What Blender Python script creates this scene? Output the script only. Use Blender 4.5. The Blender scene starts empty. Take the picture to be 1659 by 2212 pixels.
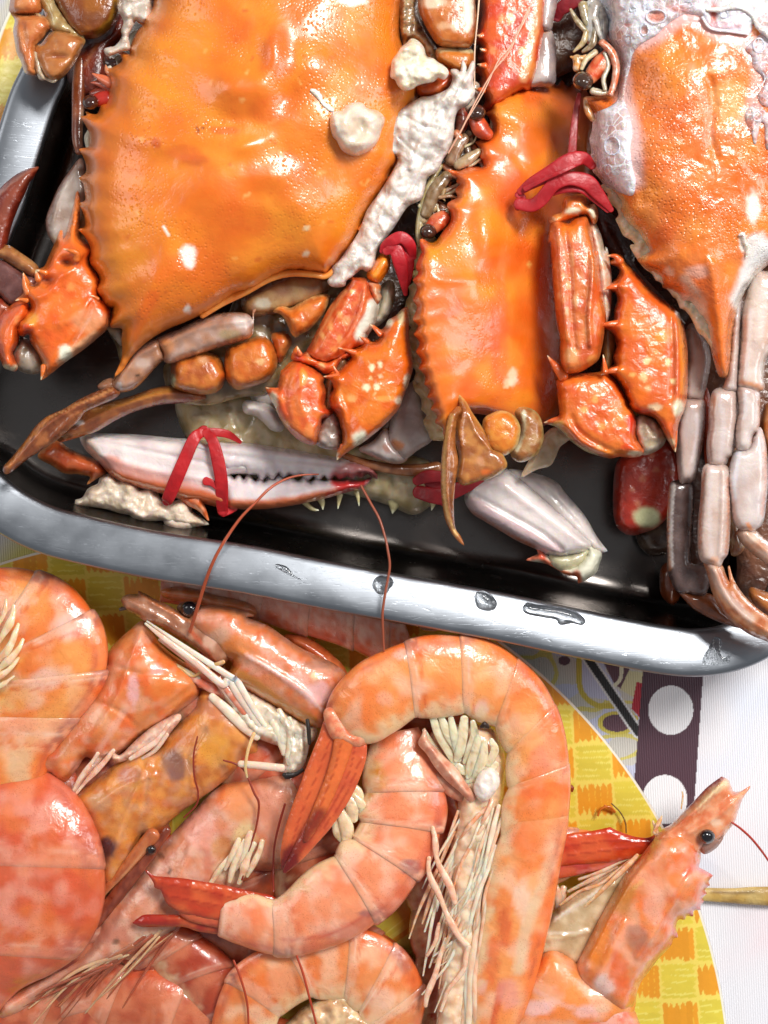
import bpy, math, random, re
import numpy as np
from mathutils import Vector
from mathutils.geometry import delaunay_2d_cdt
random.seed(7)
sc = bpy.context.scene
# ------------------------------------------------------------------ camera, lamps, exposure
S = 0.00017            # metres per unit of the working grid (1 unit = 0.17 mm)
CX, CY, HC = 829.5, 1106.0, 2600.0
cam_d = bpy.data.cameras.new('camera'); cam = bpy.data.objects.new('camera', cam_d)
sc.collection.objects.link(cam); sc.camera = cam
cam.location = (0, 0, HC*S)
cam_d.sensor_fit = 'VERTICAL'; cam_d.sensor_height = 24
cam_d.lens = 24*HC/2212.0
cam_d.clip_start = 0.01; cam_d.clip_end = 50
cam_d.dof.use_dof = True; cam_d.dof.focus_distance = (HC-270)*S; cam_d.dof.aperture_fstop = 13.0
w = bpy.data.worlds.new("World"); sc.world = w; w.use_nodes = True
w.node_tree.nodes['Background'].inputs[0].default_value = (0.92, 0.95, 1.0, 1)
w.node_tree.nodes['Background'].inputs[1].default_value = 0.26
def lamp(name, loc, target, sx, sy, power, col, spin=0):
    l = bpy.data.lights.new(name, 'AREA'); l.shape = 'RECTANGLE'; l.size = sx; l.size_y = sy
    l.energy = power; l.color = col
    o = bpy.data.objects.new(name, l); sc.collection.objects.link(o)
    o.location = loc
    d = Vector(target)-Vector(loc)
    o.rotation_euler = d.to_track_quat('-Z', 'Y').to_euler()
    return o
lamp('ceiling_lamp', (0.46, 0.60, 1.08), (0.02, 0.02, 0.03), 0.46, 0.30, 17.5, (1.0, 0.98, 0.95))
lamp('side_fill', (1.15, 0.20, 0.80), (0, 0, 0.02), 0.5, 0.5, 5.0, (0.97, 0.98, 1.0))  # added soft fill from the right side
lamp('left_fill', (-1.05, 0.45, 0.95), (0, 0, 0.02), 0.6, 0.5, 3.0, (1.0, 0.98, 0.95))  # weak fill light added on the left
sc.view_settings.view_transform = 'Standard'; sc.view_settings.look = 'None'
sc.view_settings.exposure = 0.05; sc.view_settings.gamma = 1.0

# ------------------------------------------------------------------ helpers
FR = dict(T=(0, 0, 1), A=(0, 0, 1000), B=(1000, 0, 1000), C=(2000, 0, 1024), D=(0, 900, 1000), E=(1000, 900, 1000),
          F=(1900, 900, 1124), G=(0, 2000, 1000), H=(900, 2000, 1100), I=(1900, 2200, 1124), J=(0, 2900, 1000),
          K=(900, 3000, 1100), L=(1900, 2900, 1124))
K0 = 3024/1659.0
def frame(k):
    if k == 'T': return 0.0, 0.0, 1.0
    x, y, ww = FR[k]
    return x/K0, y/K0, ww/1659.0/K0
def parse(s):
    """'A 1,2 3,4! B 5,6' -> points on the working grid and sharp flags; extra numbers are kept (width, height)."""
    f = frame('T'); out = []; sharp = []
    for t in s.replace('(', ' ').replace(')', ' ').split():
        if t in FR: f = frame(t); continue
        sh = t.endswith('!'); t = t.rstrip('!')
        v = [float(q) for q in t.split(',')]
        r = [f[0]+v[0]*f[2], f[1]+v[1]*f[2]]
        if len(v) > 2: r.append(v[2]*f[2])
        if len(v) > 3: r.append(v[3])
        out.append(r); sharp.append(sh)
    return out, sharp
def W(x, y, z):
    x, y, z = np.broadcast_arrays(np.asarray(x, float), np.asarray(y, float), np.asarray(z, float)); k = S*(1-z/HC)
    return np.stack([(x-CX)*k, (CY-y)*k, z*S], -1)
def cr(pts, n, closed):
    """Catmull-Rom through pts, n samples per span"""
    P = np.asarray(pts, float); m = len(P); out = []
    if m == 1: return P
    if m == 2: return P[0]+(P[1]-P[0])*np.linspace(0, 1, n+1)[:, None]
    spans = range(m) if closed else range(m-1)
    for i in spans:
        if closed: a, b, c, d = P[(i-1) % m], P[i], P[(i+1) % m], P[(i+2) % m]
        else:
            b, c = P[i], P[i+1]
            a = P[i-1] if i > 0 else 2*b-c
            d = P[i+2] if i+2 < m else 2*c-b
        for t in np.arange(n)/n:
            out.append(0.5*((2*b)+(-a+c)*t+(2*a-5*b+4*c-d)*t*t+(-a+3*b-3*c+d)*t**3))
    if not closed: out.append(P[-1])
    return np.array(out)
def smooth_outline(pts, sharp, step):
    P = np.asarray(pts, float)[:, :2]; m = len(P)
    idx = [i for i in range(m) if sharp[i]]
    runs = []
    if not idx: C = cr(P, 8, True)
    else:
        for a, b in zip(idx, idx[1:]+[idx[0]+m]):
            run = [P[j % m] for j in range(a, b+1)]
            runs.append(cr(run, 8, False)[:-1])
        C = np.concatenate(runs)
    Q = np.concatenate([C, C[:1]]); L = np.r_[0, np.cumsum(np.hypot(*np.diff(Q, axis=0).T))]
    n = max(10, int(L[-1]/step))
    ts = np.linspace(0, L[-1], n, endpoint=False)
    if idx:                                   # keep sharp corners exactly
        for i in idx:
            j = np.argmin(np.hypot(*(C-P[i]).T)); k = np.argmin(abs(ts-L[j])); ts[k] = L[j]
    return np.stack([np.interp(ts, L, Q[:, 0]), np.interp(ts, L, Q[:, 1])], 1)
def hsh(i, j, k, s):
    v = (i*374761393+j*668265263+k*2147483647+s*1274126177) & 0xffffffff
    v = ((v ^ (v >> 13))*1274126177) & 0xffffffff
    return ((v ^ (v >> 16)) & 0xffff)/65535.0
def noise(x, y, sc_, seed=0, oct=3):
    """gradient noise, about -1..1"""
    x, y = np.broadcast_arrays(np.asarray(x, float)/(sc_*1.5), np.asarray(y, float)/(sc_*1.5))
    x, y = x*.8+y*.6+seed*.37, y*.8-x*.6; r = 0; a = 1; tot = 0
    for o in range(oct):
        i = np.floor(x).astype(np.int64); j = np.floor(y).astype(np.int64); u = x-i; v = y-j
        def g(di, dj):
            an = hsh(i+di, j+dj, 0, seed+o*17)*2*np.pi; return np.cos(an)*(u-di)+np.sin(an)*(v-dj)
        su = u*u*u*(u*(u*6-15)+10); sv = v*v*v*(v*(v*6-15)+10)
        n = (g(0, 0)*(1-su)+g(1, 0)*su)*(1-sv)+(g(0, 1)*(1-su)+g(1, 1)*su)*sv
        r = r+a*n; tot += a; a *= .5; x, y = x*1.6-y*1.24+7.1, y*1.6+x*1.24+3.3
    return np.clip(r/tot*1.9, -1, 1)
def lin(c):
    c = np.asarray(c, float)/255.0
    return np.where(c <= .04045, c/12.92, ((c+.055)/1.055)**2.4)
def segdist(x, y, P):
    best = np.full(np.shape(x), 1e9)
    for a, b in zip(P[:-1], P[1:]):
        d = b-a; L = d@d+1e-9
        t = np.clip(((x-a[0])*d[0]+(y-a[1])*d[1])/L, 0, 1)
        best = np.minimum(best, np.hypot(x-a[0]-t*d[0], y-a[1]-t*d[1]))
    return best
def ss(e0, e1, x):
    t = np.clip((x-e0)/(e1-e0), 0, 1); return t*t*(3-2*t)
def paint(x, y, d, col, edge=None, spots=(), strokes=(), mott=(), seed=0):
    """Colour of the thing itself at grid points: base, mottling, rim colour, blotches and bands."""
    C = np.tile(lin(col), (len(x), 1)).astype(float)
    def mix(c, a):
        nonlocal C
        a = np.clip(a, 0, 1)[:, None]; C = C*(1-a)+lin(c)*a
    for m in mott:
        c, sc_, amt = m[:3]; th = m[3] if len(m) > 3 else 0.0
        seed += 11
        mix(c, amt*ss(th-.28, th+.34, noise(x, y, sc_, seed, 2)))
    for s_ in strokes:
        pth, wd, c = s_[:3]; amt = s_[3] if len(s_) > 3 else 1; soft = s_[4] if len(s_) > 4 else .5
        P = cr(np.array(parse(pth)[0])[:, :2], 5, False)
        dd = segdist(x, y, P)+noise(x, y, wd*1.3+4, seed+5)*wd*.25
        mix(c, amt*(1-ss(wd*(1-soft), wd*(1+soft), dd)))
    if edge:
        for e in (edge if isinstance(edge, list) else [edge]):
            c, wd = e[:2]; amt = e[2] if len(e) > 2 else 1
            mix(c, amt*(1-ss(wd*.3, wd*1.3, d+noise(x, y, wd*2+5, seed+3)*wd*.35)))
    for s_ in spots:
        pt, rx, ry, c = s_[:4]; amt = s_[4] if len(s_) > 4 else 1
        p = parse(pt)[0][0]
        q = np.hypot((x-p[0])/rx, (y-p[1])/ry)+noise(x, y, max(rx, 6)*.9, seed+9)*.36
        mix(c, amt*(1-ss(.62, 1.2, q)))
    return C
COL = {}
def thing(name, label, cat, at, group=None):
    o = bpy.data.objects.new(name, None); sc.collection.objects.link(o); o.empty_display_size = .01
    p = parse(at)[0][0]; z = 0
    if len(at.split('@')) > 1: pass
    v = W(p[0], p[1], 40); o.location = tuple(v)
    o['label'] = label; o['category'] = cat
    if group: o['group'] = group
    return o
def tag(o, label, cat, group=None):
    o['label'] = label; o['category'] = cat
    if group: o['group'] = group
    return o
def origin(par):
    v = Vector((0, 0, 0))
    while par is not None: v = v+par.location; par = par.parent
    return v
def mk(name, V, F, mat, par=None, C=None, label=None, smooth=True, kind=None, own=False):
    V = np.asarray(V, float)
    me = bpy.data.meshes.new(name)
    o = bpy.data.objects.new(name, me); sc.collection.objects.link(o)
    if par is not None: o.parent = par; off = np.array(origin(par))
    else:
        off = V.mean(0) if own else np.zeros(3)
        if own: off[2] = V[:, 2].min()
        o.location = tuple(off)
    me.from_pydata((V-off).tolist(), [], F if isinstance(F, list) else F.tolist())
    me.materials.append(mat)
    if smooth: me.polygons.foreach_set('use_smooth', [True]*len(me.polygons))
    if C is not None:
        a = me.color_attributes.new('Col', 'FLOAT_COLOR', 'POINT')
        a.data.foreach_set('color', np.c_[C, np.ones(len(C))].astype(np.float32).ravel())
    if label: o['label'] = label
    if kind: o['kind'] = kind
    me.update()
    return o
def bdist(x, y, B):
    best = np.full(len(x), 1e9)
    Bn = np.roll(B, -1, 0)
    for a, b in zip(B, Bn):
        d = b-a; L = d@d+1e-9
        t = np.clip(((x-a[0])*d[0]+(y-a[1])*d[1])/L, 0, 1)
        best = np.minimum(best, (x-a[0]-t*d[0])**2+(y-a[1]-t*d[1])**2)
    return np.sqrt(best)
def inside(x, y, B):
    r = np.zeros(len(x), bool); Bn = np.roll(B, -1, 0)
    for (x0, y0), (x1, y1) in zip(B, Bn):
        if y0 == y1: continue
        r ^= ((y0 > y) != (y1 > y)) & (x < (x1-x0)*(y-y0)/(y1-y0)+x0)
    return r
def blob(name, par, mat, outline, z=100, h=40, hb=None, step=6.0, ew=None, base=None, tilt=(0, 0), bumps=(), ridges=(),
         rough=(), own=False, label=None, power=.5, sm=6, seed=0, fl=.55, few=15, grow=1.6, **pk):
    """A solid shape with a traced outline, real thickness: domed top (h) and underside (hb)."""
    pts, sharp = parse(outline)
    if few == 15:
        if mat.name == 'leg_shell':
            few = 8; fl = .68; h = h*.82
            if name in ('leg', 'leg_segment') and step < 6: grow = 3.2
        elif mat.name == 'shrimp_shell': few = 30; fl = .2
        elif mat.name == 'claw_shell': few = 12; fl = .6; h = h*.9
    B = smooth_outline(pts, sharp, step*.75)
    if grow:
        tg = np.roll(B, -1, 0)-np.roll(B, 1, 0); tg /= np.hypot(*tg.T)[:, None]+1e-9
        area = np.sum(B[:, 0]*np.roll(B[:, 1], -1)-np.roll(B[:, 0], -1)*B[:, 1])
        B = B+np.stack([tg[:, 1], -tg[:, 0]], 1)*grow*np.sign(area)
    x0, y0 = B.min(0); x1, y1 = B.max(0)
    nx = int((x1-x0)/step)+2; ny = int((y1-y0)/(step*.866))+2
    ii, jj = np.meshgrid(np.arange(nx), np.arange(ny))
    gx = (x0+(ii+(jj % 2)*.5)*step).ravel(); gy = (y0+jj*step*.866).ravel()
    rs = np.random.RandomState(seed+3); gx = gx+rs.uniform(-.12, .12, len(gx))*step; gy = gy+rs.uniform(-.12, .12, len(gy))*step
    k = inside(gx, gy, B); gx = gx[k]; gy = gy[k]
    dg = bdist(gx, gy, B); k = dg > step*.45; gx, gy, dg = gx[k], gy[k], dg[k]
    nb = len(B)
    P = np.concatenate([B, np.stack([gx, gy], 1)]) if len(gx) else B
    res = delaunay_2d_cdt([Vector((float(p[0]), float(p[1]))) for p in P], [(i, (i+1) % nb) for i in range(nb)], [list(range(nb))], 1, 1e-5)
    vo = np.array([[v[0], v[1]] for v in res[0]]); fo = [list(f) for f in res[2]]
    T = np.array([f for f in fo if len(f) == 3])
    x, y = vo[:, 0], vo[:, 1]; n = len(x)
    d = bdist(x, y, B); bd = d < 1e-3*step+.02
    wmax = max(d.max(), 1e-3); e = min(ew or wmax, wmax)
    t = np.clip(d/e, 0, 1); pz = (1-(1-t)**2)**power
    t2 = np.clip(d/min(few, wmax*.75), 0, 1); pz = (1-fl)*pz+fl*np.sqrt(1-(1-t2)**2)
    ed = np.concatenate([T[:, [0, 1]], T[:, [1, 2]], T[:, [2, 0]]]); ed = np.unique(np.sort(ed, 1), axis=0)
    cnt = np.bincount(ed.ravel(), minlength=n).astype(float); cnt[cnt == 0] = 1
    for _ in range(min(sm, 4)):
        acc = np.bincount(ed[:, 0], pz[ed[:, 1]], n)+np.bincount(ed[:, 1], pz[ed[:, 0]], n)
        pz = np.where(bd, 0, .45*pz+.55*acc/cnt)
    zz = h*pz
    m = np.clip(d/(e*.35+1e-6), 0, 1)
    for bp in bumps:
        pt, rx, ry, hh = bp[:4]; p = parse(pt)[0][0]
        zz = zz+m*hh*np.exp(-(((x-p[0])/rx)**2+((y-p[1])/ry)**2))
    for rd in ridges:
        P_ = cr(np.array(parse(rd[0])[0])[:, :2], 5, False)
        zz = zz+m*rd[2]*np.exp(-(segdist(x, y, P_)/rd[1])**2)
    rk = 1.0 if mat.name in ('white_meat', 'white_foam', 'smooth_meat', 'pale_flesh') else .45
    for a_, s_ in rough: zz = zz+m*a_*rk*noise(x, y, s_, seed+int(s_), 2)
    zb = np.full(n, float(z))+tilt[0]*(x-x.mean())+tilt[1]*(y-y.mean())
    if base is not None: zb = base(x, y)+z
    top = W(x, y, zb+zz)
    if hb is None: hb = h*.6
    bi = np.arange(n); mp = n+np.arange(n)
    bot = W(x[bi], y[bi], zb[bi]-hb*pz[bi]-1.6)
    ae = np.concatenate([T[:, [0, 1]], T[:, [1, 2]], T[:, [2, 0]]]); _, ix, ct = np.unique(np.sort(ae, 1), axis=0, return_index=True, return_counts=True)
    be = ae[ix[ct == 1]]; side = np.concatenate([np.stack([be[:, 0], be[:, 1], be[:, 1]+n], 1), np.stack([be[:, 0], be[:, 1]+n, be[:, 0]+n], 1)])
    F = np.concatenate([T[:, ::-1], mp[T], side])
    C = paint(x, y, d, seed=seed, **pk)
    # orientation check
    a, b, c = top[T[0]]; 
    o = mk(name, np.concatenate([top, bot]), F if np.cross(b-a, c-a)[2] < 0 else F[:, ::-1], mat, par, np.concatenate([C, C[bi]]), label, own=own)
    o_s = (np.stack([x, y], 1), zb+zz)
    return o, surf(o_s)
def surf(o_s):
    P, Z = o_s
    def f(x, y):
        x = np.atleast_1d(x); y = np.atleast_1d(y); r = np.empty(len(x))
        for i in range(0, len(x), 400):
            q = (x[i:i+400, None]-P[None, :, 0])**2+(y[i:i+400, None]-P[None, :, 1])**2
            k = np.argpartition(q, 3, axis=1)[:, :4]
            w_ = 1/(np.take_along_axis(q, k, 1)+1.0)
            r[i:i+400] = (Z[k]*w_).sum(1)/w_.sum(1)
        return r
    return f
def tube(name, par, mat, path, z=100, flat=.8, n=6, m=14, own=False, label=None, seed=0, ends='rr', keel=0, rough=0, wz=None, base=None, sq=1.0, **pk):
    """A limb swept along a path of x,y,halfwidth[,height]."""
    pts, _ = parse(path)
    A = np.array([[p[0], p[1], p[2], (p[3] if len(p) > 3 else z)] for p in pts])
    Q = cr(A, n, False)
    Q[:, 2] = np.maximum(Q[:, 2], .4)
    if base is not None: Q[:, 3] = base(Q[:, 0], Q[:, 1])+z
    T = np.gradient(Q[:, [0, 1]], axis=0); T /= np.hypot(*T.T)[:, None]+1e-9
    rings = []; par_uv = []
    def ring(q, t, r, dx):
        th = np.arange(m)/m*2*np.pi
        a = r*np.sign(np.cos(th))*np.abs(np.cos(th))**sq; b = r*flat*np.sign(np.sin(th))*np.abs(np.sin(th))**sq
        if keel: b = b*(1+keel*np.exp(-((th-np.pi/2)/.35)**2))
        nx_, ny_ = -t[1], t[0]
        x = q[0]+nx_*a+t[0]*dx; y = q[1]+ny_*a+t[1]*dx; zz_ = q[3]+b
        return x, y, zz_, np.abs(np.cos(th))
    L = []
    r0, r1 = Q[0, 2], Q[-1, 2]
    if ends[0] == 'r':
        for f in (.12, .5, .85): L.append((Q[0], T[0], r0*math.sin(f*math.pi/2), -r0*.8*math.cos(f*math.pi/2)))
    for q, t in zip(Q, T): L.append((q, t, q[2], 0))
    if ends[1] == 'r':
        for f in (.85, .5, .12): L.append((Q[-1], T[-1], r1*math.sin(f*math.pi/2), r1*.8*math.cos(f*math.pi/2)))
    X = []; Y = []; Z = []; U = []
    for k, (q, t, r, dx) in enumerate(L):
        if rough: r = r*(1+rough*(noise([k*3.], [seed*7.], 5)[0]))
        a, b, c, u = ring(q, t, r, dx); X.append(a); Y.append(b); Z.append(c); U.append(r*(1-u*.999))
    X = np.concatenate(X); Y = np.concatenate(Y); Z = np.concatenate(Z); U = np.concatenate(U); nr = len(L)
    F = []
    for i in range(nr-1):
        for j in range(m):
            F.append([i*m+j, i*m+(j+1) % m, (i+1)*m+(j+1) % m, (i+1)*m+j])
    F.append(list(range(m))[::-1]); F.append([(nr-1)*m+j for j in range(m)])
    C = paint(X, Y, U, seed=seed, **pk)
    return mk(name, W(X, Y, Z), F, mat, par, C, label, own=own)
def merge(name, objs, par, label=None, kind=None):
    """join several small pieces of the same part into one mesh (same material)"""
    V = []; F = []; C = []; off = 0; mat = objs[0].data.materials[0]
    for o in objs:
        me = o.data; n = len(me.vertices); a = np.empty(n*3); me.vertices.foreach_get('co', a); a = a.reshape(-1, 3)
        a = a+np.array(origin(o)); V.append(a)
        c = np.empty(n*4, np.float32); me.color_attributes['Col'].data.foreach_get('color', c); C.append(c.reshape(-1, 4)[:, :3])
        F += [[v+off for v in p.vertices] for p in me.polygons]; off += n
    for o in objs:
        me = o.data; bpy.data.objects.remove(o); bpy.data.meshes.remove(me)
    return mk(name, np.concatenate(V), F, mat, par, np.concatenate(C), label, own=par is None, kind=kind)
# ------------------------------------------------------------------ materials
def shell(name, rough=.32, coat=1.0, crough=.06, sss=.15, pit=0.0, pitsc=7, bump=.25, bsc=26, wrinkle=0, metallic=0, trans=0, alpha=1, spec=.5, tint=None, dots=0, dotc=(120, 60, 10), grain=.08):
    m = bpy.data.materials.new(name); m.use_nodes = True; nt = m.node_tree; N = nt.nodes; Lk = nt.links
    b = N['Principled BSDF']
    at = N.new('ShaderNodeAttribute'); at.attribute_name = 'Col'
    tc = N.new('ShaderNodeTexCoord')
    def nz(px, det=3, dist=0, vec=None):
        n_ = N.new('ShaderNodeTexNoise'); n_.inputs['Scale'].default_value = 1/(S*px); n_.inputs['Detail'].default_value = det
        n_.inputs['Distortion'].default_value = dist; Lk.new(vec or tc.outputs['Object'], n_.inputs['Vector']); return n_
    def math_(op, a, b_=None, c=None):
        q = N.new('ShaderNodeMath'); q.operation = op
        for i, v in enumerate((a, b_, c)):
            if v is None: continue
            if isinstance(v, (int, float)): q.inputs[i].default_value = v
            else: Lk.new(v, q.inputs[i])
        return q.outputs[0]
    # fine grain in the colour
    g = nz(9, 4); g2 = nz(38, 3)
    mr = math_('MULTIPLY_ADD', g.outputs['Fac'], grain*2, 1-grain)
    mr2 = math_('MULTIPLY_ADD', g2.outputs['Fac'], grain*3, 1-grain*1.5)
    k = math_('MULTIPLY', mr, mr2)
    mx = N.new('ShaderNodeVectorMath'); mx.operation = 'SCALE'; Lk.new(at.outputs['Color'], mx.inputs[0]); Lk.new(k, mx.inputs['Scale'])
    colout = mx.outputs[0]
    if tint:
        tm = N.new('ShaderNodeVectorMath'); tm.operation = 'MULTIPLY'; Lk.new(colout, tm.inputs[0]); tm.inputs[1].default_value = tint; colout = tm.outputs[0]
    if dots:
        v = N.new('ShaderNodeTexVoronoi'); v.inputs['Scale'].default_value = 1/(S*4.4); Lk.new(tc.outputs['Object'], v.inputs['Vector'])
        dd = N.new('ShaderNodeMapRange'); dd.inputs[1].default_value = .12; dd.inputs[2].default_value = .34; dd.inputs[3].default_value = dots; dd.inputs[4].default_value = 0
        Lk.new(v.outputs['Distance'], dd.inputs[0])
        msk = math_('MULTIPLY', dd.outputs[0], math_('GREATER_THAN', nz(70, 2).outputs['Fac'], .47))
        mm = N.new('ShaderNodeMix'); mm.data_type = 'RGBA'; Lk.new(msk, mm.inputs[0]); Lk.new(colout, mm.inputs[6]); mm.inputs[7].default_value = (*lin(dotc), 1)
        colout = mm.outputs[2]
    Lk.new(colout, b.inputs['Base Color'])
    rr = N.new('ShaderNodeMapRange'); rr.inputs[3].default_value = rough*.65; rr.inputs[4].default_value = min(1, rough*1.5)
    Lk.new(nz(30, 4).outputs['Fac'], rr.inputs[0]); Lk.new(rr.outputs[0], b.inputs['Roughness'])
    b.inputs['Metallic'].default_value = metallic
    b.inputs['Coat Weight'].default_value = coat; b.inputs['Coat Roughness'].default_value = crough; b.inputs['Coat IOR'].default_value = 1.38
    b.inputs['Specular IOR Level'].default_value = spec
    b.inputs['Subsurface Weight'].default_value = sss
    b.inputs['Subsurface Radius'].default_value = (1.0, .45, .2); b.inputs['Subsurface Scale'].default_value = .0022
    if trans: b.inputs['Transmission Weight'].default_value = trans; b.inputs['IOR'].default_value = 1.33
    if alpha < 1: b.inputs['Alpha'].default_value = alpha
    hgt = math_('MULTIPLY', nz(bsc, 5, .4).outputs['Fac'], 1.0)
    if wrinkle: hgt = math_('ADD', hgt, math_('MULTIPLY', nz(7, 5, 1.5).outputs['Fac'], wrinkle))
    if pit:
        v = N.new('ShaderNodeTexVoronoi'); v.inputs['Scale'].default_value = 1/(S*pitsc); Lk.new(tc.outputs['Object'], v.inputs['Vector'])
        q = math_('MINIMUM', v.outputs['Distance'], .45)
        msk = N.new('ShaderNodeMapRange'); msk.inputs[1].default_value = .42; msk.inputs[2].default_value = .6; Lk.new(nz(120, 2).outputs['Fac'], msk.inputs[0])
        hgt = math_('ADD', hgt, math_('MULTIPLY', math_('MULTIPLY', q, msk.outputs[0]), pit))
    bp = N.new('ShaderNodeBump'); bp.inputs['Strength'].default_value = 1.0; bp.inputs['Distance'].default_value = bump*S*10
    Lk.new(hgt, bp.inputs['Height']); Lk.new(bp.outputs[0], b.inputs['Normal']); Lk.new(bp.outputs[0], b.inputs['Coat Normal'])
    return m
M = dict(
    carap=shell('carapace_shell', rough=.34, pit=.6, pitsc=6.5, bump=.32, bsc=70, sss=.12, grain=.04, crough=.17),
    claw=shell('claw_shell', rough=.32, bump=.36, bsc=22, sss=.04, tint=(1.03, 1.12, .95), wrinkle=.07, grain=.09),
    pitted=shell('pitted_shell', rough=.26, pit=.6, pitsc=5.5, bump=.5, bsc=30, sss=.1, grain=.07, crough=.07),
    leg=shell('leg_shell', rough=.26, bump=.16, bsc=20, sss=.35, grain=.05, crough=.05),
    dark=shell('dark_shell_or_gap_shade', rough=.35, bump=.4, bsc=16, sss=.05),
    eye=shell('eye_shell', rough=.12, bump=.05, bsc=30, sss=0, crough=.03),
    band=shell('red_rubber', rough=.45, coat=.25, crough=.2, bump=.3, bsc=22, sss=.1, wrinkle=.06),
    meat=shell('white_meat', rough=.34, bump=.42, bsc=16, wrinkle=.12, sss=.5, grain=.1, crough=.15),
    smeat=shell('smooth_meat', tint=(1.05, .98, .97), rough=.3, bump=.3, bsc=25, sss=.5, grain=.05, crough=.08),
    foam=shell('white_foam', rough=.3, bump=.5, bsc=13, sss=.4, wrinkle=.1, grain=.05),
    shrimp=shell('shrimp_shell', rough=.3, bump=.34, bsc=30, sss=.5, dots=.34, dotc=(170, 76, 16), grain=.07, crough=.04, wrinkle=.03),
    fin=shell('shrimp_fin', rough=.2, bump=.22, bsc=16, sss=.35, grain=.08, crough=.04),
    flesh=shell('pale_flesh', tint=(1.1, .98, .92), rough=.2, bump=.2, bsc=18, sss=.75, grain=.05, wrinkle=.03, crough=.03),
    hair=shell('thin_feeler', rough=.4, bump=0, coat=.4, sss=0),
)
# the foam is a film of small bubbles: opaque walls, clearer cells
nt = M['foam'].node_tree; tc_ = nt.nodes.new('ShaderNodeTexCoord'); v1 = nt.nodes.new('ShaderNodeTexVoronoi'); v1.feature = 'DISTANCE_TO_EDGE'; v1.inputs['Scale'].default_value = 1/(S*15); nt.links.new(tc_.outputs['Object'], v1.inputs['Vector'])
r1 = nt.nodes.new('ShaderNodeMapRange'); r1.inputs[1].default_value = .02; r1.inputs[2].default_value = .16; r1.inputs[3].default_value = 1.0; r1.inputs[4].default_value = .0; nt.links.new(v1.outputs['Distance'], r1.inputs[0])
n1_ = nt.nodes.new('ShaderNodeTexNoise'); n1_.inputs['Scale'].default_value = 1/(S*60); n1_.inputs['Detail'].default_value = 3; nt.links.new(tc_.outputs['Object'], n1_.inputs['Vector'])
r2 = nt.nodes.new('ShaderNodeMapRange'); r2.inputs[1].default_value = .40; r2.inputs[2].default_value = .62; r2.inputs[3].default_value = .98; r2.inputs[4].default_value = .42; nt.links.new(n1_.outputs['Fac'], r2.inputs[0])
mx_ = nt.nodes.new('ShaderNodeMath'); mx_.operation = 'MAXIMUM'; nt.links.new(r1.outputs[0], mx_.inputs[0]); nt.links.new(r2.outputs[0], mx_.inputs[1]); nt.links.new(mx_.outputs[0], nt.nodes['Principled BSDF'].inputs['Alpha'])
# clear water
m = bpy.data.materials.new('water'); m.use_nodes = True; b = m.node_tree.nodes['Principled BSDF']
b.inputs['Transmission Weight'].default_value = 1; b.inputs['IOR'].default_value = 1.33; b.inputs['Roughness'].default_value = .02
M['water'] = m
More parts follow.
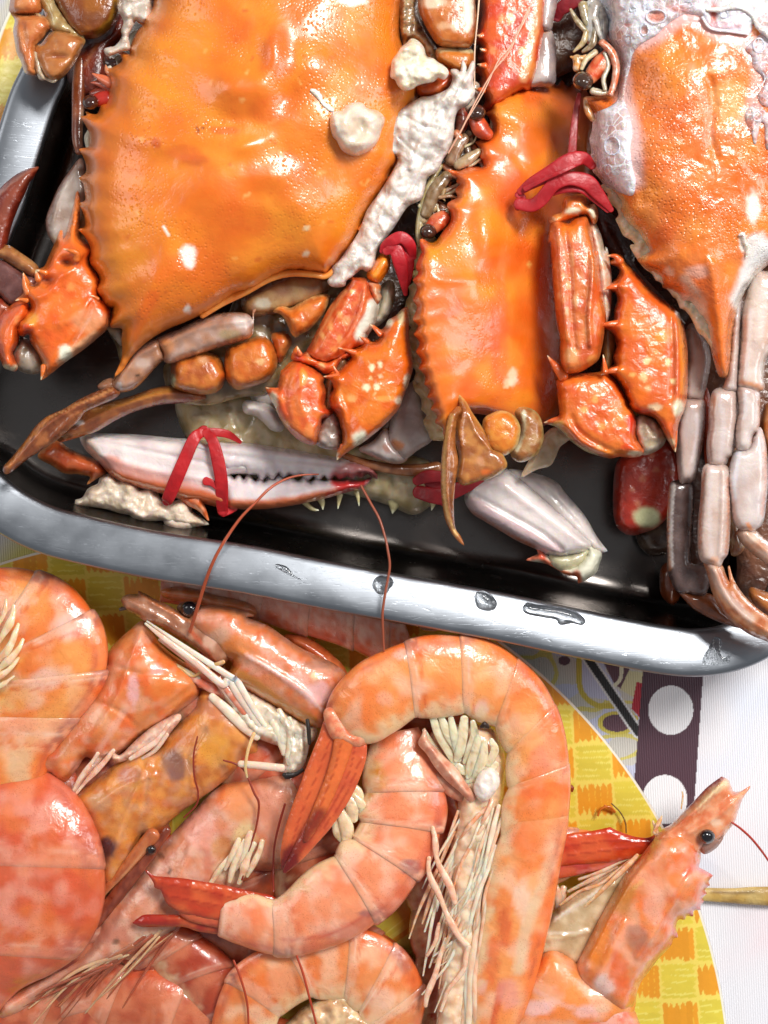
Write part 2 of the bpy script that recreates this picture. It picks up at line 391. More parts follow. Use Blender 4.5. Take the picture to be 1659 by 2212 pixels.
# steel
def steel(nm, r0, r1, col, str_):
    m = bpy.data.materials.new(nm); m.use_nodes = True; nt = m.node_tree; N = nt.nodes; Lk = nt.links
    b = N['Principled BSDF']; b.inputs['Metallic'].default_value = 1; b.inputs['Base Color'].default_value = col
    tc = N.new('ShaderNodeTexCoord')
    mp = N.new('ShaderNodeMapping'); mp.inputs['Scale'].default_value = (1/(S*160), 1/(S*3.0), 1/(S*40)); mp.inputs['Rotation'].default_value = (0, 0, math.radians(8))
    Lk.new(tc.outputs['Object'], mp.inputs['Vector'])
    n1 = N.new('ShaderNodeTexNoise'); n1.inputs['Scale'].default_value = 1; n1.inputs['Detail'].default_value = 4; Lk.new(mp.outputs[0], n1.inputs['Vector'])
    n2 = N.new('ShaderNodeTexNoise'); n2.inputs['Scale'].default_value = 1/(S*70); n2.inputs['Detail'].default_value = 5; Lk.new(tc.outputs['Object'], n2.inputs['Vector'])
    n3 = N.new('ShaderNodeTexNoise'); n3.inputs['Scale'].default_value = 1/(S*5); n3.inputs['Detail'].default_value = 3; Lk.new(tc.outputs['Object'], n3.inputs['Vector'])
    r = N.new('ShaderNodeMapRange'); r.inputs[1].default_value = .3; r.inputs[2].default_value = .7; r.inputs[3].default_value = r0; r.inputs[4].default_value = r1; Lk.new(n2.outputs['Fac'], r.inputs[0]); Lk.new(r.outputs[0], b.inputs['Roughness'])
    # random scratches
    sc_h = None
    for i, (ang, px) in enumerate(((40, 30), (-35, 42), (75, 36))):
        mp2 = N.new('ShaderNodeMapping'); mp2.inputs['Rotation'].default_value = (0, 0, math.radians(ang)); mp2.inputs['Scale'].default_value = (1/(S*px*2.2), 1/(S*px*.25), 1/(S*500))
        Lk.new(tc.outputs['Object'], mp2.inputs['Vector'])
        v = N.new('ShaderNodeTexVoronoi'); v.feature = 'DISTANCE_TO_EDGE'; v.inputs['Scale'].default_value = .6; Lk.new(mp2.outputs[0], v.inputs['Vector'])
        q = N.new('ShaderNodeMapRange'); q.inputs[1].default_value = 0; q.inputs[2].default_value = .025; q.inputs[3].default_value = 1; q.inputs[4].default_value = 0; Lk.new(v.outputs['Distance'], q.inputs[0])
        n4 = N.new('ShaderNodeTexNoise'); n4.inputs['Scale'].default_value = 1/(S*25); Lk.new(mp2.outputs[0], n4.inputs['Vector']); n4.inputs['Scale'].default_value = 1.7+i
        gt = N.new('ShaderNodeMath'); gt.operation = 'GREATER_THAN'; gt.inputs[1].default_value = .6; Lk.new(n4.outputs['Fac'], gt.inputs[0])
        mu = N.new('ShaderNodeMath'); mu.operation = 'MULTIPLY'; Lk.new(q.outputs[0], mu.inputs[0]); Lk.new(gt.outputs[0], mu.inputs[1])
        if sc_h is None: sc_h = mu.outputs[0]
        else:
            ad = N.new('ShaderNodeMath'); ad.operation = 'MAXIMUM'; Lk.new(sc_h, ad.inputs[0]); Lk.new(mu.outputs[0], ad.inputs[1]); sc_h = ad.outputs[0]
    bp = N.new('ShaderNodeBump'); bp.inputs['Distance'].default_value = S*.5; bp.inputs['Strength'].default_value = .22*str_; Lk.new(n1.outputs['Fac'], bp.inputs['Height'])
    bp2 = N.new('ShaderNodeBump'); bp2.inputs['Distance'].default_value = S*.7; bp2.inputs['Strength'].default_value = .05*str_; Lk.new(n3.outputs['Fac'], bp2.inputs['Height']); Lk.new(bp.outputs[0], bp2.inputs['Normal'])
    bp3 = N.new('ShaderNodeBump'); bp3.inputs['Distance'].default_value = S*1.0; bp3.inputs['Strength'].default_value = .22*str_; bp3.invert = True; Lk.new(sc_h, bp3.inputs['Height']); Lk.new(bp2.outputs[0], bp3.inputs['Normal'])
    Lk.new(bp3.outputs[0], b.inputs['Normal'])
    return m
M['steel'] = steel('satin_steel', .30, .42, (.31, .33, .36, 1), .7); M['well_shade'] = steel('shaded_well_steel', .20, .30, (.15, .135, .125, 1), .5)  # second steel has a darker base colour standing for shade in the well
def cloth():
    m = bpy.data.materials.new('printed_tablecloth'); m.use_nodes = True; nt = m.node_tree; N = nt.nodes; Lk = nt.links
    b = N['Principled BSDF']; b.inputs['Roughness'].default_value = .55
    at = N.new('ShaderNodeAttribute'); at.attribute_name = 'Col'
    tc = N.new('ShaderNodeTexCoord'); wv = N.new('ShaderNodeTexWave'); wv.bands_direction = 'X'
    mp = N.new('ShaderNodeMapping'); mp.inputs['Rotation'].default_value = (0, 0, math.radians(-3)); Lk.new(tc.outputs['Object'], mp.inputs['Vector'])
    wv.inputs['Scale'].default_value = 1/(S*16.0); wv.inputs['Distortion'].default_value = 1.2; wv.inputs['Detail'].default_value = 2; wv.inputs['Detail Scale'].default_value = 3; Lk.new(mp.outputs[0], wv.inputs['Vector'])
    q = N.new('ShaderNodeMapRange'); q.inputs[3].default_value = .93; q.inputs[4].default_value = 1.0; Lk.new(wv.outputs['Fac'], q.inputs[0])
    mx = N.new('ShaderNodeVectorMath'); mx.operation = 'SCALE'; Lk.new(at.outputs['Color'], mx.inputs[0]); Lk.new(q.outputs[0], mx.inputs['Scale']); Lk.new(mx.outputs[0], b.inputs['Base Color'])
    bp = N.new('ShaderNodeBump'); bp.inputs['Distance'].default_value = S*1.2; bp.inputs['Strength'].default_value = .5; Lk.new(wv.outputs['Fac'], bp.inputs['Height']); Lk.new(bp.outputs[0], b.inputs['Normal'])
    return m
M['cloth'] = cloth()
M['paper'] = shell('printed_paper_plate', rough=.35, coat=.35, crough=.25, bump=.1, bsc=30, sss=0, grain=.03)
M['wood'] = shell('bamboo', rough=.5, coat=.2, bump=.3, bsc=14, sss=0, grain=.1)
# ------------------------------------------------------------------ the setting: tablecloth, plate, tray
def inpoly(x, y, s, corner=True):
    P = np.array(parse(s)[0])[:, :2]; return inside(x, y, P)
def cloth_color(x, y):
    C = np.tile(lin((234, 232, 236)), (len(x), 1))
    def put(mask, c, a=1.0):
        m_ = (np.asarray(mask, float)*a)[:, None]; C[:] = C*(1-m_)+lin(c)*m_
    # faint pink and blue clouds of the print on the white field
    put(ss(.1, .6, noise(x*.7+y*.7, y-x, 130, 4, 2)), (240, 222, 226), .8)
    put(ss(.1, .6, noise(x, y, 160, 9, 2)), (222, 228, 242), .7)
    lx = 1388-(y-1455)*.077; rx = 1518-(y-1470)*.068
    left = x < lx
    put(left, (205, 200, 190))
    put(left & (noise(x, y, 46, 21, 1) > .05), (198, 200, 222))
    nn = abs(noise(x, y, 62, 33, 1)-.0)
    put(left & (nn < .10), (212, 198, 110))
    put(left & inpoly(x, y, 'I 540,590 660,590 760,700 770,830 600,800 560,700'), (198, 200, 224))
    put(left & inpoly(x, y, 'I 700,600 860,610 830,780 760,720'), (96, 62, 72))
    put(left & inpoly(x, y, 'I 850,650 935,660 920,830 800,760'), (214, 206, 160))
    P = cr(np.array(parse('I 810,600 800,700 740,760')[0])[:, :2], 5, False); put(left & (segdist(x, y, P) < 4), (226, 220, 190))
    put(left & inpoly(x, y, 'I 895,715 935,725 915,925 865,870'), (176, 30, 48))
    P = cr(np.array(parse('I 560,590 570,760 660,850 800,860 890,930')[0])[:, :2], 5, False); put(left & (segdist(x, y, P) < 6), (200, 180, 66))
    p = parse('I 780,955')[0][0]; q = np.hypot((x-p[0])/31, (y-p[1])/19); put(left & (q < 1.35), (205, 188, 80)); put(left & (q < 1), (98, 66, 78))
    p = parse('I 475,592')[0][0]; q = np.hypot((x-p[0])/13, (y-p[1])/10); put(left & (q < 1), (98, 66, 78))
    P = np.array(parse('I 600,560 905,1010')[0])[:, :2]; dd = segdist(x, y, P)
    put(left & (dd < 13), (225, 225, 225)); put(left & (dd < 8.5), (30, 27, 28))
    put((x > lx) & (x < rx), (78, 50, 62))
    for k in range(-8, 7):
        cx_, cy_ = 1449-k*13, 1534+k*193
        put(np.hypot((x-cx_)/48.5, (y-cy_)/53) < 1, (236, 236, 238))
    return C
def gridlines(dense, lo, hi):
    return np.unique(np.concatenate([dense, np.linspace(lo, dense[0], 60)[:-1], np.linspace(dense[-1], hi, 60)[1:]]))
gx = gridlines(np.arange(1150, 1560, 1.8), -2600, 4200); gy = gridlines(np.arange(1370, 1830, 1.8), -2600, 4800)
X, Y = np.meshgrid(gx, gy); nxg, nyg = len(gx), len(gy)
ids = np.arange(nxg*nyg).reshape(nyg, nxg)
F = np.stack([ids[1:, :-1].ravel(), ids[1:, 1:].ravel(), ids[:-1, 1:].ravel(), ids[:-1, :-1].ravel()], 1)
xx, yy = X.ravel(), Y.ravel()
o = mk('tablecloth', W(xx, yy, 1.5*noise(xx, yy, 260, 5, 2)*((xx > 1560) | (yy > 1900))), F, M['cloth'], C=cloth_color(xx, yy)); o['kind'] = 'structure'; o['label'] = 'white printed tablecloth with plum band of white dots'

PC = np.array([375.0, 2360.0]); PR = 1204.0
def plate_color(x, y, r):
    C = np.tile(lin((240, 218, 98)), (len(x), 1))
    x0, y0 = parse('L 530,50')[0][0]; p = 79.5
    u = (x-x0-.055*(y-y0))/p; v = (y-y0+.03*(x-x0))/p
    i = np.floor(u).astype(int); j = np.floor(v).astype(int); a = u-i; b = v-j
    par_ = (i+j) % 2 == 1
    def tri(t): return 1-abs(2*t-1)
    a2 = a+.02*noise(x, y, 14, 3)
    k = np.floor(a2*6).astype(int); f = a2*6-k
    h1 = hsh(i, j, k, 5); h2 = hsh(i, j, k, 9)
    jt = .03+.20*h1*(1-tri(f))+.05*h2; jb = .03+.24*h2*(1-tri(f))+.05*h1
    org = par_ & (b > jt) & (b < 1-jb) & (a > .03) & (a < .97)
    dark = hsh(i, j, k, 15)[:, None]
    C[org] = (lin((238, 162, 42))*(.9+.14*dark))[org]
    slit = org & (abs(f-.02) < .05) & (hsh(i, j, k, 27) > .6); C[slit] = lin((242, 190, 60))
    b2 = b+.03*noise(x, y, 16, 13)
    k = np.floor(b2*6).astype(int); f = b2*6-k; h1 = hsh(i, j, k, 35); h2 = hsh(i, j, k, 39)
    l = .02+.14*h1*(1-tri(f)); rr = .02+.14*h2*(1-tri(f))
    grn = ~par_ & (a > l) & (a < 1-rr) & (b > .03) & (b < .96)
    C[grn] = (lin((226, 206, 72))*(.92+.12*hsh(i, j, k, 45)[:, None]))[grn]
    s1 = grn & (f < .24) & (noise(x, y*4, 34, 51, 1) > -.1); C[s1] = lin((238, 226, 110))
    edge = r > PR-5; C[edge] = lin((240, 236, 220))
    return C
rr_ = np.r_[np.linspace(0, 860, 20)[:-1], np.arange(860, 1180, 2.4), np.arange(1180, PR-6, 2), [PR-6, PR-4.5, PR-3, PR-1, PR]]
a0, a1 = math.atan2(1150-2360, -60-375), math.atan2(2330-2360, 1204)
an = np.r_[np.linspace(a0, a1, 760), np.linspace(a1, a0+2*np.pi, 90)[1:-1]]
R_, A_ = np.meshgrid(rr_, an); nr, na = len(rr_), len(an)
def plate_z(r): return 14+34*ss(940, 1204, r)
x = PC[0]+(R_*np.cos(A_)).ravel(); y = PC[1]+(R_*np.sin(A_)).ravel(); r = R_.ravel(); n = len(x)
ids = np.arange(n).reshape(na, nr); nx_ = np.roll(ids, -1, 0)
F1 = np.stack([ids[:, :-1].ravel(), ids[:, 1:].ravel(), nx_[:, 1:].ravel(), nx_[:, :-1].ravel()], 1)
top = W(x, y, plate_z(r)); C = plate_color(x, y, r)
ring = ids[:, -1]; lo = W(x[ring], y[ring], plate_z(PR)-7); lo2 = W(PC[0]+1100*np.cos(an), PC[1]+1100*np.sin(an), 28); lo3 = W(PC[0]+930*np.cos(an), PC[1]+930*np.sin(an), 6)
a_ = n+np.arange(na); b_ = a_+na; c_ = b_+na
F2 = np.stack([ring, a_, np.roll(a_, -1), np.roll(ring, -1)], 1); F3 = np.stack([a_, b_, np.roll(b_, -1), np.roll(a_, -1)], 1)
F4 = np.stack([b_, c_, np.roll(c_, -1), np.roll(b_, -1)], 1)
white = np.tile(lin((236, 232, 220)), (3*na, 1))
pl = mk('paper_plate', np.concatenate([top, lo, lo2, lo3]), np.concatenate([F1[:, ::-1], F2, F3, F4]), M['paper'], C=np.concatenate([C, white]), own=True)
tag(pl, 'large round plate printed with a yellow and orange basket weave, under the shrimps', 'plate')

# a second plate of the same kind, mostly hidden under the tray
P2 = np.array([452.0, 232.0]); R2 = 480.0
rr2 = np.r_[np.linspace(0, 380, 8)[:-1], np.arange(380, R2-5, 4), R2-4, R2-2, R2]; an2 = np.linspace(0, 2*np.pi, 520, endpoint=False)
Ra, Aa = np.meshgrid(rr2, an2); x = P2[0]+(Ra*np.cos(Aa)).ravel(); y = P2[1]+(Ra*np.sin(Aa)).ravel(); r = Ra.ravel(); n2 = len(rr2)
ids = np.arange(len(x)).reshape(len(an2), n2); nx_ = np.roll(ids, -1, 0)
F1 = np.stack([ids[:, :-1].ravel(), ids[:, 1:].ravel(), nx_[:, 1:].ravel(), nx_[:, :-1].ravel()], 1)
ring = ids[:, -1]; a_ = len(x)+np.arange(len(an2)); F2 = np.stack([ring, a_, np.roll(a_, -1), np.roll(ring, -1)], 1)
zz2 = 10+26*ss(380, R2, r)
pl2 = mk('paper_plate', np.concatenate([W(x, y, zz2), W(P2[0]+(R2-6)*np.cos(an2), P2[1]+(R2-6)*np.sin(an2), 8)]), np.concatenate([F1[:, ::-1], F2]), M['paper'], C=np.concatenate([plate_color(x, y, r+PR-R2), np.tile(lin((236, 232, 220)), (len(an2), 1))]), own=True)
tag(pl2, 'second basket weave plate peeping out at the top left corner beside the tray', 'plate')
# tray: one pressed steel sheet with a flat rim, rounded corners and a deep well
inner = 'T 146,169 116,238 79,357 50,450 18,529 -40,690 -90,810 -108,900 -70,980 0,1026 50,1064 116,1097 198,1119 331,1148 440,1165 549,1182 690,1210 821,1235 960,1260 1097,1285 1228,1313 1377,1344 1440,1355 1500,1360 1560,1352 1612,1330 1650,1290 1672,1230 1690,1150 1760,850 1880,350 1960,-100 1940,-300 1800,-420 1300,-520 800,-560 400,-480 280,-250 200,0'
pts, _ = parse(inner); IN = cr(np.array(pts), 14, True)
T = np.roll(IN, -1, 0)-np.roll(IN, 1, 0); T /= np.hypot(*T.T)[:, None]
NO = np.stack([-T[:, 1], T[:, 0]], 1)
cen = IN.mean(0); 
if ((NO*(IN-cen)).sum(1) > 0).mean() < .5: NO = -NO
for _ in range(12): NO = (np.roll(NO, 1, 0)+NO+np.roll(NO, -1, 0)); NO /= np.hypot(*NO.T)[:, None]
def off(dx, z): q = IN+NO*dx; return W(q[:, 0], q[:, 1], z)
prof = [(97, 180), (99, 205), (101, 235), (102, 246), (100, 251), (96, 253.5), (88, 254.2), (72, 252.5), (52, 249), (32, 244.5), (14, 239.5), (5, 237), (0, 233), (-3, 226), (-5, 214), (-8, 200), (-22, 150), (-36, 90), (-42, 70), (-52, 56), (-66, 48), (-84, 45)]
rings = [off(a, b) for a, b in prof]; nI = len(IN)
V = np.concatenate(rings); F = []
for i in range(len(prof)-1):
    a = i*nI+np.arange(nI); b = (i+1)*nI+np.arange(nI)
    F += np.stack([a, np.roll(a, -1), np.roll(b, -1), b], 1).tolist()
F.append([(len(prof)-1)*nI+k for k in range(nI)])
tray = mk('steel_tray', V, F, M['steel'], own=True)
tray.data.materials.append(M['well_shade'])
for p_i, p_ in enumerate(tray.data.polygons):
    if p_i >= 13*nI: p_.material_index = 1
so = tray.modifiers.new('sheet', 'SOLIDIFY'); so.thickness = S*6; so.offset = -1
tag(tray, 'deep stainless steel tray with a wide flat rim, holding the crabs', 'tray')
# water beads on the rim
drops = [('H 1130,680 1150,630 1200,605 1260,620 1298,670 1290,700 1230,725 1160,722 1135,705', 6), ('H 860,450 880,415 920,405 965,420 975,450 950,480 940,510 900,522 870,500', 6), ('H 1470,520 1490,495 1540,505 1590,560 1570,605 1520,612 1480,590', 6),
         ('H 1345,690 1362,686 1364,705 1350,712', 5), ('H 1450,680 1475,660 1498,680 1490,710 1460,715 1448,700', 4), ('I 240,280 260,258 310,268 420,280 520,300 590,350 580,380 520,370 450,385 430,350 350,335 290,325 250,310', 7),
         ('I 1220,620 1260,560 1330,500 1350,460 1380,470 1400,540 1450,500 1480,560 1520,590 1500,640 1380,665 1260,665', 7), ('H 280,340 340,350 380,390 470,430 530,480 545,520 500,505 430,460 350,400', 2.5)]
for k, (s_, h_) in enumerate(drops):
    d_, _ = blob('water_drop', None, M['water'], s_, z=245.5, h=h_+1.5, hb=.5, step=3, own=True, seed=k, col=(255, 255, 255), fl=0, power=1.0)
    tag(d_, ['large round water bead in the bright middle of the tray rim', 'water bead crossed by the straight feeler on the tray rim', 'angular water bead to the right of the large round one on the rim',
             'tiniest water bead on the tray rim, right of the large one', 'small faint water bead on the rim below the angular one', 'long ragged streak of water along the inner edge of the rim', 'wide wet puddle on the rounded right corner of the tray rim',
             'thin smeared water trail on the rim left of the beads'][k], 'water drop', 'water beads on the tray rim')
# chopstick
t_ = tube('chopstick', None, M['wood'], 'L 1240,915,38,20 1450,925,44,20 1659,928,56,21 2400,950,70,22', flat=.55, m=16, own=True, seed=4, col=(196, 160, 84), mott=[((150, 112, 50), 18, .6), ((222, 196, 130), 30, .5)], strokes=[('L 1300,912 1450,905 1659,915', 2, (110, 80, 36), .8)])
tag(t_, 'bamboo chopstick lying on the white cloth behind the upright shrimp head', 'chopstick')
# ------------------------------------------------------------------ crabs
OR = (233, 108, 14); DO = (205, 66, 14); RO = (206, 58, 22); YO = (242, 140, 34); PK = (236, 150, 110); WH = (240, 232, 220); CR_ = (222, 208, 170)
GL = (190, 170, 158); GB = (150, 118, 96); BR = (140, 74, 30); OB = (190, 92, 30); DK = (60, 28, 14); OLV = (150, 130, 84); MAR = (120, 26, 18)
def spike(par, path, z, col=(226, 110, 40), tip=(245, 220, 190), seed=0, mat='claw'):
    pts, _ = parse(path)
    a = pts[0]; b = pts[-1]
    t = 'T %f,%f' % (b[0], b[1])
    return tube('spine', par, M[mat], path, z=z, flat=.8, n=4, m=8, ends='rr', seed=seed, col=col, spots=[(t, 7, 7, tip, .9)])
def eyeball(par, at, r, z, col=(58, 34, 26)):
    p = parse(at)[0][0]; n = 14; V = []; F = []
    f = frame(at.split()[0])[2]; r = r*f
    for i in range(n+1):
        for j in range(20):
            a = math.pi*i/n; b = 2*math.pi*j/20
            V.append((p[0]+r*math.sin(a)*math.cos(b), p[1]+r*.92*math.sin(a)*math.sin(b), z+r*math.cos(a)))
    V = np.array(V)
    for i in range(n):
        for j in range(20): F.append([i*20+j, (i+1)*20+j, (i+1)*20+(j+1) % 20, i*20+(j+1) % 20])
    C = np.tile(lin(col), (len(V), 1))
    return mk('eye', W(V[:, 0], V[:, 1], V[:, 2]), F, M['eye'], par, C)

# === big crab on the left
c1 = thing('crab', 'biggest crab with a broad smooth orange shell, at the left of the steel tray', 'crab', 'A 1200,800', 'boiled crabs in the tray')
_, S1 = blob('carapace', c1, M['carap'],
    'A 985,-200 1000,10! 985,70 930,110 945,160! 905,200 865,280 850,330 850,360 790,340 800,400 745,440 690,455! 715,490 725,550 715,620 700,680! 665,690 640,745 600,748 562,730! 570,755 525,765! 560,810 590,880 590,940 575,965 520,975! 552,1030 568,1090 565,1130 520,1165! 548,1200 558,1260 560,1310 520,1330! 552,1400 560,1480 515,1500! 560,1545 595,1620 '
    'D 590,215 640,290 655,340 630,400 665,450 690,500 742,515! 735,570 722,640 760,645 800,655 798,720 802,790 795,860 750,965! 800,920 860,830 960,735 1080,660 1200,610 1330,550 1430,490 1520,430 1659,385 E 60,345 140,305 240,280 390,285 470,300 530,240 610,140 690,20 '
    'B 690,1490 780,1330 850,1220 900,1120 945,1055 960,940 1000,760 1060,650 1080,560 1040,450 960,280 945,180 950,60 955,-200 700,-420 300,-500 -200,-480 -500,-350',
    z=330, h=140, hb=60, step=6.5, ew=330, power=.5, fl=.22, few=60, tilt=(-.05, -.05), seed=1,
    bumps=[('A 1540,560', 55, 45, 22), ('B 130,330', 26, 60, 16), ('B 400,420', 62, 48, 15), ('B 60,560', 30, 50, 11), ('B 480,800', 90, 55, 11), ('A 1480,1270', 80, 80, 13), ('A 1150,900', 90, 30, 7), ('B 150,1150', 60, 30, 8), ('A 1600,950', 40, 24, 7), ('A 900,700', 60, 100, 5), ('B 220,650', 30, 26, -6), ('A 1530,800', 60, 20, -5), ('A 1180,1080', 60, 16, -2), ('B 350,1350', 90, 45, 8)],
    ridges=[('A 1170,1060 1300,1050 1480,1040 1600,960 B 100,900', 12, 2), ('D 860,740 900,560 1000,420 1150,300', 40, 10), ('A 1200,760 1400,830 1600,830', 14, 2)],
    rough=[(5, 150), (1.2, 40), (.3, 14)],
    col=(236, 124, 22), mott=[((240, 146, 36), 110, .7, -.1), ((218, 90, 10), 90, .5, .05), ((238, 128, 34), 40, .25, .0), ((210, 80, 12), 26, .16, .15)],
    edge=[((232, 132, 50), 26, .5)],
    spots=[('D 1235,185', 17, 26, (248, 240, 226), 1), ('D 1225,160', 16, 20, (248, 240, 226), .8), ('D 1225,528', 9, 9, (248, 240, 226), 1), ('E 340,160', 8, 6, (246, 226, 190), .9), ('B 640,0', 34, 12, (250, 244, 232), 1), ('B 345,1490', 6, 5, (246, 220, 170), .8),
           ('B 150,350', 46, 60, (214, 74, 22), .55), ('B 150,700', 60, 36, (214, 84, 14), .45), ('A 1020,940', 12, 14, (196, 70, 8), .7), ('A 1260,1040', 34, 14, (200, 84, 20), .6), ('A 1460,850', 30, 10, (196, 80, 14), .6), ('A 1290,850', 3.5, 9, (130, 50, 10), .9), ('A 1355,800', 3, 5, (130, 50, 10), .9), ('A 1330,830', 3, 3, (120, 50, 10), .9),
           ('A 1200,1000', 40, 16, (222, 100, 30), .6), ('D 1250,520', 4, 4, (190, 80, 14), .6), ('D 1180,490', 3, 3, (190, 80, 14), .6), ('D 1080,420', 3, 3, (190, 80, 14), .6), ('D 1500,300', 60, 30, (214, 96, 16), .35), ('A 1600,70', 5, 5, (180, 70, 10), .6), ('A 1590,1440', 60, 40, (222, 96, 16), .3)],
    strokes=[('T %f,%f %f,%f' % (x_, y_, x_+dx_, y_+dy_), w_, c_, .55) for x_, y_, dx_, dy_, w_, c_ in [(random.uniform(260, 820), random.uniform(20, 640), random.uniform(-14, 14), random.uniform(-8, 8), random.uniform(1.5, 4), random.choice([(206, 86, 14), (214, 92, 20), (244, 176, 90), (246, 190, 110)])) for _ in range(46)]]+[('A 1062,1480 1085,1510 1105,1535', 3.2, (250, 244, 228), 1, .3), ('D 860,700 930,560 1000,440', 14, (222, 84, 16), .5), ('D 1330,570 1450,480 1659,400 E 240,300', 8, (236, 140, 70), .5)])
# rolled back rim of the shell
tube('shell_rim', c1, M['claw'], 'D 1320,570,20,318 1450,485,26,316 1600,415,24,318 E 100,330,22,322 240,292,24,326 390,300,22,328 470,310,20,326 540,250,18,326 620,150,16,326 700,30,14,326', flat=.8, seed=2, col=(226, 122, 44), mott=[((240, 160, 80), 20, .5)])
tube('shell_rim', c1, M['claw'], 'B 690,1500,12,330 790,1340,12,332 860,1215,12,334 920,1110,12,336 948,1040,10,338', flat=.9, seed=2, col=(216, 96, 24), mott=[((240, 160, 80), 20, .5)])
eyeball(c1, 'A 592,668', 54, 352, (66, 30, 20))
tube('eye_stalk', c1, M['claw'], 'A 700,640,52 650,650,50 615,660,40', z=340, col=(176, 34, 20), seed=3)
ob = [tube('mouthpart', c1, M['leg'], s_, z=z_, col=c_, seed=i) for i, (s_, z_, c_) in enumerate([
    ('A 720,540,40 660,510,26 605,482,6', 346, (214, 110, 70)), ('A 720,570,36 650,545,24 596,540,5', 338, (180, 84, 56)), ('A 740,490,26 700,460,18 690,425,4', 350, (206, 130, 90)), ('A 720,600,40 660,600,40 600,610,20', 330, (120, 40, 22)),
    ('A 740,420,40 700,400,34 690,360,10', 325, (70, 24, 12)), ('A 590,860,22 575,900,26 580,960,20', 318, (206, 200, 176)), ('A 780,430,30 770,390,26 800,370,12', 326, (110, 90, 70)), ('A 900,220,30 860,260,30 850,320,20', 318, (150, 140, 120)), ('A 720,440,14 700,450,12 700,470,10', 342, (216, 210, 190))])]
merge('mouthparts', ob, c1)
ob = [tube('spine', c1, M['claw'], s_, z=z_, col=(236, 140, 90), seed=i, spots=[('T 0,0', 1, 1, WH)]) for i, (s_, z_) in enumerate([('A 955,170,12 920,150,9 885,132,2', 352), ('A 830,375,12 800,358,9 768,340,2', 350)])]
merge('spine', ob, c1)
# folded left claw of the big crab
cl = M['claw']
blob('leg_flap', c1, M['leg'], 'A 520,1040 450,1130 390,1220 340,1330 305,1430 310,1510 340,1570 400,1640 480,1560 550,1400 575,1250 560,1120 545,1060', z=280, h=26, step=6, seed=4, col=(176, 156, 144), mott=[((206, 196, 186), 30, .6), ((140, 110, 90), 24, .5)], edge=((166, 110, 88), 8, .8), ridges=[('A 510,1080 400,1260 350,1450', 6, 5)], strokes=[('A 345,1560 400,1620 430,1600', 8, (220, 206, 180), .9)])
tube('leg_segment', c1, M['leg'], 'A 520,380,40,270 512,560,44,275 508,750,40,285 505,900,36,290 520,990,30,290', flat=.7, seed=6, col=(120, 56, 26), mott=[((160, 96, 60), 24, .6)], strokes=[('A 540,700 535,960', 3, (200, 160, 130), .7)])
wrist = blob('wrist', c1, cl, 'D 130,470 175,480 192,520 188,570 150,610 120,650 122,720 105,770 80,810 95,860 112,900 100,928 60,920 28,905 10,860 -20,800 -40,700 -20,620 30,540 80,500', z=300, h=44, hb=40, step=5.5, seed=7, col=(232, 88, 26), mott=[((214, 56, 18), 26, 0.43), ((240, 130, 60), 20, 0.25)], ridges=[('D 160,500 90,640 60,780 50,900', 7, 8), ('D 100,560 40,680 30,800', 6, 5)], rough=[(2.2, 22)], strokes=[('D 30,900 80,920 105,900', 5, (236, 220, 196), .9)], spots=[('D 120,600', 10, 12, (240, 160, 100), .7)])
blob('joint_skin', c1, M['smeat'], 'D 130,715 185,730 240,790 280,860 272,925 225,948 150,935 100,900 85,840 95,780', z=285, h=24, hb=20, step=6, seed=8, col=(156, 146, 128), mott=[((196, 188, 170), 18, .5), ((110, 96, 76), 16, .5)], ridges=[('D 150,740 130,860', 5, 6), ('D 190,740 210,880', 5, -4)], rough=[(4, 14)])
arm, SA = blob('claw_arm', c1, cl, 'A 505,1250 520,1330 515,1500 D 520,60 600,130 605,170 580,210 610,260 655,340 650,400 640,430 690,480 725,520 722,590 700,650 620,725 540,790 430,865 350,930 310,960 268,988! 285,950 285,900 265,840 215,760 200,730 190,690 140,700 112,670 125,610 170,560 200,520 196,480 150,455 100,470! 150,430 160,380 150,290! 195,350 225,370 250,330 250,290 238,270! 290,250 320,190 360,100 400,10 A 420,1560 480,1360',
     z=305, h=62, hb=40, step=5.5, ew=55, seed=9, col=(232, 100, 26), mott=[((214, 62, 18), 34, 0.43, .0), ((244, 150, 70), 40, 0.31, .1), ((240, 120, 40), 16, 0.19)],
     bumps=[('D 440,220', 16, 10, -22), ('D 305,340', 16, 9, -20), ('D 165,500', 9, 14, -16), ('D 170,650', 14, 16, 16), ('D 220,690', 10, 10, 8), ('D 500,170', 14, 14, 12), ('D 300,600', 40, 30, 6)],
     ridges=[('D 600,480 560,590 460,770', 5, -7), ('D 520,160 470,260 380,330 320,420 200,470', 8, 6), ('D 640,430 500,560 400,620', 10, 5)], rough=[(2.2, 26), (1.6, 9)],
     edge=[((226, 130, 70), 7, .5)],
     spots=[('D 430,225', 16, 8, (176, 86, 50), .8), ('D 310,345', 14, 8, (170, 80, 50), .8), ('D 165,505', 7, 12, (176, 90, 60), .8), ('D 430,810', 16, 22, (240, 232, 222), 1), ('D 290,900', 8, 14, (240, 190, 150), .6), ('D 200,590', 16, 16, (240, 160, 60), .7), ('D 460,380', 10, 10, (244, 160, 90), .5), ('D 165,660', 14, 14, (226, 60, 20), .8), ('D 580,600', 40, 26, (226, 160, 130), .5)],
     strokes=[('D 640,470 600,560 480,740', 3, (214, 120, 80), .7), ('D 620,700 480,800 400,870', 10, (236, 200, 170), .5), ('D 540,30 600,150 A 505,1500 520,1300', 5, (226, 120, 60), .4)])
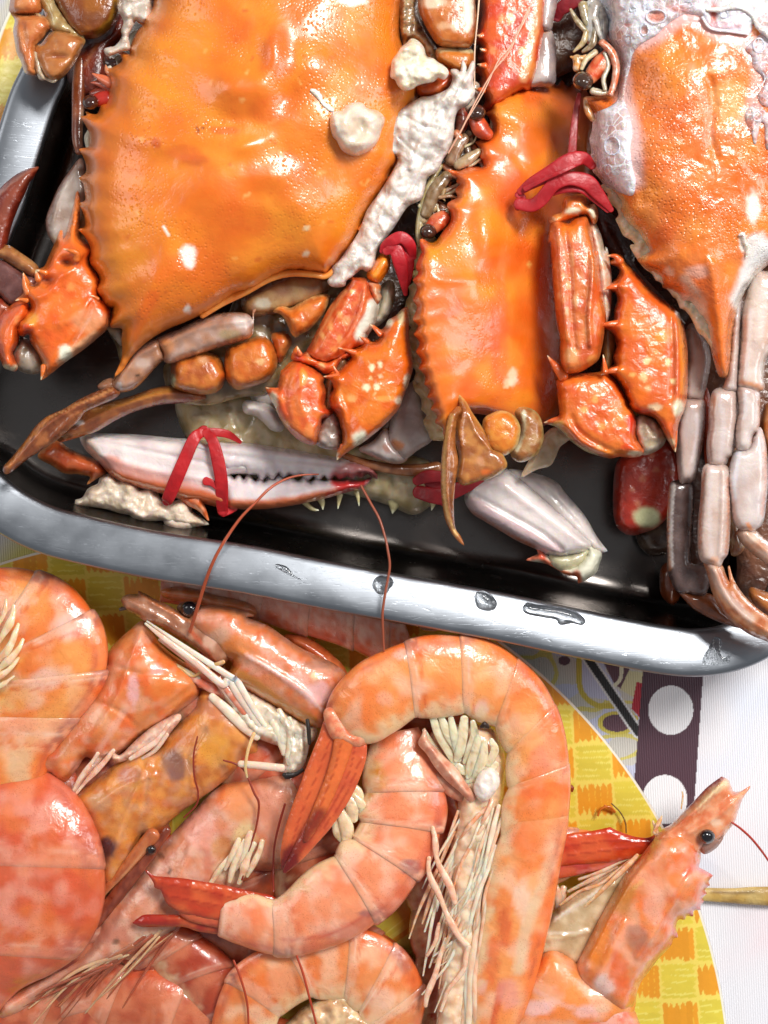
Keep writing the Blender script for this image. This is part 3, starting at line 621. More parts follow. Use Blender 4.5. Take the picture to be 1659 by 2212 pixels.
for i, (s_, z_) in enumerate([('D 500,200,26,365 500,160,22,372 460,145,13,376 415,133,3,374', 0), ('D 250,330,24,350 240,290,14,352 236,272,4,352', 0), ('D 640,460,14,350 615,445,9,354 590,436,3,356'.replace('D 640', 'D 640'), 0), ('D 175,470,18,340 135,462,10,342 103,470,3,342', 0), ('D 300,290,20,352 262,278,12,356 238,271,3,356', 0), ('D 180,420,24,340 160,360,18,342 152,292,3,344', 0), ('D 285,900,20,332 278,940,14,334 268,986,3,332', 0)]):
    spike(c1, s_, 350, seed=i)
# walking legs that hang over the tray corner
LEG = dict(mott=[((196, 164, 150), 22, .6), ((128, 80, 50), 26, .5), ((206, 140, 90), 12, .3)])
sg = blob('leg', c1, M['leg'], 'D 1020,735 1080,700 1180,660 1300,600 1420,565 1540,555 1620,570 1659,620 E -5,460 10,520 -10,560 D 1640,690 1560,730 1450,760 1330,800 1220,840 1130,870 1080,865 1055,800', z=290, h=44, step=5.5, seed=11, col=(178, 144, 128), ridges=[('D 1060,760 1300,650 1600,600', 6, 6)], edge=((196, 132, 96), 7, .7), spots=[('D 1580,610', 26, 14, (226, 214, 206), .8), ('D 1090,770', 16, 20, (214, 140, 80), .7), ('D 1500,690', 26, 12, (160, 140, 90), .6)], **LEG)[0]
blob('leg_segment', sg, M['leg'], 'D 1000,735 1040,740 1062,790 1070,840 1040,870 1010,900 930,990 870,1040 800,1060 760,1050 735,1020 760,960 810,900 870,820 930,770', z=292, h=34, step=5, seed=12, col=(166, 120, 94), ridges=[('D 1020,760 880,850 780,1000', 6, 6)], spots=[('D 930,880', 16, 12, (196, 170, 156), .8), ('D 775,1030', 7, 10, (206, 196, 190), .9), ('D 900,960', 5, 2, (60, 40, 30), .9)], edge=((170, 96, 50), 6, .7), **LEG)
blob('leg_tip', sg, M['leg'], 'D 760,1050 735,1035 640,1065 520,1120 420,1180 320,1225 240,1290 150,1410 70,1510 25,1560 35,1600 80,1580 180,1500 290,1430 380,1370 400,1350 470,1290 520,1240 560,1190 650,1150 740,1110 780,1075', z=300, h=18, step=5, seed=13, col=(134, 70, 36), ridges=[('D 760,1065 520,1160 320,1280 60,1560', 3.5, 7), ('D 700,1060 420,1200 200,1370', 2.5, 4), ('D 700,1110 500,1210 300,1400', 2.5, 4)], mott=[((180, 110, 60), 14, .6), ((96, 40, 20), 20, .5)], strokes=[('D 740,1050 500,1150 330,1230', 2.2, (216, 150, 96), .8), ('D 320,1235 180,1390 50,1560', 3, (196, 120, 50), .8)])
blob('leg_membrane', sg, M['flesh'], 'D 640,1030 690,990 740,985 760,1040 700,1060 660,1050', z=285, h=12, step=5, seed=14, col=(150, 110, 84))
sg = blob('leg', c1, cl, 'D 1130,850 1200,830 1290,803 1390,820 1430,850 1475,950 1465,990 1430,1055 1350,1082 1260,1075 1190,1060 1130,1030 1120,960', z=250, h=50, step=5.5, seed=15, fl=.72, few=12, col=(190, 92, 32), mott=[((150, 66, 26), 24, .6), ((216, 130, 60), 18, .5)], spots=[('D 1330,860', 14, 8, (214, 160, 130), .6), ('D 1460,970', 10, 10, (214, 90, 30), .9), ('D 1120,1000', 10, 18, (206, 206, 176), .9)], rough=[(3, 18)])[0]
blob('leg_segment', sg, cl, 'D 1480,800 1560,745 1640,720 E 60,705 120,760 150,860 135,930 90,985 20,1020 D 1560,1050 1500,1010 1475,950', z=262, h=48, step=5.5, seed=16, fl=.72, few=12, col=(204, 96, 28), mott=[((160, 70, 24), 24, 0.37), ((230, 140, 60), 16, 0.31)], spots=[('E 40,870', 10, 8, (240, 200, 150), .6)], edge=((222, 130, 70), 6, .6), rough=[(2.2, 20)])
blob('leg_segment', sg, M['leg'], 'D 1330,1085 1240,1062 1130,1035 1000,1055 880,1095 760,1130 640,1165 560,1200 480,1290 390,1325 365,1350 390,1385 440,1375 560,1340 640,1310 760,1240 900,1180 1060,1140 1200,1130 1330,1110', z=230, h=26, step=5, seed=17, col=(150, 82, 44), ridges=[('D 1240,1080 1000,1090 760,1170 560,1270 400,1350', 5, 6)], mott=[((196, 120, 60), 20, .6), ((110, 54, 36), 18, .5)], strokes=[('D 1120,1050 900,1110 620,1190', 6, (196, 130, 56), .7), ('D 1240,1120 1060,1150 880,1210 700,1280', 4, (170, 110, 110), .8)], spots=[('D 515,1268', 12, 6, (226, 214, 206), .95), ('D 420,1350', 12, 8, (120, 80, 30), .6)])
blob('leg_segment', c1, M['leg'], 'E -80,470 20,400 120,340 240,300 400,295 475,320 485,400 440,450 330,500 220,530 90,560 -40,560', z=262, h=42, step=6, seed=18, col=(164, 122, 76), mott=[((130, 80, 60), 26, .6), ((190, 160, 110), 20, .5)], rough=[(3, 22)], spots=[('E 60,490', 18, 14, (206, 206, 186), .6)])
blob('leg_segment', c1, cl, 'E 130,540 150,515 185,508 220,520 250,518 330,470 400,440 480,432 485,470 460,540 420,600 350,665 300,690 278,708 250,690 220,620 180,560', z=285, h=34, step=5, seed=19, col=(214, 104, 36), mott=[((180, 70, 24), 18, 0.37), ((240, 160, 90), 14, 0.31)], edge=((238, 180, 120), 5, .8), bumps=[('E 260,600', 14, 14, 10)], rough=[(2.2, 14)])
blob('leg_segment', c1, cl, 'E 115,700 160,680 215,690 245,740 220,790 190,850 160,870 140,800', z=255, h=30, step=5, seed=20, col=(190, 84, 30), mott=[((226, 150, 90), 14, 0.37)], rough=[(1.7, 14)])
ob = [blob('belly', c1, M['flesh'], s_, z=215, h=22, step=8, seed=i+21, col=(130, 112, 74), mott=[((90, 70, 44), 26, .6), ((190, 176, 140), 22, .5)], rough=[(6, 20)])[0] for i, s_ in enumerate(['D 1350,640 1480,580 1560,420 E 60,360 300,330 560,350 620,500 500,700 300,860 180,1000 60,1080 D 1560,1100 1350,1150 1150,1120 1080,1000 1100,860', 'D 690,480 760,520 800,640 840,800 800,900 760,760 700,640'])]
merge('belly', ob, c1)
for i, (s_, c_) in enumerate([('D 620,150 650,260 590,340 600,180', (120, 110, 84)), ('A 560,1130 600,1150 600,1600 550,1640 520,1500 545,1350', (150, 120, 80)), ('D 640,440 745,520 745,600 700,560', (160, 130, 90)), ('D 700,640 800,650 800,760 770,740', (150, 140, 124))]):
    blob('underside_rim', c1, M['leg'], s_, z=290, h=14, step=6, seed=i+30, col=c_, rough=[(3, 12)], mott=[((200, 180, 140), 12, .5)])

# === white stuff lying on the big crab
mem = blob('crumbly_membrane', None, M['meat'], 'B 835,780 870,745 940,715 1000,690 1090,640 1150,632 1230,605 1280,570 1300,510 1285,460 1320,455 1350,470 1365,395! 1385,440 1380,490 1430,400 1440,440 1425,540 1440,600 1400,680 1330,720 1305,800 1300,880 1270,980 1230,1040 1200,1110 1130,1160 1110,1240 1090,1300 1000,1350 940,1440 900,1500 E 850,70 800,150 780,250 740,280 700,265 640,310 600,340 590,372 540,380 500,370 485,340 520,300 515,255 560,210 610,140 690,20 '
     'B 740,1380 830,1250 900,1140 945,1050 925,1005 890,1020 870,970 870,930 835,880 850,830', z=352, h=16, hb=14, step=4.5, sm=2, ew=16, tilt=(0, -.10), own=True, seed=40, col=(226, 218, 208), rough=[(11, 34), (3.5, 15), (.6, 7)], ridges=[('B 1400,480 1330,620 1250,800 1150,1000 1050,1200 950,1350', 3, 6), ('B 1300,560 1200,700 1100,900 1020,1100', 3, 5), ('B 1000,760 1100,820 1250,850', 3, -5), ('B 950,900 1050,1000 1150,1050', 3, -5), ('B 1350,700 1250,950 1150,1120', 2.5, -6), ('B 900,1250 820,1420 E 850,50 700,200', 3, 6), ('E 800,100 720,180 600,320', 3, -6)], mott=[((200, 184, 170), 30, .55), ((240, 236, 230), 16, .8, .0), ((176, 156, 140), 12, .5, .22)], edge=((200, 184, 170), 5, .5))[0]
tag(mem, 'ragged greyish white membrane hanging off the right edge of the big crab shell', 'crab meat')
cm = M['meat']
o = blob('meat_lump', None, M['smeat'], 'B 500,790 520,735 580,725 610,690 660,672 710,678 735,710 800,725 845,760 848,800 830,850 815,900 790,945 735,990 670,1015 620,1005 575,975 545,920 515,880', base=S1, z=8, h=26, hb=12, step=4.5, own=True, seed=41, power=.5, ew=34, col=(230, 220, 200), bumps=[('B 700,830', 12, 22, -16), ('B 600,800', 12, 30, 8), ('B 700,930', 26, 12, 8), ('B 790,780', 16, 14, 6)], rough=[(3, 24), (1.5, 10)], mott=[((190, 172, 140), 26, .5), ((236, 232, 222), 22, .5)])[0]
tag(o, 'smooth beige lump of crab roe stuck on the big orange shell', 'crab meat')
o = blob('meat_chunk', None, cm, 'B 905,400 935,355 965,310 1000,285 1030,255 1070,270 1105,310 1125,370 1170,385 1200,410 1235,430 1268,470 1245,515 1200,505 1170,530 1100,545 1060,560 1030,580 980,588 945,560 925,520 895,500 900,440', z=425, h=24, hb=60, step=4, sm=3, own=True, seed=42, ew=20, col=(238, 230, 206), rough=[(9, 22), (4, 10), (1.2, 5)], mott=[((200, 182, 130), 24, .5), ((240, 236, 222), 12, .5)])[0]
tag(o, 'craggy white chunk of crab meat perched on the right edge of the big orange shell', 'crab meat')
o = blob('meat_shred', None, cm, 'A 780,-60 800,20 775,60 800,110 810,150 795,200 800,240 760,300 720,310 683,322 690,350 710,364 760,345 800,330 845,322 845,290 835,240 850,200 870,160 890,130 940,145 980,110 992,60 985,10 1000,-60', z=362, h=16, step=4.5, sm=2, own=True, seed=43, ew=16, col=(222, 210, 196), rough=[(8, 20), (4, 8)], mott=[((190, 170, 150), 16, .6)])[0]
tag(o, 'torn white shred of meat on the upper left margin of the big orange shell', 'crab meat')
o = blob('meat_flake', None, cm, 'B 370,590 400,588 440,625 450,660 520,715 500,725 455,690 415,640', base=S1, z=1.5, h=4, hb=1, step=3, own=True, seed=44, col=(244, 236, 222))[0]
tag(o, 'thin white flake lying on the big orange shell above the beige lump', 'crab meat')
# === lowest crab, lying belly up under the others, with a banded white claw
c5 = thing('crab', 'crab lying belly up under the others, its long white claw tied with red rubber', 'crab', 'D 1200,1500', 'boiled crabs in the tray')
blob('belly', c5, M['flesh'], 'T 380,860 430,830 500,815 560,820 620,850 680,900 760,960 860,980 930,1000 950,1060 900,1110 840,1090 770,1070 650,1050 540,1030 450,1000 400,940', z=110, h=60, step=8, seed=50, col=(190, 180, 136), mott=[((156, 140, 96), 30, .6), ((222, 214, 186), 24, .6), ((120, 100, 60), 14, .3, .2)], ridges=[('E 200,1100 210,1330', 4, -6), ('E 900,1500 905,1800', 3, -7), ('D 1450,1050 1550,1300 1600,1400', 4, -5)], rough=[(6, 26), (2, 9)])
blob('claw_arm', c5, cl, 'D 250,1490 300,1430 370,1385 450,1440 560,1490 650,1520 690,1580 680,1610 640,1625 570,1670! 590,1620 500,1600 420,1595 340,1545', z=150, h=40, step=5.5, seed=51, col=(176, 66, 26), mott=[((130, 44, 20), 22, 0.37), ((206, 110, 60), 16, 0.25)], edge=((206, 140, 90), 5, .6), rough=[(1.7, 18)])
blob('claw_palm', c5, M['smeat'], 'D 525,1370 560,1345 700,1343 900,1350 1100,1368 1300,1385 1430,1400 1560,1480 1659,1560 1659,1600 1500,1610 1490,1700 1500,1820 1400,1810 1300,1785 1200,1770 1060,1730 900,1690 760,1640 680,1560 610,1490 560,1440', z=165, h=55, hb=50, ew=34, step=5, seed=52, col=(228, 222, 220), mott=[((206, 184, 186), 40, .5), ((240, 236, 232), 30, .5)], ridges=[('D 620,1380 900,1440 1200,1500 1480,1560', 4, -5), ('D 640,1470 900,1560 1250,1620 1480,1660', 8, 5)],
     strokes=[('D 700,1560 860,1620 1060,1680 1300,1750 1500,1790', 22, (216, 104, 36), .95), ('D 690,1530 900,1590 1200,1650 1480,1700', 12, (226, 186, 180), .6), ('D 560,1380 620,1480', 12, (200, 180, 150), .6)], spots=[('D 1460,1690', 30, 24, (226, 220, 220), .6)], rough=[(1.1, 26)])
blob('upper_finger', c5, M['smeat'], 'D 1180,1385 1440,1395 1659,1408 E 100,1425 260,1448 430,1478 580,1505 690,1530 760,1560 800,1600 805,1635! 770,1618 740,1600 700,1625 670,1612! 640,1632 610,1615! 560,1635 530,1612! 490,1634 460,1610! 420,1640 390,1612! 350,1640 310,1600! 270,1612 230,1598! 190,1622 160,1590! 120,1640 90,1608! 50,1640 20,1606! D 1620,1600 1590,1570! 1560,1590 1530,1580! 1480,1590 1330,1500', z=182, h=40, hb=30, ew=26, step=4.5, seed=53, col=(230, 226, 226), mott=[((206, 198, 204), 30, .5)],
     ridges=[('D 1200,1440 1500,1480 E 0,1500 400,1530 650,1570', 5, -4)], strokes=[('E 560,1600 680,1560 790,1600', 18, (150, 60, 56), .85), ('E 700,1600 800,1610', 9, (90, 20, 20), .8)])
blob('lower_finger', c5, M['smeat'], 'D 1450,1620 1500,1612 1530,1640! 1560,1610 1590,1645! 1625,1612 E 10,1650 40,1618! 70,1655 95,1622! 130,1640 165,1600! 200,1640 240,1620! 290,1650 330,1616! 370,1654 410,1622! 460,1652 500,1632! 560,1650 620,1640 700,1650 770,1625! 740,1665 700,1695 620,1715 500,1750 380,1778 250,1805 100,1825 -20,1830 D 1560,1828 1480,1815', z=172, h=36, hb=30, ew=24, step=4.5, seed=54, col=(230, 224, 224), mott=[((206, 198, 204), 30, .5)],
     strokes=[('D 1450,1800 E 0,1810 250,1790 500,1740 640,1710', 13, (222, 120, 66), .95), ('E 540,1650 600,1680 700,1660', 15, (196, 34, 34), .95), ('E 640,1650 760,1640', 8, (120, 26, 26), .9), ('E 480,1740 620,1712', 6, (200, 60, 50), .8)])
blob('claw_spine', c5, cl, 'D 1180,1755 1240,1740 1300,1700 1340,1670 1345,1620! 1390,1605 1400,1660 1385,1700 1345,1750 1325,1790 1345,1840 1362,1908! 1320,1860 1280,1830 1220,1800', z=178, h=26, step=4.5, seed=55, col=(222, 104, 48), mott=[((240, 190, 160), 14, 0.37), ((200, 60, 40), 12, 0.31)], rough=[(1.7, 9)])
blob('belly_plate', c5, M['smeat'], 'E -60,1130 60,1140 120,1170 175,1240 195,1300 160,1325 110,1310 60,1260 10,1220 -60,1200', z=200, h=28, step=5, seed=56, col=(226, 222, 216), mott=[((190, 184, 176), 18, .5)], rough=[(4, 16)])
blob('belly_plate', c5, M['smeat'], 'E -30,1060 60,1000 150,940 200,1010 190,1100 120,1160 20,1150', z=185, h=24, step=6, seed=57, col=(196, 190, 180), mott=[((226, 222, 216), 18, .5)], rough=[(4, 16)])
blob('belly_plate', c5, M['leg'], 'E 900,1250 950,1110 1020,1010 1080,1000 1110,1120 1150,1300 1160,1380 1060,1450 990,1500 940,1470 885,1390', z=225, h=30, step=6, seed=58, col=(196, 176, 168), mott=[((222, 210, 204), 24, .6), ((160, 130, 110), 20, .3)], edge=((210, 190, 180), 6, .6), spots=[('E 930,1420', 16, 12, (214, 130, 66), .9), ('E 900,1440', 8, 16, (190, 100, 50), .7)])
blob('belly_plate', c5, M['leg'], 'E 690,1440 780,1390 860,1310 900,1380 960,1450 1000,1500 960,1530 900,1530 830,1510 760,1480', z=215, h=28, step=5, seed=59, col=(190, 172, 164), mott=[((222, 206, 200), 20, .6)], edge=((200, 130, 90), 5, .6), spots=[('E 870,1430', 9, 12, (180, 90, 50), .6)])
blob('belly_plate', c5, M['flesh'], 'E 900,1100 1000,1000 1060,1050 1000,1240 900,1330 840,1340 860,1200', z=190, h=24, step=7, seed=60, col=(130, 110, 88), mott=[((90, 60, 44), 18, .5)])
tube('leg', c5, M['leg'], 'E 560,1470,20,190 720,1530,28,192 900,1570,36,190 1080,1580,44,185 1200,1560,40,180', seed=61, col=(156, 92, 50), mott=[((196, 140, 100), 20, .6), ((110, 60, 36), 16, .5)])
for i, s_ in enumerate(['E 430,1755,26,150 445,1790,20,150 450,1835,3,148', 'E 670,1720,18,150 680,1760,12,150 686,1810,3,148', 'E 560,1740,22,146 555,1780,14,146 548,1830,3,146', 'E 915,1740,60,130 915,1800,40,132 905,1860,4,132', 'E 1170,1760,26,160 1170,1800,18,160 1160,1840,3,160', 'E 330,1790,18,140 380,1830,14,140 420,1840,5,140']):
    spike(c5, s_, 150, col=(200, 180, 140), tip=(236, 226, 206), seed=i)
o = blob('roe_clump', None, M['meat'], 'D 495,1775! 540,1760 580,1700 640,1670 660,1625 720,1605 780,1640 850,1635 890,1670 930,1705 980,1690 1030,1735 1060,1780 1110,1800 1150,1780 1200,1765 1245,1810 1255,1850 1310,1890 1362,1930! 1300,1940 1250,1950 1190,1940 1090,1925 1060,1905 1000,1910 950,1915 880,1900 850,1870 780,1855 700,1830 600,1815 500,1808', z=150, h=34, hb=60, step=4.5, own=True, sm=3, ew=22, seed=62, col=(226, 206, 180), bumps=[('D 840,1720', 14, 20, 16), ('D 920,1870', 16, 10, 12), ('D 720,1640', 16, 12, 10), ('D 1000,1840', 12, 14, 10), ('D 850,1820', 14, 9, 8), ('D 600,1730', 16, 10, 8), ('D 1160,1830', 14, 12, 8)], rough=[(7, 16), (4, 8)], mott=[((206, 180, 150), 20, .6), ((240, 222, 206), 14, .6)])[0]
tag(o, 'clump of cream roe lying in the tray below the banded white claw', 'crab roe')
o = blob('roe_bean', None, M['smeat'], 'D 1075,1900 1100,1870 1160,1860 1220,1875 1258,1905 1260,1940 1225,1962 1170,1968 1110,1955 1080,1930', z=158, h=22, step=3.5, own=True, seed=63, col=(236, 216, 196), power=.5)[0]
tag(o, 'smooth bean shaped piece of roe at the lower end of the cream clump', 'crab roe')

# === dark red claw and inverted white claw at the right bottom of the tray
c6 = thing('crab', 'half hidden crab with a broad smooth white claw pointing down right in the tray', 'crab', 'F 300,1600', 'boiled crabs in the tray')
blob('claw_palm', c6, M['smeat'], 'F 150,1405 300,1425 420,1470 480,1540 590,1670 660,1790 722,1872! 680,1885 640,1868 600,1830 540,1780 440,1690 330,1590 220,1500', z=165, h=34, step=5.5, seed=70, col=(222, 218, 214), mott=[((190, 184, 180), 34, .5)], ridges=[('F 300,1440 470,1620 640,1800', 5, -4)])
blob('claw_palm', c6, M['smeat'], 'F -90,1500 -20,1450 60,1420 150,1405 220,1450 330,1540 430,1630 520,1710 600,1790 640,1825 620,1870 560,1890 470,1905 380,1895 300,1855 200,1810 100,1750 0,1690 -60,1650 -100,1580', z=172, h=55, ew=42, step=5.5, seed=71, col=(230, 226, 222), mott=[((206, 196, 194), 40, .5)], ridges=[('F -60,1540 120,1640 330,1760 460,1860', 5, -9), ('F 60,1440 330,1640 600,1830', 12, 6)],
     strokes=[('F -60,1600 100,1700 280,1790 440,1880', 15, (206, 182, 184), .8), ('F -80,1640 0,1690 150,1780 300,1850', 5, (206, 110, 66), .9)])
blob('joint_skin', c6, M['smeat'], 'F 395,1895 470,1895 560,1880 600,1860 620,1880 590,1930 530,1975 460,1985 415,1960 395,1925', z=182, h=14, step=5, seed=72, col=(186, 184, 148), mott=[((216, 214, 190), 14, .5)])
blob('wrist', c6, cl, 'F 610,1880 620,1820! 640,1850 690,1890 675,1950 655,2000 600,2040 558,2058! 548,2020 490,2010 430,1975 370,1945 300,1932 256,1925! 300,1905 325,1890 310,1845! 345,1870 375,1900 395,1930 440,1965 500,1978 560,1950 595,1910', z=176, h=30, step=4.5, seed=73, col=(226, 214, 206), mott=[((240, 232, 226), 16, 0.31)], strokes=[('F 260,1925 330,1910 400,1960 480,2005 550,2030', 6, (214, 84, 44), .9), ('F 320,1860 350,1900', 8, (210, 70, 40), .9), ('F 545,2010 560,2050', 9, (214, 90, 50), .9), ('F 470,2000 500,2010', 6, (200, 96, 50), .8)], rough=[(1.7, 10)])
c7 = thing('crab', 'deeply buried crab showing one dark red claw with pale specks beside grey legs', 'crab', 'F 950,1500', 'boiled crabs in the tray')
blob('claw_palm', c7, cl, 'F 770,1420 800,1340 900,1290 1080,1230 1150,1330 1160,1480 1110,1620 1060,1690 1000,1740 930,1765 880,1780 820,1765 775,1710 762,1600', z=130, h=55, step=6, seed=75, col=(168, 38, 20), mott=[((120, 24, 14), 26, 0.43), ((196, 60, 30), 16, 0.25)], spots=[('F 930,1450', 8, 10, (216, 130, 100), .5), ('F 870,1520', 7, 6, (216, 130, 100), .5), ('F 1010,1400', 7, 8, (216, 130, 100), .5), ('F 1100,1420', 6, 7, (216, 130, 100), .5), ('F 900,1600', 8, 8, (216, 130, 100), .5), ('F 980,1320', 6, 7, (216, 130, 100), .5), ('F 960,1675', 30, 22, (214, 206, 170), .95)], rough=[(2.2, 20)])
blob('leg', c7, M['leg'], 'F 900,1760 1000,1700 1080,1640 1160,1700 1130,1850 1000,1900 920,1850', z=80, h=30, step=7, seed=76, col=(60, 40, 30), mott=[((110, 90, 70), 24, .5)])
blob('leg', c7, M['leg'], 'I 1040,60 1100,20 1160,100 1150,200 1110,265 1060,235 1035,180', z=90, h=25, step=7, seed=77, col=(110, 50, 22), mott=[((70, 30, 16), 18, .5)])
# === middle crab, standing on edge, with its two claws in front
c2 = thing('crab', 'middle crab leaning on edge, orange shell with two dark eyes and saw toothed left margin', 'crab', 'T 1050,560', 'boiled crabs in the tray')
blob('shell_edge', c2, M['flesh'], 'E 1095,60 1050,160 1040,250 1060,270 1010,290! 1050,340 1015,380! 1020,430 1000,470 990,520! 1020,560 1010,620! 1030,650 995,690! 1020,740 1015,800 1040,850 1030,890! 1060,930 1050,980! 1075,1020 1040,990 1055,1060! 1090,1100 1100,1150 1095,1180! 1130,1220 1110,1260 1140,1330 1180,1380 1300,1300 1300,700 1200,100', z=268, h=22, hb=30, tilt=(-.12, 0), step=5.5, seed=80, col=(206, 190, 138), mott=[((170, 150, 104), 16, .6), ((232, 222, 186), 12, .5)], rough=[(4, 9)])
_, S2 = blob('carapace', c2, M['carap'],
     'T 909,517 912,545! 900,575 905,590 893,605! 902,622 893,648! 902,664 893,690! 905,705 895,722! 908,740 900,760! 912,778 906,796! 920,812 918,830! 930,842 924,858! 938,868 932,884! 946,895 941,912! 958,925 960,940 978,938 990,905 1020,892 1070,900 1110,915 1150,925 1195,905 1225,850 1240,750 1250,620 1270,480 1285,350 1290,260 1275,215 1262,190! 1252,197 1240,180! 1228,190 1214,175! 1202,186 1188,173! 1176,184 1160,173! 1150,186 1134,175! 1125,190 1108,184! 1102,200 1086,196! 1082,212 1064,212! 1060,235 1050,245 '
     'B 1535,760 1555,830 1545,890 1500,910 1450,930! 1475,970 1465,1020 1495,1080 1400,1095 1340,1120 1268,1112! 1330,1160 1325,1190 1350,1205 1320,1240 1330,1290 1265,1335 1290,1400 1280,1460 1235,1520 1190,1580 1150,1590',
     z=272, h=90, hb=40, step=6, ew=160, power=.5, fl=.35, few=16, tilt=(-.62, -.03), seed=81,
     bumps=[('B 1540,1500', 28, 60, 12), ('E 1500,50', 26, 60, 12), ('E 1450,420', 36, 40, 9), ('C 80,760', 46, 50, 8), ('C 130,1050', 40, 40, 7), ('E 1500,1120', 30, 30, 8), ('F 120,500', 50, 60, 8)],
     ridges=[('E 1130,300 1250,340 1450,330', 10, 4), ('C 60,1000 140,1180 60,1500', 12, -4), ('E 1150,1180 1350,1120 1600,1200', 10, 5)], rough=[(4, 110), (1.8, 26), (.7, 12)],
     col=(234, 112, 24), mott=[((242, 146, 40), 70, .7), ((214, 80, 22), 60, .55, .05), ((236, 122, 50), 26, .35)], edge=((232, 96, 40), 10, .8),
     spots=[('F 175,860', 11, 22, (248, 236, 214), 1), ('F 270,210', 5, 6, (240, 180, 90), .8), ('F 160,770', 26, 60, (240, 160, 60), .5), ('E 1650,1010', 8, 14, (248, 214, 170), .8), ('E 1600,700', 22, 120, (222, 84, 40), .45), ('E 1180,120', 18, 30, (240, 140, 20), .8), ('E 1200,1320', 14, 22, (220, 90, 30), .7), ('C 40,1250', 30, 60, (210, 70, 16), .4)],
     strokes=[('E 1130,150 1120,350 1130,600 1160,900 1230,1180', 7, (240, 130, 60), .5), ('E 1110,1150 1190,1200 1240,1350', 6, (216, 190, 130), .6), ('C 20,560 150,525 290,545', 6, (240, 150, 70), .8)])
sg = tube('eye_stalk', c2, M['claw'], 'B 1530,880,40 1490,850,58 1460,800,55 1450,760,46', z=352, col=(200, 70, 30), mott=[((150, 40, 20), 14, .6)], seed=82)
eyeball(c2, 'B 1455,735', 60, 362, (62, 40, 30))
tube('eye_stalk', c2, M['claw'], 'B 1240,1420,50 1200,1450,60 1160,1490,50', z=350, col=(190, 60, 26), mott=[((230, 140, 100), 10, .6)], seed=83)
eyeball(c2, 'B 1138,1512', 56, 358, (62, 40, 32))
ob = []
rs = random.Random(5)
for i, (s_, c_) in enumerate([('B 1090,1600,26 1080,1500,28 1100,1350,26 1150,1200,22 1220,1080,18', (180, 160, 104)), ('B 1120,1400,40 1180,1250,50 1260,1150,40', (130, 100, 60)), ('B 1290,1050,46 1330,950,50 1380,900,36', (140, 96, 60)), ('B 1330,1080,34 1400,1040,40 1470,990,24', (176, 150, 110)),
    ('B 1200,1260,20 1270,1240,18 1340,1200,10', (150, 100, 60)), ('B 1210,1290,14 1280,1280,12 1320,1290,6', (176, 120, 70)), ('B 1230,1230,14 1290,1170,12 1350,1150,6', (110, 70, 40)), ('B 1250,1080,30 1300,1130,30 1340,1170,16', (206, 100, 50)), ('B 1320,870,30 1350,910,26 1370,950,10', (220, 110, 50)),
    ('B 1420,1010,18 1480,1060,14 1500,1110,10 1525,1165,3', (120, 76, 40)), ('B 1340,1050,14 1410,1080,12 1480,1040,8', (206, 190, 150)), ('B 1150,1310,22 1230,1350,26 1270,1400,16', (190, 110, 60)), ('B 1260,1370,14 1270,1440,12 1240,1500,8', (200, 190, 150)), ('B 1560,760,14 1550,830,14 1530,890,10', (200, 180, 140)), ('B 1100,1440,40 1120,1380,44 1180,1350,36', (196, 160, 110)), ('B 1390,960,26 1400,1020,24 1390,1080,14', (90, 60, 40)), ('B 1300,1180,20 1260,1200,22 1220,1230,12', (84, 54, 30)),
    ('B 1340,700,40 1360,790,44 1340,870,30', (176, 50, 30)), ('B 1440,560,40 1420,640,40 1400,700,30', (196, 176, 160))]):
    ob.append(tube('mouthpart', c2, M['leg'], s_, z=318+rs.uniform(-8, 22), col=c_, seed=i, m=10, mott=[((90, 60, 40), 8, .4), ((220, 200, 170), 7, .35)]))
rq = random.Random(8)
for i in range(34):
    t_ = rq.random(); x0 = 1120+t_*330+rq.uniform(-60, 60); y0 = 1420-t_*520+rq.uniform(-60, 60); a_ = rq.uniform(-1.6, 1.9); l_ = rq.uniform(60, 130)
    x1 = x0+l_*math.cos(a_); y1 = y0+l_*math.sin(a_); w_ = rq.uniform(8, 22)
    ob.append(tube('mouthpart', c2, M['leg'], 'B %d,%d,%d %d,%d,%d %d,%d,%d' % (x0, y0, w_, (x0+x1)/2+rq.uniform(-22, 22), (y0+y1)/2+rq.uniform(-22, 22), w_*.9, x1, y1, w_*.3), z=312+rq.uniform(-8, 26), flat=.5, m=8, seed=i, col=rq.choice([(150, 104, 62), (186, 150, 100), (120, 70, 40), (206, 110, 56), (214, 196, 156), (96, 60, 40)]), mott=[((90, 60, 40), 8, .4)]))
merge('mouthparts', ob, c2)
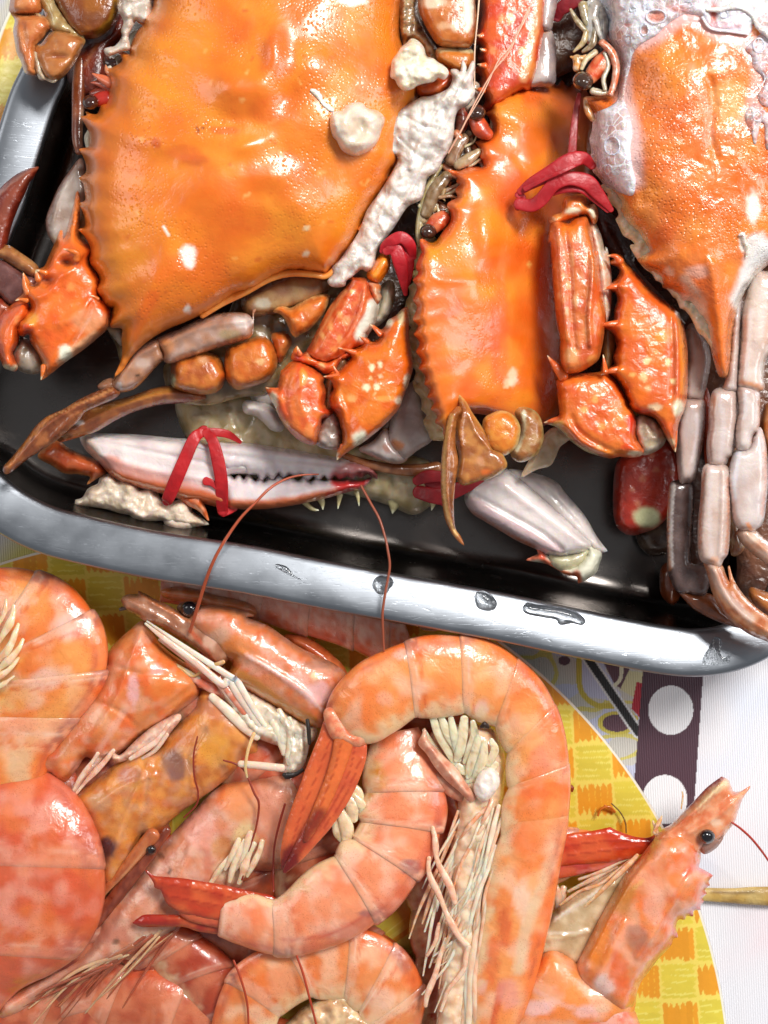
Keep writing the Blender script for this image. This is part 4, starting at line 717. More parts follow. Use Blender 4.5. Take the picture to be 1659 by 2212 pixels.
# paddles and joints at its lower end
blob('leg_joint', c2, M['claw'], 'F 5,1120 60,1075 120,1062 180,1090 215,1150 212,1210 190,1270 130,1315 70,1300 20,1250', z=395, h=28, step=4.5, seed=84, col=(214, 116, 34), mott=[((180, 80, 24), 18, 0.37), ((236, 160, 70), 12, 0.31)], edge=((190, 170, 110), 5, .7), rough=[(1.1, 16)])
blob('leg_joint', c2, M['claw'], 'F 190,1070 230,1040 300,1060 340,1120 350,1220 320,1300 260,1345 200,1350 165,1300 210,1220 220,1140', z=372, h=26, step=5, seed=85, col=(160, 96, 50), mott=[((120, 60, 30), 16, 0.37), ((200, 170, 130), 12, 0.31)], strokes=[('F 240,1060 235,1180 200,1290', 4, (216, 206, 190), .8)], edge=((176, 150, 100), 4, .7), rough=[(1.7, 12)])
blob('leg_joint', c2, M['claw'], 'E 1500,1270 1560,1230 1640,1220 1659,1300 F 100,1350 130,1360 110,1410 40,1450 -20,1450 E 1600,1500 1530,1420 1500,1340', z=385, h=28, step=4.5, seed=86, col=(200, 110, 44), mott=[((236, 160, 90), 14, 0.37), ((160, 80, 36), 12, 0.31)], strokes=[('F 20,1290 80,1320 125,1345', 4, (150, 130, 110), .9)], edge=((206, 190, 140), 4, .7), rough=[(1.7, 14)])
blob('leg_paddle', c2, M['leg'], 'E 1330,1078! 1380,1130 1420,1200 1480,1290 1540,1380 1560,1440 1610,1460 1650,1545 1600,1590 1530,1620 1440,1655 1365,1672 1325,1620 1345,1500 1320,1380 1320,1260 1350,1180', z=405, h=18, step=4.5, seed=87, ew=16, col=(170, 100, 44), mott=[((204, 140, 70), 16, .6), ((130, 66, 30), 18, .5)], ridges=[('E 1370,1200 1350,1320 1360,1420', 3, 6), ('E 1400,1190 1450,1330 1540,1440', 3, 4)], edge=((206, 160, 90), 4, .8), spots=[('E 1480,1520', 10, 12, (210, 150, 110), .7), ('E 1520,1590', 14, 8, (224, 110, 40), .7)])
blob('leg_tip', c2, M['leg'], 'E 1335,1165 1290,1200 1262,1260 1240,1400 1228,1520 1225,1660 1235,1800 1255,1900 1290,1980 1330,2030 1370,2066! 1345,2010 1310,1950 1300,1800 1312,1650 1330,1520 1312,1400 1320,1260 1350,1190', z=418, h=16, step=4, seed=88, col=(150, 86, 40), mott=[((190, 120, 60), 12, .5)], ridges=[('E 1310,1200 1270,1400 1262,1700 1300,1950', 3, 6)], strokes=[('E 1290,1220 1250,1400 1240,1640 1260,1850 1320,2000', 3.5, (222, 180, 110), .8), ('E 1290,1600 1285,1800 1310,1950', 4, (90, 44, 24), .7)])
blob('leg_flap', c2, M['flesh'], 'F 420,1160 480,1180 510,1215 450,1265 420,1330 390,1375 320,1395 270,1420 228,1442 250,1390 290,1320 330,1240 380,1180', z=250, h=12, step=5, seed=89, col=(200, 186, 156), mott=[((170, 150, 120), 16, .5)], edge=((230, 220, 196), 5, .6), rough=[(3, 12)])
# left claw (in front of the shell)
cl = M['claw']
blob('claw_finger', c2, cl, 'E 740,300 780,240 815,185 850,165 885,190 885,250 850,310 820,350 770,345', z=330, h=30, step=4.5, seed=90, col=(236, 120, 20), mott=[((214, 84, 16), 14, 0.31)], strokes=[('E 780,320 850,200', 4, (246, 170, 60), .6)])
blob('claw_finger', c2, M['smeat'], 'E 820,390 860,350 900,340 920,400 915,460 890,540 840,610 790,640 770,600 800,520 815,450', z=275, h=30, step=5, seed=91, col=(196, 190, 160), mott=[((222, 220, 206), 18, .6), ((150, 150, 110), 14, .4)])
blob('claw_joint', c2, cl, 'E 750,355 800,360 825,375 820,420 830,450 800,495 775,450 760,400', z=335, h=20, step=4, seed=92, col=(214, 120, 70), mott=[((236, 226, 206), 9, 0.50), ((180, 60, 30), 8, 0.37)], rough=[(2.2, 7)])
blob('claw_arm', c2, cl, 'E 640,335 612,325 622,292! 645,320 690,322 745,335 765,400 790,450 815,492 805,560 780,640 740,700 720,760 650,790 570,850 480,880 400,870 345,820 370,760 400,700 450,600 500,510 560,430 600,390', z=318, h=52, step=5, ew=36, seed=93, col=(212, 78, 30), mott=[((190, 52, 22), 24, 0.37), ((232, 130, 70), 13, 0.37, .1), ((236, 150, 100), 8, 0.25, .2)], ridges=[('E 735,345 700,520 620,700 500,830', 5, 9), ('E 640,400 560,560 440,780', 4, 5), ('E 590,400 480,560 390,760', 4, 5)],
     strokes=[('E 785,500 755,600 700,690', 15, (222, 216, 214), .95, .3), ('E 600,400 500,560 400,740', 3, (236, 150, 100), .7), ('E 730,350 700,520 620,700', 3, (236, 120, 80), .6)], spots=[('E 640,412', 5, 5, (236, 200, 140), .9), ('E 560,560', 6, 9, (236, 160, 100), .8), ('E 500,640', 6, 9, (236, 160, 100), .8), ('E 600,600', 10, 12, (236, 170, 120), .6), ('E 440,890', 10, 9, (236, 160, 100), .8), ('E 560,720', 7, 10, (236, 150, 90), .7), ('E 450,700', 5, 8, (240, 170, 110), .7), ('E 520,790', 8, 8, (240, 150, 80), .6)], rough=[(1.7, 18)])
blob('claw_knuckle', c2, cl, 'E 350,810 400,840 480,860 560,820 630,790 650,830 600,850 560,880 530,930 470,950 430,930 380,900 320,890 270,870 245,850 260,800 282,770! 305,820', z=322, h=40, step=4.5, seed=94, col=(222, 86, 34), mott=[((236, 150, 70), 12, 0.37), ((200, 50, 36), 14, 0.31)], spots=[('E 285,840', 12, 14, (206, 56, 50), .8), ('E 370,820', 10, 8, (226, 170, 130), .7), ('E 440,900', 8, 8, (240, 190, 140), .8)], rough=[(2.8, 14)])
blob('joint_skin', c2, M['smeat'], 'E 540,850 590,830 620,870 600,920 560,950 540,1000 520,1060 510,1190 470,1180 465,1080 470,990 510,940', z=316, h=22, step=4, seed=95, col=(150, 122, 84), mott=[((110, 84, 56), 12, .5)])
blob('wrist', c2, cl, 'E 240,875 300,868 370,905 430,945 455,975 450,1010 470,1060 462,1140 480,1180 515,1190 490,1230 445,1245 435,1300 415,1350 405,1400 370,1410 290,1375 210,1295 165,1220 140,1160 110,1110 78,1038! 110,1045 150,1045 165,1000 180,930! 195,920', z=328, h=56, step=5, ew=38, seed=96, col=(216, 82, 28), mott=[((196, 54, 28), 26, 0.37), ((238, 140, 60), 22, 0.37), ((236, 120, 80), 10, 0.19)], ridges=[('E 320,950 300,1100 340,1250', 10, 4), ('E 250,900 200,1080 230,1250', 6, -5), ('E 480,1180 430,1230 390,1350', 4, 5)],
     spots=[('E 130,1130', 8, 22, (238, 226, 210), .9), ('E 215,1280', 5, 8, (240, 180, 120), .7), ('E 320,970', 10, 20, (244, 160, 60), .6), ('E 360,1320', 12, 20, (228, 130, 70), .6), ('E 460,1190', 12, 7, (206, 40, 24), .7)], rough=[(1.7, 22), (2, 8)])
blob('joint_skin', c2, M['smeat'], 'E 420,1340 440,1270 475,1210 520,1205 550,1250 570,1340 565,1420 520,1440 450,1430 405,1400', z=318, h=26, step=4.5, seed=97, col=(160, 150, 140), mott=[((216, 210, 200), 14, .6), ((120, 90, 70), 12, .5)], rough=[(4, 10)])
blob('claw_palm', c2, cl, 'E 640,840 600,810 550,778! 610,780 660,785 700,770 725,745 715,720 685,698! 730,712 770,740 810,730 830,695 790,660 755,622! 790,640 830,665 860,640 880,600 930,570 970,530 1000,515! 1010,570 1010,700 1025,820 1035,900 1010,1000 975,1090 940,1180 870,1260 780,1340 700,1400 650,1430 590,1470 542,1512! 545,1450 575,1410 580,1340 565,1280 555,1240 530,1200 500,1160 495,1090 520,1050 500,990 455,968! 495,950 520,895! 530,940 560,925 600,880',
     z=330, h=64, step=5, ew=48, seed=98, col=(222, 96, 18), mott=[((206, 70, 16), 30, 0.34), ((242, 140, 40), 34, 0.37)], ridges=[('E 900,740 860,900 760,1150 640,1350', 14, 5), ('E 570,940 540,1080 590,1200 600,1380', 5, 6)],
     bumps=[('E 545,1175', 9, 10, 9), ('E 535,980', 8, 8, 8)],
     spots=[('E 770,910', 6, 9, (246, 230, 200), .95), ('E 825,890', 5, 9, (246, 230, 200), .95), ('E 735,1035', 8, 9, (246, 230, 200), .95), ('E 803,1030', 6, 9, (246, 230, 200), .95), ('E 760,975', 4, 4, (244, 200, 150), .9), ('E 820,960', 4, 5, (240, 180, 120), .7), ('E 640,1110', 11, 9, (232, 160, 100), .8), ('E 860,1110', 20, 6, (240, 170, 90), .5), ('E 830,965', 3, 3, WH, .8), ('E 790,1080', 3, 3, (240, 200, 150), .7),
            ('E 690,1380', 17, 24, (238, 226, 214), 1), ('E 1000,1000', 8, 20, (238, 220, 206), .9), ('E 945,1120', 11, 9, (238, 220, 206), .8), ('E 870,610', 12, 11, (240, 234, 224), 1), ('E 960,580', 9, 18, (222, 206, 170), .9), ('E 915,578', 10, 7, (206, 84, 20), .9), ('E 540,1490', 6, 12, (240, 220, 200), .8), ('E 530,1180', 12, 14, (206, 60, 40), .7), ('E 680,740', 10, 10, (226, 80, 60), .6)],
     edge=((226, 104, 50), 6, .6), rough=[(1.7, 26), (1.2, 8)])
for i, s_ in enumerate(['E 660,810,20,372 610,795,12,378 552,779,2,372', 'E 740,740,18,368 712,720,11,372 688,700,2,366', 'E 825,690,18,360 790,655,11,362 757,624,2,356', 'E 550,960,20,362 500,965,12,364 455,967,2,360', 'E 545,945,14,362 530,920,8,366 520,897,2,362', 'E 300,820,18,356 290,795,12,360 282,771,2,358', 'E 580,1420,20,345 562,1470,12,342 543,1510,2,338', 'E 160,1060,22,345 120,1050,12,340 80,1040,2,332']):
    spike(c2, s_, 350, seed=i, col=(222, 100, 50))
# right claw (between the middle crab and the foamy one)
blob('claw_finger', c2, cl, 'C 268,1405 280,1380 310,1370 345,1350 352,1290 375,1255 430,1245 490,1250 510,1310 548,1305 570,1350 568,1405 545,1425 520,1390 495,1370 470,1375 430,1385 350,1410 300,1440', z=368, h=34, step=4.5, seed=99, col=(216, 110, 44), mott=[((240, 180, 110), 12, 0.37), ((196, 70, 20), 10, 0.31)], spots=[('C 415,1345', 18, 8, (220, 206, 190), .9), ('C 285,1410', 7, 10, (226, 190, 160), .8), ('C 540,1350', 8, 14, (232, 222, 206), .9), ('C 440,1265', 14, 5, (240, 120, 30), .9)], rough=[(2.8, 10)])
blob('claw_arm_side', c2, M['smeat'], 'C 490,1370 540,1400 590,1500 620,1620 F 720,110 745,260 745,400 735,500 700,560 670,400 640,180 610,0', z=345, h=26, step=5, seed=100, col=(216, 206, 190), mott=[((196, 170, 130), 20, .6), ((214, 130, 80), 9, .5, .1)], ridges=[('F 650,20 700,250 720,480', 3, 5)])
blob('claw_arm', c2, cl, 'C 275,1440 300,1400 350,1420 390,1430 430,1395 500,1380 520,1440 560,1620 F 665,130 680,280 705,430 715,520 705,600 690,690 670,760 620,800 560,832 490,838 462,800 455,700 455,640 430,500 415,330 405,180 398,70 C 262,1550', z=372, h=50, hb=60, step=5, ew=34, seed=101, col=(206, 88, 34), mott=[((188, 58, 24), 28, 0.37), ((226, 140, 70), 20, 0.31)], ridges=[('F 625,0 640,250 620,500 630,680', 4.5, 12), ('F 480,0 510,250 520,500 540,700', 4, -8), ('C 320,1440 F 440,80 460,350 490,640', 5, 5)],
     spots=[('F 520,180', 6, 22, (236, 160, 110), .6), ('F 500,330', 6, 10, (236, 170, 120), .7), ('F 540,420', 7, 14, (236, 170, 120), .7), ('F 445,390', 4, 9, (236, 170, 120), .7), ('F 490,480', 5, 9, (236, 170, 120), .7), ('F 520,740', 17, 18, (230, 160, 110), .8), ('F 640,770', 11, 14, (226, 140, 70), .7), ('F 620,440', 5, 9, (236, 150, 100), .5), ('F 470,270', 4, 7, (236, 170, 120), .6), ('F 580,290', 5, 16, (236, 150, 100), .5), ('C 400,1470', 26, 26, (232, 110, 24), .8), ('F 600,600', 7, 12, (236, 150, 100), .5)], rough=[(1.7, 18)])
blob('joint_skin', c2, M['smeat'], 'F 700,560 750,560 770,640 755,760 740,830 760,870 820,980 880,1040 900,1080 860,1100 810,1010 760,930 720,870 690,840 700,740', z=335, h=14, step=4.5, seed=102, col=(130, 104, 60), mott=[((100, 76, 44), 12, .5)])
blob('wrist', c2, cl, 'F 435,885 480,862 560,845 640,842 690,830 710,790 700,732! 722,770 735,840 775,890 820,960 850,1030 880,1070 895,1130 890,1200 905,1240 940,1290 915,1318 870,1328 800,1322 740,1332 680,1318 600,1290 520,1235 470,1180 420,1145 356,1128! 400,1115 440,1100 450,1060 442,1000 438,940', z=336, h=62, step=5, ew=46, seed=103, col=(216, 88, 24), mott=[((200, 62, 24), 30, 0.34), ((240, 138, 50), 26, 0.37), ((230, 120, 60), 12, 0.25)], ridges=[('F 520,1100 560,1180 680,1260 760,1300', 6, -7), ('F 500,1150 620,1270 780,1320', 6, 5), ('F 700,860 780,960 860,1080', 4, 4)],
     bumps=[('F 870,1100', 8, 16, 8), ('F 870,1180', 8, 12, 8), ('F 890,1280', 14, 8, 6)],
     spots=[('F 590,1050', 9, 8, (240, 170, 100), .7), ('F 655,990', 7, 9, (240, 170, 100), .7), ('F 690,1155', 10, 8, (240, 160, 90), .7), ('F 800,1100', 9, 6, (240, 150, 80), .7), ('F 870,1130', 10, 24, (214, 36, 20), .8), ('F 880,1310', 18, 6, (240, 226, 206), .9), ('F 840,1270', 14, 8, (226, 60, 20), .7), ('F 430,1130', 16, 9, (236, 190, 120), .7), ('F 760,1300', 30, 8, (240, 130, 40), .7), ('F 680,1270', 8, 7, (240, 180, 120), .6)],
     strokes=[('F 400,1130 470,1190 540,1260 660,1320', 5, (206, 196, 150), .8)], rough=[(2.2, 26), (2, 9)])
blob('joint_skin', c2, M['smeat'], 'F 890,1085 930,1075 980,1100 1040,1160 1065,1215 1040,1265 990,1300 930,1312 905,1260 885,1200 880,1140', z=325, h=34, step=4.5, seed=104, col=(176, 164, 134), mott=[((222, 216, 200), 14, .6), ((130, 100, 90), 14, .4)], rough=[(5, 14)], ridges=[('F 960,1100 1000,1200', 4, -6)])
blob('claw_palm', c2, cl, 'F 735,200 765,172 722,158! 770,148 810,160 830,200 870,240 920,290 980,360 1040,410 1090,445 1135,490 1165,560 1182,640 1190,740 1190,860 1186,960 1170,1050 1140,1120 1128,1200 1120,1298! 1085,1240 1060,1200 1010,1110 960,1085 900,1075 860,1050 845,1000 815,930 780,880 740,850 685,850! 735,810 770,790 762,740 780,680 765,620 745,600 700,582 660,568! 715,550 765,530 770,470 785,420 775,375 740,362 697,356! 745,320 780,290 800,250 780,220',
     z=338, h=70, step=5, ew=52, seed=105, col=(218, 90, 26), mott=[((200, 68, 24), 40, 0.31), ((238, 138, 40), 40, 0.37, .05)], ridges=[('F 1120,480 1130,700 1130,960 1110,1100', 5, 7), ('F 1095,480 1105,700 1100,950', 5, -5), ('F 1000,1060 1060,1150 1120,1280', 5, 6)],
     bumps=[('F 790,200', 7, 7, 8), ('F 800,335', 8, 7, 8), ('F 780,560', 9, 8, 8), ('F 790,820', 8, 7, 8)],
     spots=[('F 955,770', 9, 8, (240, 200, 150), .9), ('F 1080,775', 7, 9, (240, 200, 150), .9), ('F 935,860', 9, 12, (240, 190, 140), .85), ('F 1108,888', 7, 7, (240, 200, 150), .9), ('F 870,850', 7, 6, (238, 170, 100), .8), ('F 1040,630', 14, 12, (240, 160, 70), .5), ('F 960,930', 8, 7, (240, 190, 140), .6), ('F 1010,720', 5, 5, (240, 170, 110), .6), ('F 1135,1040', 13, 19, (238, 220, 200), 1), ('F 1000,1040', 16, 9, (236, 200, 170), .8), ('F 900,960', 22, 18, (232, 104, 16), .8), ('F 1090,1240', 12, 8, (236, 200, 170), .8), ('F 930,1060', 20, 7, (206, 50, 30), .7)],
     strokes=[('F 1145,520 1165,700 1165,950', 6, (238, 140, 40), .7), ('F 1128,560 1135,800 1130,960', 2, (196, 70, 20), .6)], edge=((220, 120, 60), 5, .5), rough=[(1.7, 30), (1.2, 9)])
for i, s_ in enumerate(['F 800,190,24,380 770,160,14,384 726,159,3,380', 'F 800,335,24,384 750,340,14,388 700,356,3,384', 'F 790,555,26,384 730,556,15,388 664,569,3,382', 'F 800,820,26,384 740,828,15,388 690,850,3,382', 'F 715,830,18,400 708,780,11,392 701,735,3,392', 'F 470,860,34,368 425,800,22,372 378,740,3,368', 'F 450,1110,24,350 400,1118,14,348 360,1128,3,342', 'F 1110,1180,24,350 1118,1240,14,346 1120,1296,3,340']):
    spike(c2, s_, 380, seed=i+20, col=(222, 96, 40))

# === rubber bands
def band(label, parts, seed=0, col=(176, 16, 28), flat=.32):
    parts = [re.sub(r'(\d+),(\d+),(\d+),(\d+)', lambda q: '%s,%s,%.1f,%s' % (q[1], q[2], float(q[3])*.86, q[4]), s_) for s_ in parts]
    ob = [tube('rubber_band', None, M['band'], s_, flat=flat, seed=seed+i, n=8, m=20, sq=.5, col=col, mott=[((140, 10, 22), 20, .4), ((200, 40, 46), 14, .25)]) for i, s_ in enumerate(parts)]
    o = merge('rubber_band', ob, None); tag(o, label, 'rubber band', 'red rubber bands tying the claws'); return o
band('dark red rubber band wound over the claw tip beside the foamy crab shell', ['C 75,1225,26,400 150,1170,44,408 280,1100,60,416 390,1030,62,420 480,1010,50,418 540,1060,30,405', 'C 65,1300,44,398 150,1310,50,402 215,1270,52,410 290,1180,50,420 390,1140,50,424 500,1160,60,420 570,1230,50,412 660,1340,20,400', 'C 240,1240,30,402 350,1195,46,412 470,1190,50,415 560,1260,40,405 640,1340,24,398', 'C 60,1240,24,398 90,1260,30,394 70,1300,34,392 60,1330,20,396', 'C 110,1205,20,410 220,1150,14,424 330,1100,14,436 420,1060,14,436'], seed=1)
band('taut dull red strand of rubber rising from the band toward the foamy crab eye', ['C 405,1020,34,395 415,900,30,385 425,780,26,380 440,680,22,380 455,600,14,378'], seed=2, col=(150, 46, 44), flat=.4)
band('crimson rubber band bunched behind the left claw of the middle crab', ['E 835,150,20,352 860,110,36,358 920,70,46,366 970,60,46,368 1020,110,44,362 1040,190,26,350', 'E 860,150,30,356 920,130,50,362 955,220,56,358 975,320,42,346 990,430,16,330', 'E 900,100,40,350 1000,150,46,352 1015,280,30,342 995,380,18,330'], seed=3, col=(184, 14, 32))
band('bright red rubber band looped in an inverted V around the long white claw', ['D 1320,1330,36,226 1270,1370,46,236 1210,1500,50,236 1150,1640,52,228 1095,1770,46,205 1085,1790,30,188', 'D 1345,1330,34,228 1390,1390,42,238 1420,1500,50,238 1445,1640,50,230 1450,1780,48,208 1455,1850,40,190', 'D 1310,1325,26,224 1400,1330,32,216 1490,1345,30,206 1570,1395,14,192', 'D 1345,1650,34,225 1380,1660,26,226 1420,1690,24,224', 'D 1455,1850,40,188 1500,1840,30,180 1540,1830,16,170', 'D 1290,1330,20,216 1330,1315,34,224 1360,1322,22,226'], seed=5, col=(190, 18, 24))
band('dark crimson band bunched below the brown paddle of the middle crab', ['E 1060,1650,36,205 1130,1620,50,215 1230,1620,40,220', 'E 1070,1720,50,200 1150,1740,60,208 1230,1760,60,210 1280,1820,30,200', 'E 1290,1720,60,205 1400,1680,46,215 1490,1650,20,215', 'E 1150,1640,60,200 1240,1700,60,206'], seed=8, col=(150, 14, 24))
band('scrap of dark red band in the shadows at the top of the tray', ['C 310,120,30,300 340,60,50,310 420,0,60,320 470,-40,40,325'], seed=10, col=(130, 20, 34))

# === foamy crab on the right
c3 = thing('crab', 'right hand crab with glossy pitted shell edged in white foam and long grey legs', 'crab', 'C 1200,900', 'boiled crabs in the tray')
blob('shell_edge', c3, M['smeat'], 'C 600,1180 640,1240 625,1275! 660,1300 695,1330 710,1370 690,1400! 715,1450 740,1500 790,1530 810,1560 F 860,100 885,150! 905,180 930,215! 950,235 985,260 1010,300! 1035,310 1085,360 1110,395! 1130,410 1150,460! 1175,470 1210,510 1235,560! 1255,600 1290,630 1310,660! 1335,690 1345,700 1400,600 1300,300 1100,60 C 900,1400 750,1200', z=368, h=14, hb=16, step=5, seed=110, ew=10, tilt=(.04, -.02), col=(214, 206, 172), mott=[((190, 176, 130), 14, .6), ((236, 232, 214), 9, .6)], rough=[(4, 8), (2, 4)])
_, S3 = blob('carapace', c3, M['pitted'],
     'C 640,-250 620,-50 640,50 650,120 640,200 690,330 705,420 690,520 660,595 580,610 490,622! 520,680 560,730 555,800 545,900 550,1000 560,1100 620,1170 680,1230 720,1290 720,1340 760,1420 830,1490 870,1560 900,1600 F 900,170 960,240 1030,280 1050,340! 1110,370 1140,400 1160,440 1210,440 1250,500 1290,560 1320,660 1345,760 1375,850 1405,862 1425,850 1440,740 1452,600 1480,470 1520,370 1590,270 1659,205 1760,120 T 1790,420 1950,200 2050,-80 2000,-300 1700,-420 1400,-380 1300,-250',
     z=372, h=118, hb=50, step=6, ew=260, power=.5, fl=.25, few=50, tilt=(-.03, -.03), seed=111,
     bumps=[('C 1120,520', 70, 55, 14), ('C 1100,750', 55, 50, 10), ('C 960,400', 40, 40, 8), ('C 1000,1150', 60, 50, 8), ('F 1120,200', 50, 40, 7), ('C 1380,400', 60, 60, 8), ('C 930,900', 30, 50, 6)],
     ridges=[('C 1290,500 1310,650 1290,860 1330,1000', 8, -6), ('C 800,1060 840,1150 860,1300', 8, -4), ('F 1330,200 1370,450 1400,700', 12, 8)], rough=[(4, 130), (2.4, 26), (1.4, 11)],
     col=(230, 112, 34), mott=[((238, 142, 50), 80, .7), ((214, 84, 28), 60, .45), ((234, 144, 80), 30, .3)],
     edge=((216, 190, 150), 5, .4),
     spots=[('C 1565,1320', 17, 36, (246, 232, 216), 1), ('C 1400,650', 40, 60, (238, 170, 100), .7), ('C 1340,450', 24, 8, (238, 190, 130), .5), ('C 1450,1250', 40, 90, (226, 104, 16), .6), ('F 1600,130', 30, 40, (242, 236, 230), .9), ('F 1560,290', 26, 34, (242, 236, 230), .9), ('F 1511,80', 7, 22, (246, 236, 224), .9), ('F 1250,250', 26, 16, (238, 190, 170), .6), ('F 1080,250', 12, 10, (238, 226, 200), .6)],
     strokes=[('C 760,300 720,420 730,560 760,700 800,850 800,1000 810,1160', 17, (238, 200, 196), .85, .8), ('C 860,270 960,220 1060,140 1160,110 1260,160 1340,220 1460,250 1560,280', 15, (238, 190, 186), .85, .8), ('C 1540,300 1600,480 1560,640 1500,760', 14, (236, 180, 170), .7, .8), ('C 1170,420 1200,560 1270,700 1290,900', 8, (240, 180, 150), .4, .8), ('F 1659,120 1590,200 1530,320 1500,420', 20, (240, 234, 228), 1), ('C 720,1260 800,1440 880,1540 F 930,200 1000,270', 8, (226, 200, 130), .6), ('F 1180,300 1260,420 1300,560 1340,700', 12, (232, 196, 170), .6), ('F 1330,450 1370,650 1400,800', 8, (230, 110, 30), .6), ('F 1150,400 1220,430 1270,480', 10, (236, 226, 210), .7)])
tube('eye_stalk', c3, M['claw'], 'C 640,350,44 600,400,60 560,450,56 520,500,44', z=424, col=(206, 66, 24), mott=[((236, 150, 110), 12, .6)], seed=112)
eyeball(c3, 'C 480,515', 68, 428, (64, 42, 30))
ob = []
for i, (s_, c_, z_) in enumerate([('C 600,270,24 660,330,26 690,420,24 680,520,22 655,600,20', (220, 100, 40), 440), ('C 620,340,16 640,420,14 610,500,16 620,570,14', (196, 186, 160), 436), ('C 560,330,20 500,380,18 470,440,12', (216, 196, 150), 428), ('C 440,440,26 445,400,30 440,370,30', (226, 150, 60), 418), ('C 400,362,6 430,370,16 470,372,20 498,350,4', (226, 150, 60), 420), ('C 540,580,24 590,590,22 630,590,14', (206, 190, 160), 430),
    ('C 490,630,10 510,700,26 540,760,20', (226, 150, 70), 400), ('C 560,40,60 540,150,60 540,250,50', (190, 182, 176), 380), ('C 480,30,34 500,120,30 540,200,24', (176, 156, 110), 386), ('C 400,60,10 440,130,18 500,200,20', (150, 130, 80), 388), ('C 600,60,24 610,160,34 600,260,26', (120, 116, 120), 392), ('C 500,200,18 480,270,20 420,330,8', (196, 170, 110), 392), ('C 560,180,18 540,280,22 480,330,12', (150, 126, 90), 395), ('C 470,60,16 520,20,20 560,-30,20', (206, 200, 190), 386), ('C 560,120,20 580,200,20 600,250,10', (222, 214, 206), 398)]):
    ob.append(tube('mouthpart', c3, M['leg'], s_, z=z_, col=c_, seed=i, m=10, mott=[((90, 70, 50), 7, .5), ((230, 220, 200), 6, .4)], rough=.1))
merge('mouthparts', ob, c3)
# foam on its shell
fm = [blob('foam', None, M['foam'], 'C 640,-160 600,-40 585,50 610,110 640,150 628,230 680,300 700,380 700,480 705,560 700,640 640,690 555,725 545,770 540,830 525,890 535,960 530,1020 545,1090 580,1130 620,1180 680,1210 740,1235 795,1240 810,1150 790,1060 775,950 790,850 775,750 740,640 745,540 770,450 790,350 830,290 890,250 950,215 1000,165 1060,120 1130,85 1200,90 1245,110 1275,170 1330,185 1400,195 1470,205 1540,215 1560,150 1590,180 1659,260 1800,300 1800,-100 1400,-180 1000,-180', base=S3, z=1.0, h=7, hb=1, step=4.5, ew=13, sm=3, seed=120, col=(244, 240, 246), mott=[((236, 206, 208), 22, .5, .12), ((250, 248, 250), 16, .5)], rough=[(3.0, 12), (1.6, 5)],
      bumps=[('C 940,105', 20, 14, -7), ('C 700,45', 14, 12, 6), ('C 870,190', 9, 12, -5), ('C 665,930', 14, 17, -6), ('C 770,150', 14, 4, -5), ('C 1310,90', 9, 26, -7), ('C 620,1040', 6, 14, -5)],
      spots=[('C 950,105', 22, 12, (228, 120, 84), .85), ('C 875,190', 8, 11, (226, 130, 96), .7), ('C 760,158', 12, 3, (190, 60, 40), .7), ('C 665,930', 12, 17, (232, 190, 186), .7), ('C 1310,90', 8, 28, (216, 90, 60), .9), ('C 1100,60', 26, 9, (228, 150, 150), .6), ('C 1400,160', 50, 11, (232, 170, 180), .6), ('C 720,560', 14, 34, (232, 150, 120), .55), ('C 610,1080', 5, 12, (90, 90, 100), .4)])[0],
      blob('foam', None, M['foam'], 'C 1590,240 1620,220 1680,210 1800,200 1800,650 1659,680 1610,650 1600,600 1640,540 1620,480 1570,430 1560,360 1520,310', base=S3, z=1.0, h=6, hb=1, step=4.5, ew=10, sm=3, seed=121, col=(226, 208, 214), mott=[((216, 120, 90), 12, .8, .08), ((244, 240, 244), 10, .5)], rough=[(2.4, 9)])[0],
      blob('foam', None, M['foam'], 'C 1540,690 1590,660 1650,720 1700,690 1780,720 1780,850 1659,950 1640,800 1610,780 1590,860 1575,920 1560,860 1530,790 1515,740', base=S3, z=1.0, h=6, hb=1, step=4.5, ew=10, sm=3, seed=122, col=(232, 216, 214), mott=[((216, 110, 80), 10, .8, .1), ((246, 242, 244), 9, .5)], rough=[(2.4, 8)])[0]]
rg = []
for k, (px_, py_, rx_, ry_) in enumerate([(945, 105, 62, 44), (700, 42, 50, 38), (870, 190, 28, 36), (665, 930, 48, 58), (1590, 740, 26, 30), (1600, 290, 34, 46), (800, 60, 20, 16), (1150, 30, 26, 20), (770, 250, 20, 26), (640, 1080, 22, 30), (1380, 90, 24, 24), (880, 40, 18, 16)]):
    pth = 'C '+' '.join('%f,%f,%f' % (px_+rx_*math.cos(a), py_+ry_*math.sin(a), 5+2*math.sin(3*a+k)) for a in np.linspace(0, 2*math.pi, 15))
    rg.append(tube('foam', None, M['foam'], pth, z=7, base=S3, n=3, m=8, seed=k, col=(244, 238, 246)))
rg.append(tube('foam', None, M['foam'], 'C 1270,60,12 1350,60,18 1440,40,22 1520,60,20 1570,110,14 1600,170,22 1650,200,30 1720,260,30', z=9, base=S3, seed=30, col=(240, 232, 226), rough=.3))
rg.append(tube('foam', None, M['foam'], 'C 1600,250,8 1580,350,6 1600,420,5 1640,500,5 1600,560,4', z=4, base=S3, seed=31, col=(244, 236, 236), rough=.3))
rg.append(tube('foam', None, M['foam'], 'C 1240,110,10 1280,170,10 1330,190,12 1420,200,10 1530,215,12', z=5, base=S3, seed=32, col=(240, 230, 236), rough=.3))
rg.append(tube('foam', None, M['foam'], 'C 1475,1500,6 1500,1492,14 1510,1540,12 1530,1580,14 1520,1640,6', z=4, base=S3, seed=33, col=(250, 240, 226), rough=.2))
o = merge('foam', fm+rg, None); tag(o, 'white bubbly foam clinging along the top and left margin of the right crab shell', 'foam')
